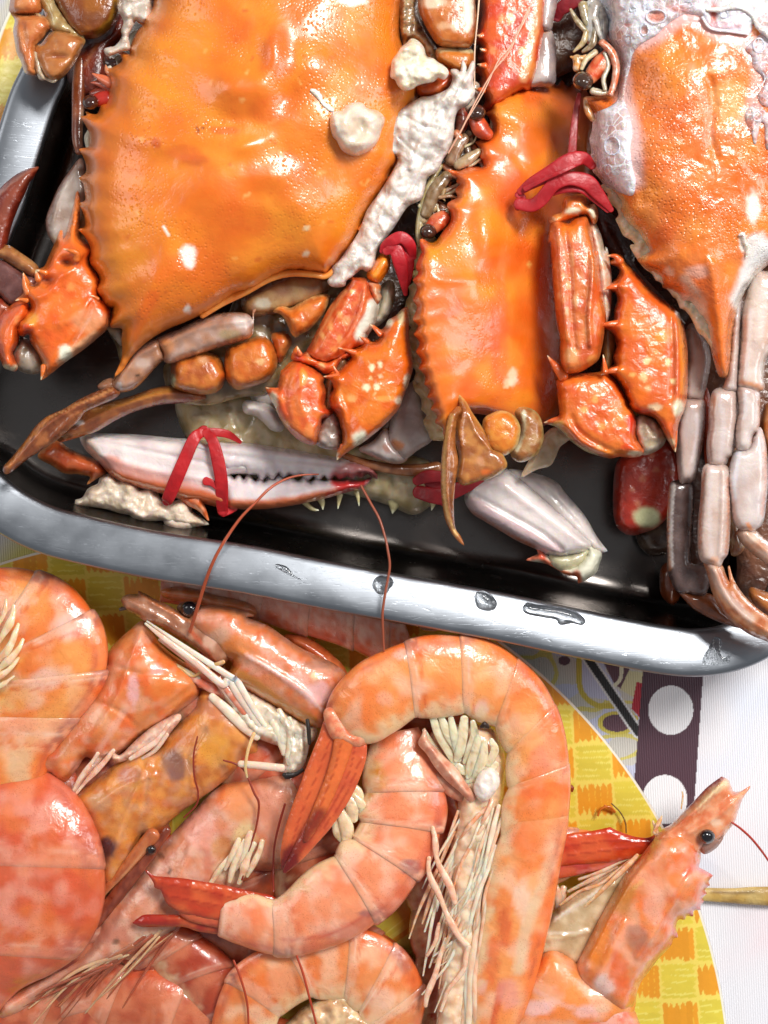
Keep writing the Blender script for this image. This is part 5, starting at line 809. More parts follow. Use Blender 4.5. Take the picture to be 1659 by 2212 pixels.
# long grey legs of the right crab
GM = dict(mott=[((222, 208, 200), 40, .55), ((176, 136, 116), 46, .4)])
lg = blob('leg', c3, M['leg'], 'F 1205,560 1260,580 1300,660 1320,760 1305,860 1285,960 1278,1000 1230,992 1182,990 1180,860 1195,740 1180,640', z=285, h=34, step=5, seed=130, col=(196, 180, 170), **GM)[0]
blob('leg_segment', lg, M['leg'], 'F 1182,995 1235,995 1282,1000 1288,1060 1282,1180 1260,1320 1238,1420 1215,1465 1180,1470 1150,1465 1135,1300 1135,1150 1160,1050', z=292, h=36, step=5, seed=131, col=(190, 174, 168), strokes=[('F 1245,1080 1250,1180 1220,1350', 4, (226, 216, 216), .6)], edge=((180, 130, 110), 4, .5), **GM)
blob('leg_segment', lg, M['leg'], 'F 1105,1475 1170,1468 1215,1480 1222,1600 1212,1800 1210,1950 I 1330,30 1320,130 1280,210 1200,195 1140,190 1100,120 1082,60 F 1080,1900 1078,1780 1084,1600 1092,1510', z=275, h=26, step=5, seed=132, col=(96, 76, 72), mott=[((130, 106, 100), 24, .6), ((66, 44, 40), 24, .5)], strokes=[('F 1110,1490 1095,1600 1090,1780 1095,1960', 5, (206, 196, 190), .9, .4), ('F 1085,1500 1080,1800 1090,1980', 2.5, (190, 120, 80), .8)])
lg = blob('leg', c3, M['leg'], 'F 1470,390 1500,400 1500,520 1490,700 1486,860 1480,940 1430,950 1405,930 1420,880 1440,740 1455,560', z=345, h=26, step=4.5, seed=133, col=(200, 186, 182), spots=[('F 1390,880', 12, 18, (206, 130, 80), .8)], edge=((180, 150, 140), 3, .5), **GM)[0]
blob('leg_segment', lg, M['leg'], 'F 1345,950 1410,930 1480,945 1485,1040 1478,1150 1462,1250 1450,1310 1425,1330 1405,1372 1350,1378 1318,1365 1310,1250 1322,1150 1325,1050', z=335, h=38, step=5, seed=134, col=(192, 172, 164), spots=[('F 1340,1000', 8, 16, (196, 150, 120), .6), ('F 1440,1310', 6, 5, (206, 190, 176), .9)], strokes=[('F 1380,970 1400,1150 1380,1340', 5, (206, 192, 190), .6), ('F 1325,1060 1318,1200 1320,1350', 4, (150, 90, 70), .6)], **GM)
blob('leg_segment', lg, M['leg'], 'F 1290,1390 1350,1378 1420,1390 1432,1480 1436,1620 1430,1760 1420,1880 1395,1920 1370,1965 1320,1945 1275,1925 1260,1860 1260,1720 1275,1560', z=345, h=28, step=5, seed=135, ew=14, col=(204, 180, 168), strokes=[('F 1285,1400 1270,1600 1262,1860', 3, (206, 120, 84), .9), ('F 1425,1450 1430,1700 1415,1890', 3, (206, 140, 110), .8), ('F 1330,1400 1320,1650 1330,1900', 5, (210, 196, 192), .6)], ridges=[('F 1400,1400 1390,1700 1380,1900', 4, 4)], spots=[('F 1350,1930', 12, 9, (222, 170, 140), .9)], **GM)
blob('leg_tip', lg, M['leg'], 'F 1290,1940 1340,1930 1390,1960 1410,2010 1440,2066 I 1430,40 1460,130 1530,230 1620,310 1720,370 1800,420 1800,560 1659,480 1560,440 1470,380 1390,300 1340,200 1310,90', z=330, h=34, step=5, seed=136, col=(188, 108, 62), mott=[((150, 76, 40), 26, .6), ((220, 170, 130), 18, .5)], ridges=[('I 1350,60 1420,220 1520,330 1659,420', 7, 8)], strokes=[('I 1330,20 1360,130 1430,230 1560,350', 8, (206, 190, 180), .6)])
blob('leg_tip', c3, M['leg'], 'I 1140,180 1200,200 1330,210 1400,290 1480,370 1500,400 1420,380 1320,340 1230,290 1170,230', z=270, h=20, step=5, seed=137, col=(130, 70, 36), mott=[((90, 44, 24), 18, .5)])
lg = blob('leg', c3, M['leg'], 'F 1590,262 1640,255 1720,270 1760,400 1730,560 1680,680 1640,760 1625,860 1630,930 1560,945 1488,915 1495,800 1508,640 1515,500 1540,370', z=350, h=40, step=5.5, seed=138, col=(210, 188, 174), strokes=[('F 1560,480 1540,700 1530,860', 6, (222, 210, 206), .7), ('F 1500,895 1560,905 1620,925', 5, (214, 140, 90), .8), ('F 1690,350 1650,650', 8, (206, 150, 120), .5)], **GM)[0]
blob('leg_segment', lg, M['leg'], 'F 1488,925 1540,905 1600,945 1605,1040 1600,1150 1565,1200 1552,1275 1510,1285 1480,1270 1478,1160 1495,1060', z=352, h=30, step=5, seed=139, col=(206, 190, 184), strokes=[('F 1530,960 1520,1100', 5, (226, 216, 216), .6)], edge=((190, 140, 120), 4, .5), **GM)
blob('leg_segment', lg, M['leg'], 'F 1470,1300 1530,1285 1560,1260 1590,1190 1610,1160 1635,1230 1648,1340 1650,1480 1640,1600 1625,1700 1590,1740 1540,1752 1490,1735 1460,1680 1445,1560 1435,1440', z=345, h=30, step=5, seed=140, col=(200, 184, 180), strokes=[('F 1480,1310 1455,1440 1450,1560', 9, (226, 226, 230), .7), ('F 1560,1750 1540,1720', 4, (226, 140, 80), .9), ('F 1640,1300 1645,1480 1625,1660', 3, (206, 140, 110), .8)], **GM)
blob('leg_tip', lg, M['leg'], 'F 1480,1760 1520,1735 1570,1745 1620,1790 1700,1850 1800,1900 1800,2010 1700,1970 1600,1910 1530,1850 1490,1800', z=325, h=30, step=5, seed=141, col=(206, 170, 146), mott=[((180, 110, 70), 20, .6), ((226, 206, 190), 16, .5)], ridges=[('F 1530,1770 1659,1880', 6, 6)])
blob('leg_segment', c3, M['leg'], 'F 1659,1010 1630,1060 1605,1150 1612,1200 1640,1290 1660,1360 1800,1360 1800,980', z=300, h=40, step=6, seed=142, col=(196, 112, 50), mott=[((220, 160, 110), 24, .6), ((150, 76, 30), 20, .5)])
blob('leg_segment', c3, M['leg'], 'F 1285,930 1310,960 1330,1100 1325,1300 1305,1380 1290,1200 1285,1060', z=280, h=20, step=5, seed=143, col=(196, 76, 34), mott=[((160, 50, 24), 16, .5)])
blob('body_side_or_gap_shade', c3, M['flesh'], 'F 1430,1330 1480,1290 1470,1500 1500,1740 1520,1850 1470,1900 1440,1860 1440,1600', z=270, h=20, step=6, seed=144, col=(140, 90, 56), mott=[((90, 50, 30), 16, .6), ((206, 190, 150), 14, .4)])
blob('leg', c3, M['leg'], 'I 1560,170 1659,200 1800,240 1800,400 1700,350 1620,300 1560,230', z=285, h=24, step=6, seed=145, col=(176, 110, 56), mott=[((130, 70, 30), 16, .5)])
blob('body_side_or_gap_shade', c3, M['dark'], 'F 1130,1150 1190,1000 1300,950 1440,1350 1440,1700 1400,2066 1250,2066 1200,1900', z=120, h=30, step=9, seed=146, col=(70, 34, 18), mott=[((40, 20, 12), 24, .6)])  # dark sheet below the legs, gap shade put into its colour

# === crabs whose bodies lie beyond the upper edge of the frame
c4 = thing('crab', 'crab at the top middle, showing a red speckled claw and a glossy brown leg joint', 'crab', 'B 1500,100', 'boiled crabs in the tray')
blob('claw_palm', c4, cl, 'T 1034,-120 1036,-20 1038,40 1030,70 1022,92 1038,98 1034,130 1042,138 1026,150 1040,165 1036,185 1050,215 1040,240 1080,230 1120,200 1150,190 1172,120 1185,0 1190,-120', z=300, h=62, step=6, ew=40, seed=150, col=(206, 62, 24), mott=[((180, 40, 20), 30, 0.31), ((232, 116, 40), 24, 0.37, .05)], spots=[('C 15,120', 9, 13, (240, 200, 160), .9), ('B 1620,120', 8, 10, (236, 160, 110), .7), ('C 95,320', 9, 9, (240, 190, 130), .7), ('B 1560,330', 8, 10, (236, 150, 100), .6), ('C 150,420', 12, 34, (240, 160, 80), .5)], strokes=[('C 195,0 180,160 130,340 100,500', 9, (226, 170, 120), .6)], rough=[(1.7, 24)])
for i, s_ in enumerate(['B 1500,230,22,345 1478,235,16,348 1460,230,4,346', 'B 1510,430,24,345 1480,425,14,346 1462,420,4,342', 'B 1500,590,24,340 1465,585,14,340 1440,575,4,336', 'B 1510,330,16,346 1490,325,10,348 1478,320,4,346']):
    spike(c4, s_, 340, seed=i+40, col=(226, 100, 50))
lg = blob('leg_joint', c4, cl, 'B 1095,-120 1080,-20 1080,60 1110,140 1160,230 1200,285 1260,308 1340,310 1415,298 1440,200 1448,100 1440,20 1425,-120', z=350, h=50, step=5.5, seed=152, col=(190, 96, 34), mott=[((150, 66, 30), 28, 0.37), ((226, 150, 90), 20, 0.25)], spots=[('B 1405,60', 13, 55, (240, 234, 226), .95), ('B 1170,10', 30, 16, (232, 206, 190), .8), ('B 1240,170', 16, 8, (230, 180, 150), .6), ('B 1310,170', 9, 14, (226, 200, 180), .7)], edge=((216, 120, 50), 6, .7), rough=[(1.7, 22)])[0]
blob('leg_joint', lg, cl, 'B 1195,325 1260,310 1350,318 1425,330 1436,400 1400,450 1350,475 1290,445 1240,425 1200,395', z=345, h=30, step=4.5, seed=153, col=(196, 110, 44), mott=[((160, 80, 40), 14, 0.31)], strokes=[('B 1200,330 1300,322 1425,335', 4, (206, 196, 160), .9)])
blob('leg_joint', c4, cl, 'B 1060,560 1140,525 1230,500 1270,445 1310,470 1300,520 1270,570 1220,610 1140,640 1080,620', z=340, h=26, step=4.5, seed=154, col=(196, 70, 24), mott=[((226, 120, 60), 12, 0.37), ((120, 30, 14), 14, 0.31)], rough=[(2.2, 12)])
blob('body_side_or_gap_shade', c4, M['flesh'], 'B 950,-100 945,60 960,200 985,300 1010,260 1060,260 1110,310 1140,400 1200,420 1190,320 1140,250 1090,160 1060,60 1060,-100', z=325, h=20, step=5, seed=155, col=(150, 130, 100), mott=[((110, 80, 54), 12, .7), ((200, 190, 150), 10, .5)], rough=[(6, 9)], ridges=[('B 980,0 975,250', 2.5, 7), ('B 1010,0 1000,250', 2.5, 6), ('B 1040,0 1050,150', 3, 7)])
lg = blob('leg', c4, M['leg'], 'C 205,-100 310,-100 305,20 285,110 270,185 235,190 205,180 200,100', z=318, h=26, step=5, seed=156, col=(170, 154, 152), strokes=[('C 260,0 240,150', 6, (206, 196, 196), .6)], **GM)[0]
blob('leg_segment', lg, M['leg'], 'C 195,190 240,195 272,200 285,240 300,320 298,430 290,530 200,545 120,540 140,440 165,330 185,250', z=312, h=26, step=5, seed=157, col=(156, 140, 138), spots=[('C 230,190', 12, 6, (222, 140, 80), .8), ('C 120,480', 10, 30, (214, 210, 214), .8)], edge=((190, 160, 150), 4, .5), **GM)
blob('body_side_or_gap_shade', c4, M['dark'], 'C 270,-100 640,-100 640,250 560,420 470,560 440,700 400,1000 430,1200 700,1400 800,1620 F 900,240 1180,560 1180,700 F 700,100 C 500,1240 300,1000 290,500', z=170, h=30, step=11, seed=158, col=(64, 26, 14), mott=[((36, 14, 8), 30, .6), ((110, 50, 20), 24, .4)])  # dark sheet between the middle and right shells, coloured as deep shade
blob('body_side_or_gap_shade', c4, M['dark'], 'B 960,500 1300,400 1500,600 1500,1000 1300,1300 1100,1659 E 1100,300 1000,700 700,900 500,700 600,300 800,100', z=200, h=30, step=11, seed=159, col=(70, 32, 18), mott=[((36, 14, 8), 30, .6), ((120, 90, 50), 24, .4)])  # dark sheet that paints the shade around the middle claws
blob('body_side_or_gap_shade', c3, M['dark'], 'F 1180,560 1400,400 1659,160 T 1800,500 1900,900 1850,1300 F 1800,2100 I 1700,500 1560,400 1480,330 F 1480,1900 1420,1400 1230,1000', z=200, h=30, step=12, seed=147, col=(90, 48, 28), mott=[((46, 22, 14), 30, .6), ((140, 90, 60), 24, .4)])  # dark sheet added over bright steel, as shade under the right legs
blob('body_side_or_gap_shade', c4, M['dark'], 'B 930,-200 945,300 960,560 1100,640 1400,700 1540,700 C 300,500 600,300 600,-200', z=230, h=30, step=12, seed=148, col=(84, 46, 26), mott=[((46, 22, 14), 30, .6), ((140, 100, 60), 24, .4)])  # added dark backing, shade in the gaps of the top crab
c8 = thing('crab', 'crab at the top left corner, brown jointed claw and dark amber shell', 'crab', 'A 400,200', 'boiled crabs in the tray')
blob('carapace', c8, M['claw'], 'A 300,-200 330,0 400,100 440,180 500,235 570,250 640,240 720,180 790,60 800,-60 800,-250', z=300, h=50, step=7, seed=160, col=(130, 60, 14), mott=[((170, 96, 24), 36, .6), ((96, 34, 8), 30, .6)], strokes=[('A 770,-20 740,120 640,240', 9, (196, 140, 50), .6)])
blob('body_side_or_gap_shade', c8, M['dark'], 'A 440,470 480,300 560,250 700,200 760,80 810,60 830,200 720,330 720,440 680,600 620,650 560,640 540,760 500,760 480,600', z=250, h=30, step=8, seed=161, col=(112, 34, 16), mott=[((70, 16, 10), 24, .7), ((150, 60, 30), 16, .4)], strokes=[('A 560,420 640,260 740,130', 4, (160, 90, 50), .7)])
blob('leg_segment', c8, M['leg'], 'A 250,-120 260,0 290,60 310,120 330,180 380,215 440,215 500,235 545,250 480,190 440,150 400,100 350,0 350,-120', z=318, h=22, step=5, seed=162, col=(176, 146, 90), mott=[((206, 190, 140), 12, .6), ((130, 96, 56), 14, .5)], edge=((220, 190, 140), 3, .7), rough=[(3, 9)])
blob('claw_arm', c8, cl, 'A 85,-120 70,0 64,70 90,85 160,92 230,84 268,70 270,0 280,-120', z=318, h=36, step=5, seed=163, col=(206, 112, 60), mott=[((170, 76, 40), 18, 0.31), ((230, 160, 110), 14, 0.31)])
blob('wrist', c8, cl, 'A 72,85 110,95 170,100 240,95 290,110 325,150 330,180 300,210 280,245 235,290 228,330 238,380 230,440 235,490 200,490 165,470 140,400 112,340 100,270 90,200 100,130', z=318, h=40, step=5, seed=164, col=(196, 104, 54), mott=[((156, 70, 36), 24, 0.37), ((222, 150, 100), 16, 0.31)], edge=((226, 160, 110), 5, .7), ridges=[('A 140,140 170,300 210,450', 6, -5)], rough=[(2.2, 20)])
blob('claw_palm', c8, cl, 'A 232,298 270,290 320,225 360,200 420,200 480,220 552,258 530,320 500,380 470,430 430,480 390,515 340,530 280,500 245,420 228,350', z=316, h=42, step=5, seed=165, col=(180, 104, 54), mott=[((140, 70, 36), 24, 0.37), ((206, 140, 90), 16, 0.31)], edge=((216, 160, 100), 5, .8), bumps=[('A 380,370', 22, 8, -10)], spots=[('A 385,370', 16, 6, (130, 50, 24), .7)], rough=[(2.2, 20)])
blob('joint_skin', c8, M['smeat'], 'A 225,340 255,380 280,470 310,510 370,520 345,538 300,520 260,515 235,440', z=330, h=14, step=4, seed=166, col=(200, 186, 160), mott=[((150, 130, 100), 10, .5)])
c9 = thing('crab', 'crab at the left frame edge, its red brown claw tip lying over the tray rim', 'crab', 'A 60,1400', 'boiled crabs in the tray')
blob('claw_tip', c9, cl, 'A -120,1400 0,1238 60,1180 130,1130 200,1100 250,1092! 215,1160 190,1190 160,1260 110,1370 70,1480 40,1600 0,1680 -120,1750', z=285, h=30, step=5.5, seed=167, col=(116, 34, 20), mott=[((150, 56, 36), 24, 0.37), ((80, 20, 14), 20, 0.31)], strokes=[('A 0,1260 120,1160 240,1095', 4, (176, 96, 70), .5), ('A 0,1500 60,1300 180,1150', 9, (146, 70, 50), .6)])
blob('leg_segment', c9, M['leg'], 'D -100,100 0,118 60,120 130,165 215,225 245,262 238,300 200,300 130,260 60,215 0,185 -100,160', z=290, h=22, step=5, seed=168, col=(170, 110, 60), mott=[((206, 150, 90), 14, .5), ((130, 70, 36), 14, .5)])
blob('leg_segment', c9, M['leg'], 'D -100,170 0,185 90,240 180,300 240,310 235,370 160,440 150,480 90,500 40,470 0,430 -100,400', z=272, h=34, step=5, seed=169, col=(110, 66, 60), mott=[((140, 96, 90), 22, .6), ((80, 40, 36), 18, .5)])
blob('leg_segment', c9, cl, 'D -100,460 0,440 60,490 110,500 90,540 40,560 0,640 -100,700', z=262, h=30, step=5, seed=170, col=(150, 50, 30), mott=[((196, 120, 90), 12, 0.37), ((100, 26, 16), 12, 0.31)])
# ------------------------------------------------------------------ shrimps on the plate
SM = [((234, 110, 40), 60, .55, .05), ((246, 202, 172), 42, .6, .15), ((246, 172, 92), 90, .6)]
SH = (242, 146, 78)
def frac(A, t, n):
    return np.stack([np.interp(t, np.arange(n), A[:, k]) for k in range(A.shape[1])], 1)
def body(par, st, bounds, hz=.78, mat='shrimp', col=SH, mott=SM, seed=0, belly=(236, 206, 160), back=(224, 84, 30), name='segment', gloss=None, lift=0, joint=.8, bulge=.10, dorsal=.55, spots=(), strokes=(), lip=.04, lob=.12, js=None, names=None):
    """Overlapping armour rings between a back line and a belly line: stations (xo, yo, xi, yi, z), tail first."""
    A = np.array(st, float); n = len(A); Q = cr(A, 12, False); tq = np.linspace(0, n-1, len(Q))
    def at(t):
        t = np.clip(t, 0, n-1); return np.stack([np.interp(t, tq, Q[:, k]) for k in range(5)], 1)
    out = []
    hwm = float(np.hypot(A[:, 0]-A[:, 2], A[:, 1]-A[:, 3]).mean()/2); m = int(np.clip(4*hwm/5.5, 30, 150)); th = np.arange(m)/m*2*np.pi
    spx = float(np.hypot(*np.diff(A[:, :2], axis=0).T).mean())/5.0
    for k, (t0, t1) in enumerate(zip(bounds[:-1], bounds[1:])):
        ns = max(8, int((t1-t0)*spx))
        s = np.r_[-.10, -.085, -.05, np.linspace(0, 1.04, ns)]
        jk = (js[k] if js else 1.0)*joint; lp = lip*(.4+.6*(js[k] if js else 1.0))
        sc_ = np.r_[.965, 1-.2*lp, 1+.5*lp, 1+.5*lp-1.5*lp*ss(.0, 1.0, np.linspace(0, 1.04, ns))+.012*np.sin(np.linspace(0, 1, ns)*np.pi)]
        if k == 0: s = s[2:]; sc_ = sc_[2:]; sc_[:2] = (.9, .99)
        Sg, Th = np.meshgrid(s, th, indexing='ij'); Sc = np.meshgrid(sc_, th, indexing='ij')[0]
        tt = t0+(t1-t0)*Sg+(bulge*(np.sin(Th)-.45)*np.exp(-np.abs(Sg)*3)+bulge*(np.sin(Th)-.45)*.8*(Sg > .6))*1.0
        P = at(tt.ravel()); xo, yo, xi, yi, z = P.T
        mx, my = (xo+xi)/2, (yo+yi)/2; hx, hy = (xo-xi)/2, (yo-yi)/2; hw = np.hypot(hx, hy)
        c = np.cos(Th).ravel(); s_n = np.sin(Th).ravel(); sc1 = Sc.ravel()
        # flattened belly side, keeled back
        rr = sc1*(1+.04*np.exp(-((c-1)/.12)**2))
        x = mx+hx*c*rr; y = my+hy*c*rr
        lobe = 1+lob*(np.abs(np.sin(np.pi*np.clip(Sg.ravel(), 0, 1)))**.6-.75)*ss(-.35, -.9, c)
        x = mx+hx*c*rr*lobe; y = my+hy*c*rr*lobe
        zz = z+lift+np.sign(s_n)*np.abs(s_n)**.66*hw*hz*.9*rr*(1-.15*ss(0, -1, c))
        zz = zz+1.6*noise(x, y, 44, seed, 2)+.3*noise(x, y, 13, seed+5, 2)
        d = np.full(len(x), 50.0); sg = Sg.ravel()
        C = paint(x, y, d, col, mott=mott, seed=seed, spots=spots, strokes=strokes)
        def mix(cc, a):
            nonlocal C
            a = np.clip(a, 0, 1)[:, None]; C = C*(1-a)+lin(cc)*a
        nz = noise(x, y, 16, seed+k+60, 2)
        mix(back, dorsal*ss(.45, 1.0, c+.25*nz)); mix(belly, .75*ss(-.45, -.95, c+.3*nz))
        mix((238, 184, 156), jk*.55*(1-ss(.0, .22, sg+.22*nz)))
        mix((212, 78, 26), jk*.55*np.exp(-((sg-.12-.10*nz)/.03)**2)*ss(-.3, .3, nz))
        mix((236, 160, 120), jk*.4*np.exp(-((sg+.055)/.025)**2)*ss(-.3, .4, nz))
        mix((120, 84, 90), .55*ss(.55, .95, c)*(1-ss(.05, .3, sg))*(nz > -.1)*jk)
        mix((168, 70, 60), .38*np.exp(-((c-.80-.05*nz)/.05)**2)*(s_n > 0)*ss(-.6, .5, noise(x, y, 70, seed+90, 1)))
        mix((250, 226, 204), .45*jk*np.exp(-((sg-.045)/.02)**2)*ss(-.2, .5, noise(x, y, 24, seed+91, 1)))
        N0, M0 = Sg.shape; F = []
        for i in range(N0-1):
            for j in range(m): F.append([i*m+j, i*m+(j+1) % m, (i+1)*m+(j+1) % m, (i+1)*m+j])
        F.append(list(range(m))[::-1]); F.append([(N0-1)*m+j for j in range(m)])
        V = W(x, y, zz)
        a, b_, cc_ = V[F[m*3+m//4][0]], V[F[m*3+m//4][1]], V[F[m*3+m//4][2]]
        if np.cross(b_-a, cc_-a)[2] < 0: F = [f[::-1] for f in F]
        out.append(mk((names[k] if names else name), V, F, M[mat], par, C))
    return out
def fin(par, outline, z, h=6, col=(206, 78, 30), tip=None, seed=0, tilt=(0, 0), rid=(), mott=None, **kw):
    return blob('tail_blade', par, M['fin'], outline, z=z, h=h, step=5, sm=3, ew=12, seed=seed, tilt=tilt, col=col, mott=[((228, 112, 56), 34, .5)], ridges=[(r, 4.5, 1.6) for r in rid], strokes=list(kw.pop('strokes', ()))+[(r, 1.6, (150, 30, 16), .55) for r in rid], **kw)[0]
def feeler(label, path, w0=3, z=200, col=(150, 66, 36), seed=0, par=None, name='feeler', flat=1.0, mott=()):
    o = tube(name, par, M['hair'], path, z=z, flat=flat, n=8, m=8, seed=seed, col=col, own=par is None, mott=mott)
    if par is None: tag(o, label, 'feeler')
    return o
def legs(par, items, z=150, col=(232, 208, 176), mat='flesh', name='leg', seed=0, flat=.7):
    for i, s_ in enumerate(items):
        c = [(236, 216, 190), (230, 180, 150), (240, 226, 206), (222, 160, 120)][(i+seed) % 4] if col is None else col
        pp = parse(s_)[0]; rq = random.Random(seed*100+i)
        if len(pp) > 2:
            Q = cr(np.array([[p[0], p[1], p[2], (p[3] if len(p) > 3 else z)] for p in pp]), 2, False); k_ = len(Q)
            L_ = np.hypot(Q[-1, 0]-Q[0, 0], Q[-1, 1]-Q[0, 1]); ph = rq.uniform(0, 6)
            for j in range(1, k_-1):
                wv = math.sin(ph+j*1.1)*min(3.2, L_*.025)*rq.uniform(.4, 1.2); Q[j, 0] += wv; Q[j, 1] -= wv*.4; Q[j, 2] *= rq.choice([.8, 1, 1.15, 1.25])
            s_ = 'T '+' '.join('%.2f,%.2f,%.2f,%.1f' % tuple(q) for q in Q)
        tube(name, par, M[mat], s_, z=z, flat=flat, n=6, m=10, seed=seed+i, col=c, mott=[((226, 150, 116), 16, .5, .1), ((246, 236, 220), 10, .4)])
GR = 'boiled shrimps heaped on the plate'
# --- lowest layer: shrimps seen only through the gaps, coloured dark to shade them
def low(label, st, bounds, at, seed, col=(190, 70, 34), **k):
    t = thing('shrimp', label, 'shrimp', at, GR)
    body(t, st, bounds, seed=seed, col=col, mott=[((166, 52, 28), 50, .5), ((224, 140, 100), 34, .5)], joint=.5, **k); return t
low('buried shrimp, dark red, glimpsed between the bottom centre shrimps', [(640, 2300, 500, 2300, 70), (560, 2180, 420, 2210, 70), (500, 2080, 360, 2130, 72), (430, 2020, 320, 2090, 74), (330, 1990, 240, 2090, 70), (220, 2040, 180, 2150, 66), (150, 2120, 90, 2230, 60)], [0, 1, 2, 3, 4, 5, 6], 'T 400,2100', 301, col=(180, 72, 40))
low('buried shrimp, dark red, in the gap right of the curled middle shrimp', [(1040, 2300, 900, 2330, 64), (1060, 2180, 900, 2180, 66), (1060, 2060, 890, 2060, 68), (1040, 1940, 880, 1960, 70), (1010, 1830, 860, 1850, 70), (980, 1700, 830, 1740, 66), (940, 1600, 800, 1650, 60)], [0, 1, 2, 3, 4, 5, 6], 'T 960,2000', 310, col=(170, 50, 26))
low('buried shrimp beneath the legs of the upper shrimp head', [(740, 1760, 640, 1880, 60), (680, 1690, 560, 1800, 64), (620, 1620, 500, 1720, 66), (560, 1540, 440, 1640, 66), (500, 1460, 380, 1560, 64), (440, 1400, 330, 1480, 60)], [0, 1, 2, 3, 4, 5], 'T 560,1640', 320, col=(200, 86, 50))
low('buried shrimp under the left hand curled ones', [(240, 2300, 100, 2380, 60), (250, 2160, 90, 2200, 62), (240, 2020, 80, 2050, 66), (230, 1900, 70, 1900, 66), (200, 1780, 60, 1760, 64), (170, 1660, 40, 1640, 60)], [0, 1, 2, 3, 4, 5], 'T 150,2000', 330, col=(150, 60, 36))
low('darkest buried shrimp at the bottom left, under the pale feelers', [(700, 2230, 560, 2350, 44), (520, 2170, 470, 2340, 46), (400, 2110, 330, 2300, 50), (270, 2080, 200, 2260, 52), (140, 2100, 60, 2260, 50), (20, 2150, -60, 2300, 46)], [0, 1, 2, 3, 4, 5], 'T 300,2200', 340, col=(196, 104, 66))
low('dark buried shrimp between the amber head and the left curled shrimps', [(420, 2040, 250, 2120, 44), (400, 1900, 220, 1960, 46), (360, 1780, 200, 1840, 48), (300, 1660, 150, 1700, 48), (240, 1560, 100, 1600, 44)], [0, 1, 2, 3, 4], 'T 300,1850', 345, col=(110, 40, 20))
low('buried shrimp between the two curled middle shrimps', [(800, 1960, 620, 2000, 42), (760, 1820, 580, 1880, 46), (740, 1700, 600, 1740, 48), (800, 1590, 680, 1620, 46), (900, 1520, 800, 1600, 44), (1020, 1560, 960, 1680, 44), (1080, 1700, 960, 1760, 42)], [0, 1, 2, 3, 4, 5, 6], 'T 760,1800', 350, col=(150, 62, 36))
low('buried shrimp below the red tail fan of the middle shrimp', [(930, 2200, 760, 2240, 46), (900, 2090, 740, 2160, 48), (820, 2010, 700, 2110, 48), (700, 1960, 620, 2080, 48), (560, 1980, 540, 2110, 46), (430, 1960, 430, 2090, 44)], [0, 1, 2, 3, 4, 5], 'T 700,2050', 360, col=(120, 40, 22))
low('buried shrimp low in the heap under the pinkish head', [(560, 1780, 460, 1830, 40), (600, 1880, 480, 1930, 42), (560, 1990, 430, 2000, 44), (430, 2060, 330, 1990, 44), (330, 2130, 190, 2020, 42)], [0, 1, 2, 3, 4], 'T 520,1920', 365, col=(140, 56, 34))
# --- shrimp under the tray rim
t = thing('shrimp', 'pinkish shrimp half hidden beneath the tray rim above the upper shrimp head', 'shrimp', 'T 700,1340', GR)
body(t, [(900, 1420, 860, 1300, 92), (845, 1430, 850, 1290, 92), (790, 1415, 800, 1270, 92), (730, 1390, 740, 1250, 92), (660, 1372, 680, 1240, 92), (590, 1350, 620, 1230, 92), (500, 1322, 530, 1215, 88), (400, 1308, 420, 1210, 84), (345, 1300, 350, 1220, 80)], [0, 1.2, 2.6, 4.1, 5.6, 8], hz=.5, seed=340, col=(222, 150, 126), mott=[((232, 176, 150), 24, .6), ((222, 116, 66), 20, .6, .1), ((240, 214, 196), 12, .5, .1)])
blob('carapace', t, M['shrimp'], 'H 330,760 420,758 500,790 560,830 620,880 680,940 705,1010 640,1010 560,960 460,880 380,820', z=100, h=26, step=5.5, seed=341, col=(196, 92, 44), mott=[((226, 130, 80), 18, .5), ((160, 60, 24), 16, .4)])
blob('carapace', t, M['shrimp'], 'G 1050,560 1080,530 1180,520 1300,540 1400,570 1560,600 1659,640 1659,700 1500,690 1380,660 1280,620 1180,605 1100,595', z=110, h=22, step=5.5, seed=342, col=(222, 130, 84), mott=[((236, 180, 150), 16, .6), ((240, 130, 50), 14, .5)])
# --- shrimp at the left top
s1 = thing('shrimp', 'plump curled shrimp at the left edge just below the tray corner', 'shrimp', 'T 100,1440', GR)
body(s1, [(-90, 1250, -90, 1420, 120), (-10, 1230, -55, 1400, 125), (70, 1232, -40, 1400, 130), (140, 1262, -30, 1410, 134), (190, 1308, -25, 1425, 138), (219, 1360, -22, 1440, 140), (231, 1420, -22, 1460, 142), (222, 1475, -25, 1490, 142), (190, 1530, -40, 1530, 140), (150, 1580, -70, 1570, 136), (118, 1625, -90, 1640, 130), (98, 1670, -100, 1700, 124), (60, 1760, -110, 1790, 116), (20, 1850, -120, 1880, 108), (-20, 1940, -140, 1960, 100)], [0, 2.3, 4.4, 6.7, 8.9, 14], seed=350, hz=.5, lip=.04, joint=.9, names=['segment']*4+['carapace'], col=(238, 138, 66), belly=(236, 200, 130), spots=[('G 300,1120', 40, 26, (238, 190, 170), .7), ('G 470,760', 46, 30, (240, 200, 186), .7), ('J 120,200', 30, 46, (226, 190, 150), .7), ('G 60,1230', 50, 40, (240, 160, 60), .5)])
legs(s1, ['G 90,640,14,205 60,760,26,212 -10,880,24,206 -80,960,12,200', 'G 120,760,12,208 80,880,24,214 0,980,24,208 -80,1040,14,200', 'G 150,860,12,208 90,960,22,214 10,1040,22,208 -60,1090,14,200', 'G 120,980,10,206 50,1060,22,210 -50,1130,14,204', 'G 40,600,10,204 20,700,20,208 -40,800,18,202', 'G 90,1100,8,204 20,1150,16,206 -60,1200,12,200'], col=(232, 214, 170), name='swimmeret', seed=1)
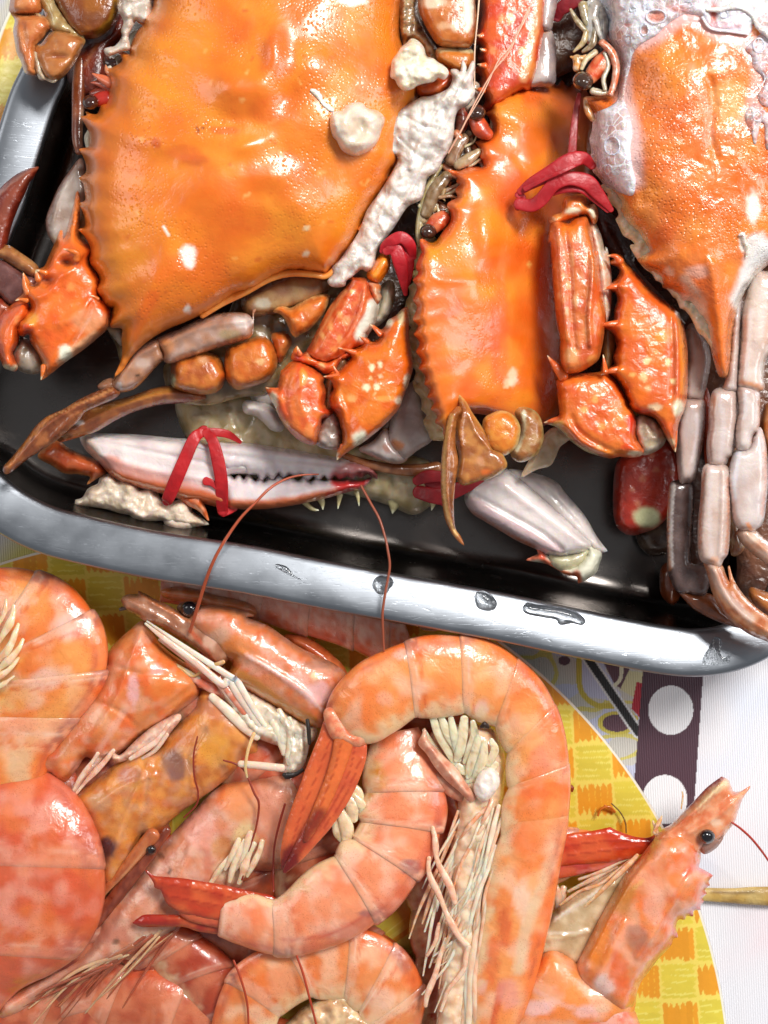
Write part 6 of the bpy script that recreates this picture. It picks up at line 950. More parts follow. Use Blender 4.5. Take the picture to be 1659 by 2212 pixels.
# --- second shrimp
s2 = thing('shrimp', 'shrimp wedged diagonally between the left curled shrimp and the dotted amber one', 'shrimp', 'T 270,1530', GR)
blob('carapace', s2, M['shrimp'], 'G 700,960 760,880 850,800 930,740 985,790 1030,870 1100,940 1200,1010 1290,1090 1310,1160 1290,1230 1200,1300 1100,1380 1000,1440 900,1500 820,1570 740,1620 650,1659 J 560,130 500,210 430,290 370,290 320,240 250,230 260,120 300,20 G 320,1560 420,1440 540,1290 640,1140 690,1040',
     z=118, h=62, hb=50, step=6, seed=360, power=.5, col=(232, 124, 62), mott=[((224, 92, 30), 40, .6), ((238, 180, 150), 26, .6, .1), ((214, 150, 90), 24, .4)], bumps=[('G 1000,1130', 60, 50, 8)], ridges=[('G 930,800 850,1000 760,1250 600,1500', 6, 7), ('G 1250,1180 1050,1330 850,1480 700,1590', 5, -8), ('G 700,1010 900,1080 1080,1080', 4, -5), ('G 600,1250 780,1330 900,1430', 4, -5)],
     spots=[('G 870,1190', 13, 40, (238, 176, 170), .9), ('G 1025,1060', 14, 13, (238, 170, 160), .8), ('G 1130,1200', 50, 44, (232, 130, 50), .6), ('J 500,190', 14, 14, (238, 176, 150), .8), ('G 600,1330', 30, 26, (236, 176, 140), .7), ('J 330,60', 22, 40, (206, 70, 34), .6)],
     strokes=[('G 760,920 700,1100 600,1330 480,1500 350,1659', 13, (200, 130, 90), .55), ('G 830,1300 700,1500 600,1659', 7, (236, 176, 150), .6), ('J 480,330 700,130 G 850,1640 1130,1390 1280,1260', 10, (228, 196, 176), .8)], rough=[(3, 50), (.8, 14)])
blob('belly_flap', s2, M['flesh'], 'G 1150,1350 1180,1375 1130,1440 1070,1510 1000,1560 880,1620 760,1659 J 700,110 620,200 540,290 480,385 460,360 520,270 600,170 700,80 G 780,1620 880,1530 1000,1430', z=140, h=20, step=5, seed=361, col=(222, 202, 186), mott=[((190, 160, 150), 16, .6), ((236, 180, 150), 10, .5), ((60, 44, 36), 8, .5, .5)], rough=[(4, 10)], ridges=[('G 1130,1400 950,1560 J 650,170', 2.5, 5)])
legs(s2, ['G 1100,1420,14,165 1000,1540,18,165 850,1640,14,160', 'J 640,110,14,168 560,220,16,165 480,350,8,158', 'G 1090,1480,16,155 1000,1590,16,150 850,1680,12,146', 'J 740,90,16,150 620,230,18,150 500,370,10,146'], col=(226, 190, 172), seed=2)
# --- third, amber dotted head
s3 = thing('shrimp', 'amber dotted shrimp head running down left beneath the white legs', 'shrimp', 'T 400,1700', GR)
blob('carapace', s3, M['shrimp'], 'G 1290,1240 1330,1180 1450,1190 1560,1260 1640,1380 1680,1500 1680,1600 J 1600,130 1560,190 1480,270 1380,350 1280,420 1180,490 1080,580 1010,640 960,700 930,640 900,720 820,860 740,980 690,1000 660,900 640,780 600,640 570,560 520,480 490,400 600,310 720,210 820,130 920,40 G 1000,1590 1110,1470 1220,1370 1280,1300', z=112, h=56, hb=50, step=6, seed=370,
     col=(218, 134, 56), mott=[((190, 96, 40), 34, .55), ((232, 160, 84), 24, .6), ((206, 150, 120), 20, .5, .1)],
     spots=[('J 1150,180', 30, 36, (120, 84, 84), .75), ('J 690,740', 24, 34, (62, 34, 50), .95), ('J 650,430', 26, 22, (206, 160, 120), .6), ('J 1400,80', 46, 36, (224, 156, 50), .6), ('G 1400,1300', 26, 30, (232, 150, 110), .5), ('J 840,260', 30, 20, (190, 120, 110), .5)],
     strokes=[('J 1290,30 1270,200 1290,400', 2, (150, 40, 20), .8), ('J 930,90 900,300 820,420', 6, (214, 150, 80), .5), ('J 560,520 800,380 1100,440', 8, (200, 90, 40), .4)], ridges=[('G 1310,1330 J 1040,60 840,480 720,800', 7, 7), ('J 1050,600 1300,390 1540,190', 5, 7), ('G 1340,1450 1250,1600 J 1230,160 1300,330', 4, -7), ('J 900,60 960,250 940,450', 5, -6), ('J 560,500 800,330 1000,250', 5, 6)], rough=[(4, 40), (1.2, 12)])
tube('rostrum', s3, M['shrimp'], 'J 1000,640,50,150 900,760,44,146 800,880,34,140 690,1000,26,132 600,1130,16,124', seed=371, col=(196, 110, 60), mott=[((150, 70, 40), 14, .6)], strokes=[('J 960,720 800,920 640,1100', 3, (226, 160, 110), .7)])
tube('rostrum', s3, M['shrimp'], 'J 1090,610,30,138 960,790,40,136 820,960,50,128 700,1120,46,120 560,1300,30,110', seed=372, col=(120, 50, 30), mott=[((170, 90, 60), 14, .6)])
eyeball(s3, 'J 985,740', 38, 150, (34, 22, 20))
# --- fourth, pink and cream
s4 = thing('shrimp', 'pinkish shrimp head with long pale feelers streaming to the bottom left corner', 'shrimp', 'T 450,1850', GR)
blob('carapace', s4, M['shrimp'], 'J 1380,370 1490,300 1600,270 K 330,60 430,150 460,300 450,480 380,600 280,640 150,640 50,620 J 1580,960 1430,1060 1300,1140 1180,1240 1080,1320 960,1380 850,1450 720,1500 600,1540 480,1580 330,1680 150,1800 0,1850 0,1740 200,1620 400,1500 560,1380 640,1240 700,1120 780,1020 880,920 980,800 1080,690 1180,580 1290,470', z=92, h=60, hb=50, step=6.5, seed=380,
     col=(222, 150, 120), mott=[((196, 110, 84), 40, .55), ((232, 190, 166), 26, .6), ((214, 120, 60), 22, .45, .15)],
     spots=[('J 1300,600', 40, 50, (232, 160, 140), .8), ('J 1520,380', 40, 40, (236, 120, 50), .7), ('J 1460,740', 24, 30, (216, 140, 60), .6), ('J 1500,880', 40, 24, (236, 216, 180), .8), ('K 100,450', 26, 40, (232, 206, 150), .8), ('K 260,300', 40, 60, (226, 150, 120), .6), ('K 80,240', 40, 50, (240, 160, 100), .6), ('J 700,1280', 40, 24, (206, 140, 120), .6), ('J 760,1340', 8, 8, (84, 54, 30), .7), ('J 1050,780', 7, 8, (110, 70, 50), .7)],
     strokes=[('J 1000,860 850,1050 700,1280 500,1500 200,1700', 8, (150, 84, 66), .5), ('J 1300,600 1280,640', 2, (50, 30, 30), .9), ('J 1110,860 1105,900', 2, (60, 40, 30), .9), ('J 1200,1240 900,1330', 8, (232, 214, 186), .5), ('K 120,60 180,240 150,480', 5, (190, 70, 30), .5)], rough=[(4, 44), (1, 13)], ridges=[('J 1250,720 1130,980 900,1250', 6, 5)])
legs(s4, ['J 1659,700,20,168 1600,850,24,166 1560,960,14,158', 'J 1600,680,18,166 1540,820,22,166 1500,950,14,158', 'K 130,420,20,168 90,540,22,166 40,640,12,158', 'K 200,470,16,166 160,580,18,166 110,680,10,158', 'K 60,460,16,168 20,560,18,166 -20,640,10,160', 'J 1520,760,12,160 1440,860,18,160 1380,950,10,152', 'J 1480,820,12,158 1400,930,16,156 1340,1010,8,150'], col=(234, 212, 180), name='swimmeret', seed=3)
rs = random.Random(11)
for i in range(16):
    a = i/15; x0 = 1180-520*a+rs.uniform(-40, 40); y0 = 1230+260*a+rs.uniform(-30, 30)
    x1 = 520-600*a+rs.uniform(-60, 60)+200; y1 = 1800+rs.uniform(-60, 120)
    mxx, myy = (x0+x1)/2+rs.uniform(-30, 30), (y0+y1)/2-30+rs.uniform(-40, 30)
    w_ = rs.choice([7, 10, 14, 18])
    tube('feeler', s4, M['flesh'], 'J %d,%d,%d,%d %d,%d,%d,%d %d,%d,%d,%d' % (x0, y0, w_*1.3, 132, mxx, myy, w_, 128, x1, y1, w_*.4, 116), seed=i, m=8, col=rs.choice([(196, 140, 100), (176, 110, 76), (214, 176, 140), (160, 84, 56)]), mott=[((120, 70, 50), 20, .4)])
# --- big round red segment shrimp at lower left
s11 = thing('shrimp', 'large rounded salmon red shrimp filling the lower left edge', 'shrimp', 'T 60,1900', GR)
body(s11, [(-40, 2230, -180, 2200, 110), (30, 2145, -170, 2150, 120), (105, 2105, -160, 2100, 128), (158, 2070, -160, 2050, 134), (198, 2010, -160, 2000, 138), (217, 1950, -160, 1940, 140), (222, 1890, -160, 1880, 142), (213, 1830, -150, 1820, 142), (190, 1765, -140, 1760, 138), (158, 1712, -110, 1720, 132), (110, 1672, -80, 1690, 122), (80, 1655, -40, 1670, 110)], [0, 3.2, 6.6, 11], hz=.42, lip=.02, seed=390, col=(214, 98, 62), mott=[((214, 84, 46), 60, .6), ((234, 160, 136), 44, .7, .08), ((228, 124, 54), 50, .5, .1)], back=(206, 84, 40), joint=.45, bulge=.05)
# --- upper shrimp head with white belly
s5 = thing('shrimp', 'upper shrimp head with pointed beak just below the rim and a bundle of white legs', 'shrimp', 'T 560,1430', GR)
blob('carapace', s5, M['shrimp'], 'G 1230,770 1240,690 1290,650 1400,640 1520,655 1659,700 H 100,650 230,700 330,770 420,830 520,880 610,920 680,970 700,1020 670,1080 620,1150 590,1220 575,1300 520,1300 440,1270 330,1205 200,1130 80,1060 0,1010 G 1520,1010 1440,960 1400,900 1320,850', z=150, h=58, hb=40, step=5.5, seed=400, col=(226, 134, 84), mott=[((214, 100, 44), 30, .6), ((236, 180, 160), 20, .55, .05), ((190, 130, 90), 14, .4, .1)],
     spots=[('H 530,1100', 30, 26, (240, 190, 186), .9), ('H 400,1020', 30, 20, (238, 176, 160), .8), ('H 510,1000', 9, 8, (240, 220, 170), .8), ('H 30,830', 40, 34, (222, 130, 50), .7), ('H 520,930', 40, 10, (170, 120, 100), .6), ('G 1430,830', 22, 20, (226, 180, 150), .7)],
     strokes=[('H 0,960 200,1080 330,1180 500,1270', 12, (214, 140, 50), .8), ('H 100,870 260,960 420,1080 560,1200', 4, (244, 206, 196), .8), ('H 250,720 420,840 600,930', 5, (190, 120, 90), .6)], ridges=[('H 60,850 250,960 420,1070 560,1190', 7, 7), ('G 1300,700 1500,700 1659,760 H 200,760', 5, 4)], rough=[(2.5, 40), (.7, 12)])
blob('beak', s5, M['leg'], 'G 795,600 830,570 900,565 905,545! 960,570 1010,600 1100,640 1200,700 1300,740 1400,800 1480,860 1510,920 1480,1000 1420,1030 1330,950 1230,880 1120,810 1030,760 950,735 880,690 820,655', z=158, h=30, step=5, seed=401, col=(176, 116, 84), mott=[((206, 160, 130), 16, .6), ((140, 80, 54), 16, .5)], ridges=[('G 910,550 1050,650 1250,740 1400,830', 3, 8), ('G 850,610 1050,720 1250,860', 3, 5)], strokes=[('G 910,550 1050,640 1220,730 1350,790', 4, (200, 110, 60), .7), ('G 1240,800 1330,900 1400,1000', 5, (206, 90, 50), .7)], edge=((150, 90, 60), 5, .5), rough=[(2.5, 10)], spots=[('G 1370,870', 16, 18, (222, 176, 150), .8)])
tube('beak_spine', s5, M['leg'], 'G 800,655,12,160 785,665,10,162 870,640,14,160', seed=402, col=(60, 40, 30))
p_ = eyeball(s5, 'G 1235,660', 58, 168, (26, 18, 22)); 
blob('eye_stalk', s5, M['leg'], 'G 1160,660 1180,625 1250,615 1320,640 1340,690 1290,720 1200,710', z=150, h=18, step=5, seed=403, col=(120, 84, 70))
for i, (s_, c_) in enumerate([('G 950,755,8,172 1080,860,18,180 1280,1010,24,182 1450,1150,26,180 H 0,1020,24,178 60,1110,26,178 140,1230,22,172 210,1330,12,166', (236, 214, 200)), ('G 960,740,6,166 1120,850,14,176 1330,990,20,180 1520,1110,22,182 H 40,1010,22,182 110,1130,22,180 180,1240,18,174 240,1330,10,168', (240, 226, 214)),
    ('G 1040,860,8,160 1200,970,20,170 1400,1110,26,172 1500,1230,24,170 1620,1350,30,168 1700,1440,22,164', (226, 180, 160)), ('G 1070,1015,8,150 1180,1050,12,156 1260,1100,8,160 1340,1050,14,174 1460,1005,14,188', (214, 170, 110)), ('G 1150,1050,14,150 1260,1110,22,154 1380,1180,30,156 1430,1210,16,154', (222, 120, 90)), ('G 1100,1000,10,150 1200,1060,18,152 1300,1110,14,156', (232, 196, 150)), ('G 1250,1130,20,140 1420,1190,34,150 1540,1260,28,152', (226, 130, 96)),
    ('H -100,1120,24,160 0,1210,32,166 90,1300,30,164 170,1360,24,160', (236, 222, 204)), ('H -60,1010,18,170 0,1090,22,174 70,1180,22,172 150,1300,16,168', (222, 130, 100))]):
    tube('leg', s5, M['flesh'], s_, flat=.55, n=7, m=12, seed=i+600, col=c_, mott=[((244, 236, 226), 14, .4), ((222, 140, 110), 20, .3, .15)])
bl = [blob('belly', s5, M['smeat'], 'H -20,980 80,1060 200,1130 330,1210 440,1280 520,1310 510,1370 480,1400 460,1480 440,1530 400,1570 350,1590 325,1560 330,1480 310,1420 240,1390 150,1350 60,1250 -20,1150 -60,1050', z=142, h=30, step=5, sm=2, ew=22, seed=404, col=(234, 224, 200), mott=[((206, 190, 150), 14, .4), ((244, 238, 226), 12, .5), ((150, 130, 96), 7, .5, .4)], rough=[(10, 18), (4, 9)], ridges=[('H 320,1200 370,1350 380,1480', 3, 8), ('H 380,1240 430,1350 430,1480', 3, 7)])[0]]
legs(s5, ['H 300,1200,16,170 350,1300,22,172 360,1420,24,168 360,1520,18,162', 'H 360,1250,16,168 410,1340,20,168 430,1440,20,160', 'H 250,1250,18,168 300,1340,24,166 330,1460,18,160', 'H 400,1480,16,158 390,1530,18,158 360,1580,14,155'], col=(236, 228, 206), name='leg', seed=5)
# --- middle curled shrimp with red tail pointing left
s8 = thing('shrimp', 'middle shrimp curled round so its red tail fan points left across the heap', 'shrimp', 'T 780,1850', GR)
for o_, z_, c_, r_, sd in [('J 950,870! 985,900 1010,915 1060,920 1200,932 1350,955 1500,982 1659,1020 1800,1060 1800,1200 1600,1215 1400,1195 1250,1165 1180,1145 1100,1095 1070,1040 1050,1000 1015,985 1005,950', 190, (190, 62, 30), ['J 1060,960 1300,1000 1700,1100', 'J 1090,1040 1300,1080 1700,1160'], 1), ('J 870,1218! 905,1190 950,1168 1080,1168 1200,1172 1300,1195 1500,1220 1760,1250 1760,1340 1500,1300 1300,1270 1200,1240 1050,1238 930,1240', 170, (166, 40, 24), ['J 900,1215 1200,1205 1500,1260'], 2), ('J 1180,1130 1350,1120 1600,1140 1850,1180 1850,1290 1650,1290 1500,1260 1300,1220 1200,1180', 184, (214, 96, 62), ['J 1250,1160 1500,1200 1800,1240'], 3)]:
    fin(s8, o_, z_, col=c_, seed=410+sd, rid=r_, edge=((150, 30, 20), 5, .7))
body(s8, [(470, 2020, 480, 1938, 178), (540, 2048, 545, 1932, 186), (612, 2066, 600, 1935, 190), (690, 2050, 655, 1890, 190), (760, 2026, 690, 1862, 190), (822, 1988, 722, 1838, 188), (870, 1945, 740, 1818, 186), (908, 1895, 758, 1806, 184), (935, 1845, 765, 1800, 180), (955, 1792, 770, 1770, 176), (964, 1740, 775, 1740, 172), (958, 1690, 782, 1695, 168), (940, 1640, 790, 1640, 160), (905, 1570, 800, 1590, 150)], [0, 2, 5, 7, 9, 10.8, 13], hz=.58, lip=.045, seed=420, col=(240, 150, 106), mott=[((234, 116, 62), 60, .55, .05), ((246, 196, 170), 38, .55, .15)], back=(206, 84, 56), bulge=.12,
     spots=[('K 850,90', 34, 44, (214, 140, 40), .85), ('K 820,180', 16, 20, (200, 120, 30), .7), ('K 1080,620', 22, 18, (130, 96, 110), .7), ('K 830,900', 26, 10, (150, 90, 96), .7), ('K 740,540', 30, 20, (242, 196, 170), .7)], strokes=[('K 330,1060 560,1030 800,920', 4, (190, 60, 50), .6)])
for i, s_ in enumerate(['K 690,170,20,196 730,260,40,200 740,340,30,194', 'K 660,280,24,196 700,390,44,198 700,470,30,190', 'K 740,200,20,200 790,260,30,200 800,330,20,192', 'K 640,330,22,190 650,410,34,192 670,460,22,186', 'K 700,130,24,190 760,180,36,194 790,240,20,190']):
    tube('swimmeret', s8, M['flesh'], s_, flat=.4, seed=i+430, col=(238, 220, 188), mott=[((214, 184, 140), 10, .5), ((120, 90, 50), 6, .4, .4)])
# --- bottom centre shrimp
s9 = thing('shrimp', 'shrimp arching along the bottom edge below the red tail fan', 'shrimp', 'T 700,2120', GR)
body(s9, [(455, 2300, 560, 2330, 120), (462, 2200, 580, 2260, 130), (490, 2115, 610, 2200, 140), (550, 2060, 640, 2170, 146), (620, 2035, 680, 2160, 150), (700, 2020, 720, 2160, 152), (780, 2010, 750, 2170, 152), (850, 2038, 770, 2190, 150), (893, 2085, 780, 2210, 146), (916, 2140, 770, 2240, 140), (905, 2220, 760, 2280, 130), (870, 2300, 750, 2330, 120)], [0, 2.1, 4, 5.8, 7.2, 9, 11], hz=.42, seed=440, col=(234, 144, 84), bulge=.15, spots=[('K 900,1400', 34, 30, (242, 190, 160), .8), ('K 1050,1180', 18, 30, (150, 110, 100), .6), ('K 300,1300', 60, 40, (230, 110, 30), .5)], mott=[((230, 114, 44), 50, .55), ((246, 200, 164), 36, .65, .1)])
blob('belly', s9, M['flesh'], 'K 560,1390 640,1350 760,1400 800,1480 1000,1530 1100,1500 1100,1700 300,1700 400,1500', z=120, h=50, step=7, seed=441, col=(222, 200, 160), mott=[((190, 140, 90), 20, .6), ((120, 70, 44), 12, .5, .2)], rough=[(6, 14)])
tube('feeler', s9, M['hair'], 'K 400,1140,7,205 440,1250,7,206 480,1400,7,200 520,1560,7,180 540,1700,6,170', col=(176, 60, 30), seed=3)
tube('feeler', s9, M['hair'], 'K 30,1180,7,190 70,1280,7,190 110,1430,7,180 120,1600,6,170', col=(170, 60, 30), seed=4)
# --- big central shrimp arched over the heap
s7 = thing('shrimp', 'largest shrimp, arched over the middle of the heap, red tail hanging down its left', 'shrimp', 'T 1000,1600', GR)
body(s7, [(700, 1545, 750, 1600, 214), (722, 1492, 778, 1606, 222), (770, 1440, 815, 1600, 226), (825, 1408, 860, 1578, 228), (885, 1384, 905, 1556, 226), (945, 1374, 958, 1548, 222), (1005, 1374, 1008, 1550, 218), (1060, 1388, 1038, 1558, 214), (1112, 1420, 1062, 1572, 210), (1162, 1466, 1080, 1598, 206), (1198, 1522, 1090, 1628, 204), (1218, 1585, 1094, 1662, 202), (1228, 1650, 1092, 1700, 200), (1229, 1715, 1086, 1742, 198), (1224, 1785, 1076, 1795, 194), (1208, 1870, 1056, 1870, 190), (1192, 1960, 1040, 1950, 186), (1172, 2050, 1030, 2030, 182), (1150, 2140, 1018, 2120, 176), (1130, 2220, 1004, 2210, 170), (1110, 2300, 990, 2290, 160)], [0, 4, 6, 8.3, 10.2, 12.2, 14.2, 20], hz=.56, seed=450, col=(241, 142, 74), back=(234, 106, 44), bulge=.10, lip=.03, js=[1, 1, .9, .5, .35, .35, .25], names=['segment']*6+['carapace'], mott=[((238, 116, 44), 80, .6, .04), ((247, 206, 174), 46, .55, .18), ((247, 172, 100), 70, .5, .0)], joint=.85,
     spots=[('H 930,1130', 20, 16, (242, 176, 150), .5), ('H 1040,870', 24, 12, (242, 206, 190), .7), ('H 1500,1190', 16, 20, (242, 190, 176), .8), ('H 1145,990', 5, 5, (206, 80, 40), .9), ('L 330,150', 24, 40, (240, 126, 90), .6), ('L 300,330', 30, 14, (240, 110, 60), .5), ('L 390,100', 24, 50, (244, 150, 120), .5), ('H 1250,830', 34, 20, (244, 170, 150), .4),
            ('L 250,600', 30, 40, (240, 116, 40), .6), ('L 130,1100', 16, 44, (218, 70, 26), .6), ('L 230,950', 20, 50, (236, 206, 184), .6), ('L 60,1300', 16, 60, (234, 96, 44), .5), ('L 150,1500', 24, 40, (238, 156, 136), .7), ('K 1500,1330', 16, 18, (240, 184, 166), .7), ('L 300,450', 30, 40, (240, 120, 50), .5)],
     strokes=[('L 420,660 350,860 260,1100 210,1350', 13, (228, 200, 164), .7), ('L 110,1450 60,1659 20,1800', 6, (206, 50, 24), .6), ('L 265,190 310,260 360,300 420,350', 4, (232, 110, 50), .5), ('H 1410,800 1425,900 1425,985', 3, (214, 90, 40), .6)])
for o_, z_, c_, r_, sd in [('T 706,1550 730,1560 748,1585 742,1625 722,1670 704,1720 680,1775 655,1825 630,1862 612,1880 607,1850 612,1810 626,1760 648,1700 668,1645 690,1590', 222, (214, 96, 50), ['T 718,1590 690,1660 650,1760 625,1840', 'T 730,1600 700,1690 660,1790'], 1), ('T 740,1580 766,1582 788,1596 790,1635 776,1680 752,1730 715,1785 680,1825 645,1862 612,1884 640,1820 680,1740 710,1670', 230, (206, 88, 50), ['T 770,1600 750,1680 700,1770 650,1840', 'T 780,1640 740,1730 690,1800'], 2), ('T 730,1565 752,1578 762,1600 748,1650 724,1710 695,1770 668,1812 656,1815 672,1760 700,1690 718,1630', 238, (222, 110, 50), ['T 742,1590 720,1670 680,1770'], 3)]:
    fin(s7, o_, z_, col=c_, seed=460+sd, rid=r_, strokes=[('T 612,1880 640,1835 690,1760', 15, (120, 22, 16), .85, .7)], spots=[('T 625,1860', 22, 40, (110, 16, 14), .9)])
blob('tail_joint', s7, M['shrimp'], 'T 700,1540 722,1530 745,1560 760,1585 790,1580 795,1600 775,1612 745,1606 715,1590', z=236, h=12, step=4, seed=465, col=(238, 160, 120), mott=[((222, 90, 50), 9, .6)])
def flap(s_, c=(236, 216, 186), z=225, seed=0, flat=.22):
    tube('swimmeret', s7, M['flesh'], s_, z=z, flat=flat, seed=seed, m=12, col=c, mott=[((206, 186, 140), 10, .5), ((244, 236, 214), 8, .5), ((110, 80, 50), 6, .4, .45)])
for i, s_ in enumerate(['H 1210,1240,20,225 1250,1340,30,222 1310,1450,26,214 1340,1520,14,208', 'H 1260,1240,18,228 1300,1330,30,226 1350,1420,26,220 1370,1500,14,210', 'H 1320,1250,18,230 1340,1350,26,228 1360,1450,22,220', 'H 1400,1250,24,230 1390,1340,32,228 1370,1450,30,222 1350,1500,14,214', 'H 1450,1270,16,232 1460,1350,26,228 1430,1440,26,222 1400,1510,12,214', 'H 1480,1360,18,230 1470,1440,30,226 1440,1530,30,218 1420,1600,14,210',
    'H 1520,1390,18,230 1510,1480,30,226 1480,1560,26,218 1450,1620,12,208', 'H 1560,1380,16,224 1580,1440,26,224 1540,1520,24,218', 'H 1330,1500,16,205 1400,1560,30,208 1470,1560,26,212', 'H 1420,1620,20,206 1470,1590,36,210 1540,1560,34,216 1590,1520,18,218', 'H 1500,1700,20,206 1540,1640,36,212 1580,1580,30,216', 'H 1160,1320,12,210 1200,1400,24,206 1270,1500,26,200 1330,1580,20,196']): flap(s_, seed=i+470)
blob('belly_flap', s7, M['leg'], 'H 1165,1310 1150,1350 1130,1400 1180,1460 1230,1540 1300,1620 1370,1680 1430,1740 1460,1730 1455,1700 1400,1620 1350,1550 1280,1480 1220,1420 1180,1370', z=212, h=12, step=4.5, seed=485, col=(216, 150, 120), mott=[((236, 206, 180), 12, .5), ((190, 90, 60), 14, .5)], ridges=[('H 1170,1380 1300,1560 1420,1700', 3, 5)], edge=((226, 180, 150), 4, .6))
blob('belly_flap', s7, M['leg'], 'K 1210,60 1260,70 1330,110 1390,170 1400,220 1370,230 1310,200 1250,140', z=190, h=12, step=4.5, seed=486, col=(206, 130, 100), mott=[((236, 190, 160), 12, .5)], edge=((226, 160, 130), 4, .6))
blob('belly', s7, M['flesh'], 'T 1020,1565 1070,1580 1090,1640 1085,1720 1072,1790 1058,1850 1045,1920 1038,2000 1025,2080 1010,2160 990,2280 950,2280 945,2180 955,2080 975,1980 970,1900 975,1830 990,1760 985,1690 960,1640 930,1590 960,1570', z=168, h=40, step=7, seed=487, col=(226, 204, 172), mott=[((206, 160, 120), 20, .6), ((240, 230, 210), 14, .6), ((110, 70, 44), 9, .4, .42)], rough=[(6, 18), (1.5, 8)])
fl = blob('belly_flap', s7, M['smeat'], 'H 1470,1620 1500,1570 1560,1545 1600,1590 1605,1640 1570,1700 1520,1740 1480,1720 1460,1670', z=222, h=14, step=4, seed=488, col=(232, 226, 216), rough=[(4, 9)])
rs = random.Random(21)
L7 = []
for i in range(46):
    a = i/45
    x0 = 1085-95*a+rs.uniform(-10, 10); y0 = 1735+130*((i*7) % 10)/10+rs.uniform(-15, 15); x0 -= (y0-1735)*.08
    x1 = x0-25-40*rs.random()-40*a+6; y1 = y0+150+rs.uniform(20, 150)
    mx_ = (x0+x1)/2+rs.uniform(-12, 10); w_ = rs.uniform(2.2, 5.2)
    L7.append('T %.1f,%.1f,%.1f,%.1f %.1f,%.1f,%.1f,%.1f %.1f,%.1f,%.1f,%.1f' % (x0, y0, w_*1.1, 205-30*a, mx_, (y0+y1)/2, w_, 212-30*a, x1, y1, w_*.45, 196-24*a))
for i in range(16):
    a = i/15
    x0 = 1050-70*a+rs.uniform(-8, 8); y0 = 1960+rs.uniform(-30, 60); x1 = x0-30+rs.uniform(-30, 30); y1 = 2260
    L7.append('T %.1f,%.1f,%.1f,%.1f %.1f,%.1f,%.1f,%.1f %.1f,%.1f,%.1f,%.1f' % (x0, y0, rs.uniform(4, 7), 196-24*a, (x0+x1)/2+rs.uniform(-16, 16), (y0+y1)/2, rs.uniform(4, 8), 200-24*a, x1, y1, 4, 184-24*a))
for i in range(22):
    y0 = 1720+rs.uniform(0, 330); x0 = 1062-(y0-1720)*.16+rs.uniform(-14, 10); x1 = x0-rs.uniform(20, 95); y1 = y0+rs.uniform(60, 200); w_ = rs.uniform(2.2, 4)
    L7.append('T %.1f,%.1f,%.1f,%.1f %.1f,%.1f,%.1f,%.1f %.1f,%.1f,%.1f,%.1f' % (x0, y0, w_*1.4, 208-(y0-1720)*.05, (x0+x1)/2+rs.uniform(-12, 16), (y0+y1)/2, w_, 214-(y0-1720)*.05, x1, y1, w_*.5, 190))
legs(s7, L7, col=None, seed=6)
legs(s7, ['K 1210,390,14,214 1230,500,18,216 1260,620,18,216 1310,740,20,216 1345,840,14,214', 'K 1190,570,14,212 1200,700,20,214 1260,830,20,214 1330,960,18,216 1390,1070,16,216 1420,1110,20,216', 'K 1425,1100,18,218 1405,1190,14,216 1370,1270,12,212 1310,1360,12,208 1260,1480,10,200', 'K 1180,1150,10,190 1230,1060,12,196 1250,960,10,198', 'K 1170,1450,12,190 1190,1340,16,194 1240,1220,14,196 1290,1050,10,198'], col=(234, 190, 164), seed=7)
# --- right hand shrimp with the upright head
s10 = thing('shrimp', 'right hand shrimp with upright pointed head, black eye and red saw toothed crest', 'shrimp', 'T 1450,1850', GR)
blob('body_shell', s10, M['shrimp'], 'L 130,1780 160,1660 200,1560 240,1440 300,1330 380,1240 480,1260 560,1320 660,1380 760,1400 850,1410 895,1440 890,1520 880,1600 870,1700 880,1800', z=146, h=62, hb=50, step=6.5, seed=500, col=(240, 146, 74), mott=[((234, 116, 44), 50, .5), ((244, 196, 170), 36, .5, .1)], spots=[('L 320,1580', 34, 20, (242, 196, 190), .8), ('L 600,1600', 26, 16, (240, 190, 180), .7), ('L 700,1580', 20, 10, (226, 190, 160), .7), ('L 450,1400', 50, 24, (232, 134, 44), .6)], strokes=[('L 230,1440 350,1500 500,1570 650,1590', 5, (240, 180, 160), .6)], rough=[(2.5, 40), (.7, 12)])
blob('body_shell', s10, M['shrimp'], 'L 520,1500 640,1520 760,1520 850,1560 900,1640 920,1800 520,1800', z=148, h=56, step=6.5, seed=501, col=(232, 120, 90), mott=[((242, 190, 170), 20, .6)])
blob('belly', s10, M['leg'], 'L 240,1400 290,1250 330,1150 400,1040 480,960 560,900 700,820 850,740 900,740 800,900 720,1060 640,1200 580,1330 520,1330 430,1280 330,1290', z=128, h=44, hb=40, step=6, seed=502, col=(206, 180, 140), mott=[((226, 206, 170), 24, .6), ((176, 140, 90), 20, .5)], ridges=[('L 400,1080 560,960 760,860', 4, 7), ('L 330,1180 500,1160 620,1130', 4, 6)], strokes=[('L 420,1060 600,950 740,850', 4, (236, 222, 206), .7), ('L 340,1140 500,1140 620,1130', 3, (230, 214, 190), .7)], rough=[(4, 16)])
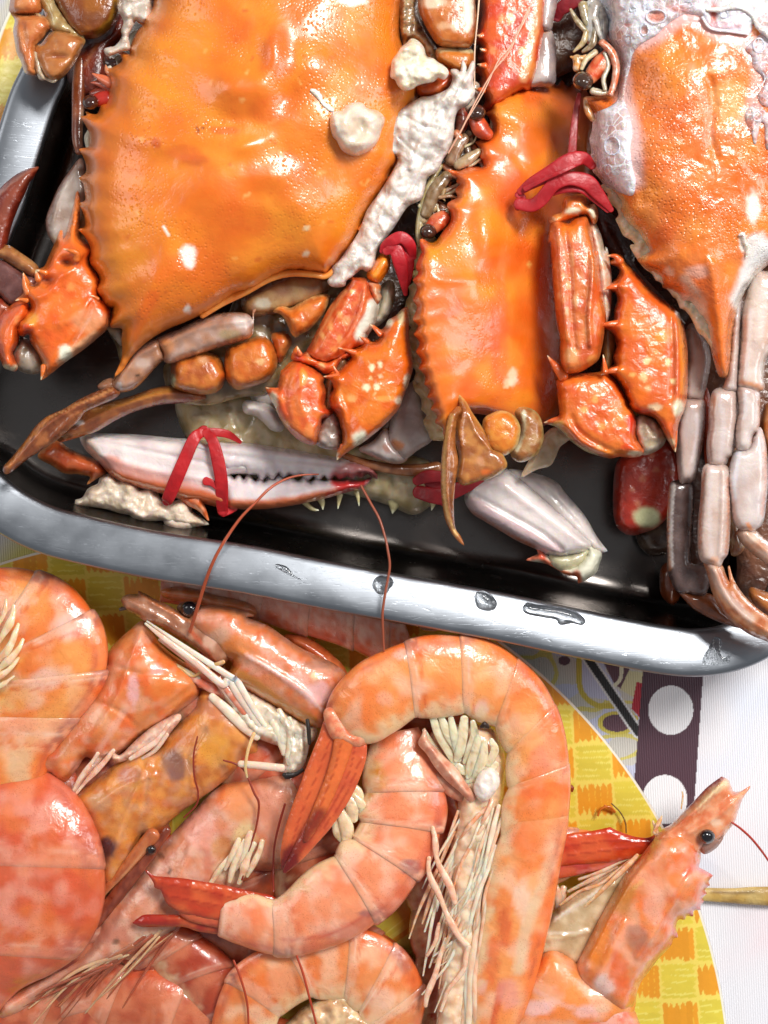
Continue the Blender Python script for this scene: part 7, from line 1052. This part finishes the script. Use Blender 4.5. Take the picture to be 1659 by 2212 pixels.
blob('beak', s10, M['leg'], 'L 1000,600 1050,540 1100,510 1180,430 1230,380 1300,305 1350,265 1390,236! 1425,255 1445,300 1455,322 1500,322 1556,290! 1520,340 1500,380 1480,440 1460,500 1420,550 1380,600 1320,640 1270,670 1250,720 1150,760 1050,760 980,700', z=165, h=34, hb=24, step=5, seed=503, col=(222, 136, 90), mott=[((206, 96, 50), 20, .55), ((236, 180, 140), 14, .5)],
     ridges=[('L 1080,560 1250,420 1390,270', 5, 9), ('L 1150,560 1300,440 1430,340', 5, -5), ('L 1200,560 1350,470 1450,390', 5, 5)], strokes=[('L 1190,410 1300,300 1395,240', 4, (170, 34, 24), .9), ('L 1260,420 1340,330 1410,270', 7, (232, 206, 160), .85), ('L 1130,520 1250,430 1350,340', 3, (190, 80, 40), .6)], spots=[('L 1540,300', 12, 8, (222, 130, 100), .7), ('L 1280,640', 12, 10, (206, 150, 140), .6), ('L 1360,500', 12, 10, (236, 200, 170), .7)], rough=[(1.5, 16)])
blob('carapace', s10, M['shrimp'], 'L 1010,590 1080,560 1160,560 1230,600 1265,660 1262,720 1255,760 1290,780 1335,808! 1310,840 1318,862! 1290,885 1300,912! 1275,935 1282,958! 1262,985 1265,1005! 1225,1010 1222,1042! 1185,1040 1172,1062! 1140,1060 1120,1100 1132,1165! 1105,1175 1090,1215 1020,1290 960,1370 915,1430 890,1500 868,1570 820,1612 720,1575 640,1500 570,1440 540,1360 570,1280 620,1180 680,1060 750,930 830,800 920,700',
     z=158, h=66, hb=50, step=5.5, ew=70, seed=504, col=(234, 134, 72), mott=[((226, 96, 34), 34, .6), ((242, 186, 160), 26, .5, .1), ((206, 150, 110), 14, .35, .15)],
     spots=[('L 680,1200', 28, 60, (232, 130, 30), .8), ('L 800,930', 30, 50, (196, 130, 50), .7), ('L 900,1180', 26, 36, (150, 110, 96), .6), ('L 1000,980', 26, 50, (238, 176, 150), .6), ('L 960,800', 50, 40, (230, 150, 110), .5), ('L 790,1380', 20, 50, (222, 90, 40), .6), ('L 700,1450', 24, 26, (242, 210, 200), .8)],
     strokes=[('L 620,1250 720,1030 830,850 960,700', 12, (214, 130, 40), .55), ('L 1260,760 1330,810 1300,900 1270,980 1130,1080 1110,1170 960,1370', 7, (206, 50, 28), .85), ('L 1260,660 1240,740 1180,800', 8, (222, 70, 50), .6), ('L 880,880 930,840', 4, (226, 190, 90), .7), ('L 850,1100 740,1300 650,1450', 9, (240, 170, 140), .6)], ridges=[('L 960,720 830,900 700,1130 600,1330', 8, 8), ('L 1220,780 1100,980 900,1280', 7, 7), ('L 820,1080 720,1300 640,1470', 7, 5)], rough=[(2.5, 44), (.7, 12)])
sg = eyeball(s10, 'L 1305,582', 48, 198, (20, 18, 22))
blob('eye_stalk', s10, M['leg'], 'L 1260,560 1300,520 1340,540 1370,600 1400,560! 1390,600 1350,650 1290,680 1260,640', z=178, h=14, step=4.5, seed=505, col=(150, 110, 96))
tube('feeler', s10, M['hair'], 'L 1450,500,6,185 1500,535,7,180 1560,590,7,170 1610,650,7,155 1660,720,6,140 1760,880,5,120', col=(170, 50, 34), seed=5)
legs(s10, ['L 1000,560,14,165 1020,510,12,168 1042,462,4,170', 'L 1010,570,14,160 1000,520,10,162 990,490,4,162', 'L 1155,420,4,172 1165,360,5,178 1160,320,3,182', 'L 900,690,12,170 760,830,14,172 640,950,12,165 520,1060,8,155', 'L 860,720,10,160 700,850,12,160 560,900,11,150 450,980,7,140'], col=(222, 170, 120), seed=8)
# --- tail fan of a hidden shrimp
s13 = thing('shrimp', 'shrimp hidden behind the big arched one, only its red tail fan showing', 'shrimp', 'T 1300,1850', GR)
body(s13, [(1290, 1800, 1280, 1880, 90), (1240, 1790, 1230, 1900, 92), (1180, 1790, 1170, 1920, 90), (1110, 1800, 1110, 1940, 84)], [0, 1, 3], seed=510, hz=.5)
for o_, z_, c_, r_, sd in [('L 400,740 440,600 520,565 620,555 742,530! 780,550 880,585 960,592 1010,572 1035,605 1000,650 900,690 800,720 700,730 560,740', 130, (196, 60, 26), ['L 470,640 700,610 1000,610', 'L 500,690 750,660 950,640'], 1), ('L 400,760 460,680 600,700 780,690 900,680 960,650 850,720 740,760 600,790 450,822 400,820', 122, (196, 70, 60), ['L 450,760 650,740 850,700'], 2)]:
    fin(s13, o_, z_, col=c_, seed=512+sd, rid=r_, spots=[('L 990,610', 20, 12, (140, 20, 18), .9)], strokes=[('L 560,790 700,760 800,720', 4, (226, 130, 120), .7)])
legs(s13, ['L 560,830,9,120 700,780,12,125 860,700,8,128', 'L 500,900,10,112 640,830,13,118 780,760,9,120', 'L 420,850,12,105 440,980,24,108 400,1100,16,104', 'L 440,1000,12,112 410,1120,18,112 380,1240,12,110', 'L 470,880,20,100 460,1000,26,104 440,1100,20,100'], col=(226, 190, 160), seed=9)
# --- loose feelers and specks on the heap and tray
feeler('long copper feeler arcing from the upper shrimp head over the rim to the white claw', 'G 1240,810,11,195 1290,650,12,230 1360,430,12,275 1440,260,11,296 1560,80,10,300 D 1659,1800,9,300 E 100,1700,9,290 200,1640,8,275 300,1612,7,262 420,1605,5,252', col=(176, 78, 44), seed=1)
feeler('fine straight feeler crossing the rim from the claw tip to the arched shrimp', 'E 700,1680,10,250 760,1790,9,262 820,1900,9,272 860,2030,8,278 H 945,250,8,280 957,350,8,278 935,480,8,276 915,620,8,272 918,750,8,258 922,850,6,250', col=(150, 74, 48), seed=2)
feeler('dark red feeler lying over the amber dotted shrimp head', 'J 1290,0,5,190 1265,120,6,190 1270,260,6,188 1295,370,6,182 1280,450,6,172 1200,530,5,162', col=(136, 40, 20), seed=3)
feeler('dark red feeler falling in a wave over the pinkish shrimp', 'J 1460,155,6,178 1540,180,7,178 1600,230,6,178 K 150,180,7,176 180,250,7,175 165,380,6,172 130,500,6,170 80,700,6,164', col=(140, 46, 22), seed=4)
feeler('short dark feeler hanging left of the red tail of the arched shrimp', 'K 335,250,7,196 300,370,7,190 272,500,6,180 265,640,6,172 268,770,5,200', col=(130, 36, 20), seed=5)
feeler('thin pale fibre strand stretched across the top middle crab claw', 'C 140,60,6,392 60,220,5,394 0,340,6,394 B 1560,470,5,394 1450,660,5,392 1350,860,6,388 1270,1000,5,376', col=(226, 170, 140), seed=6)
feeler('second pale fibre strand beside the first on the top middle crab', 'C 200,-60,5,388 120,80,4,390 20,290,4,392 B 1600,390,4,392 1500,600,4,390 1370,820,4,386 1290,960,4,374', col=(232, 190, 160), seed=7)
feeler('nearly upright pale fibre on the left side of the top middle claw', 'B 1475,-60,6,372 1460,130,5,374 1442,330,5,376 1440,560,5,366', col=(226, 190, 160), seed=8)
feeler('curled orange feeler scrap on the yellow plate near the upright head', 'L 670,460,6,50 690,420,8,52 740,410,7,54 770,440,6,50 710,400,5,54', col=(206, 110, 30), seed=9)
feeler('fine brown hair on the plate beside the curled orange scrap', 'L 750,390,4,54 800,440,4,56 830,500,4,58 835,560,4,60', col=(110, 80, 40), seed=10)
o = tube('twig_speck', None, M['hair'], 'H 468,1260,12,196 475,1320,13,198 480,1400,11,196', own=True, col=(40, 30, 24), seed=1); tag(o, 'black twig like speck lying on the white legs of the upper shrimp head', 'speck')
o = tube('twig_speck', None, M['hair'], 'H 440,1555,12,190 400,1580,14,190 350,1590,22,190 330,1585,16,190', own=True, col=(36, 28, 26), seed=2, rough=.3); tag(o, 'crooked black speck at the lower end of the white legs', 'speck')
o = tube('herb_speck', None, M['hair'], 'H 1500,1300,10,252 1520,1290,22,254 1540,1300,14,252', own=True, col=(44, 26, 18), seed=3, rough=.3); tag(o, 'small black speck on the inner curve of the arched shrimp', 'speck')
o = tube('legs_scrap', None, M['flesh'], 'H 70,1520,22,180 180,1530,24,184 320,1545,24,186', own=True, col=(232, 214, 196), seed=4); tag(o, 'pale stick like leg scrap pointing right under the white leg bundle', 'leg scrap')
o = tube('legs_scrap', None, M['flesh'], 'H 150,1340,12,186 115,1440,10,188 100,1540,9,186 110,1600,7,180', own=True, col=(220, 190, 140), seed=5); tag(o, 'thin yellowish leg scrap hanging above the stick like one', 'leg scrap')
o = tube('herb_speck', None, M['hair'], 'L 495,290,10,42 515,295,16,44 520,315,10,42', own=True, col=(140, 50, 14), seed=6, rough=.4); tag(o, 'tiny brown red crumb on the yellow plate right of the arched shrimp', 'speck')
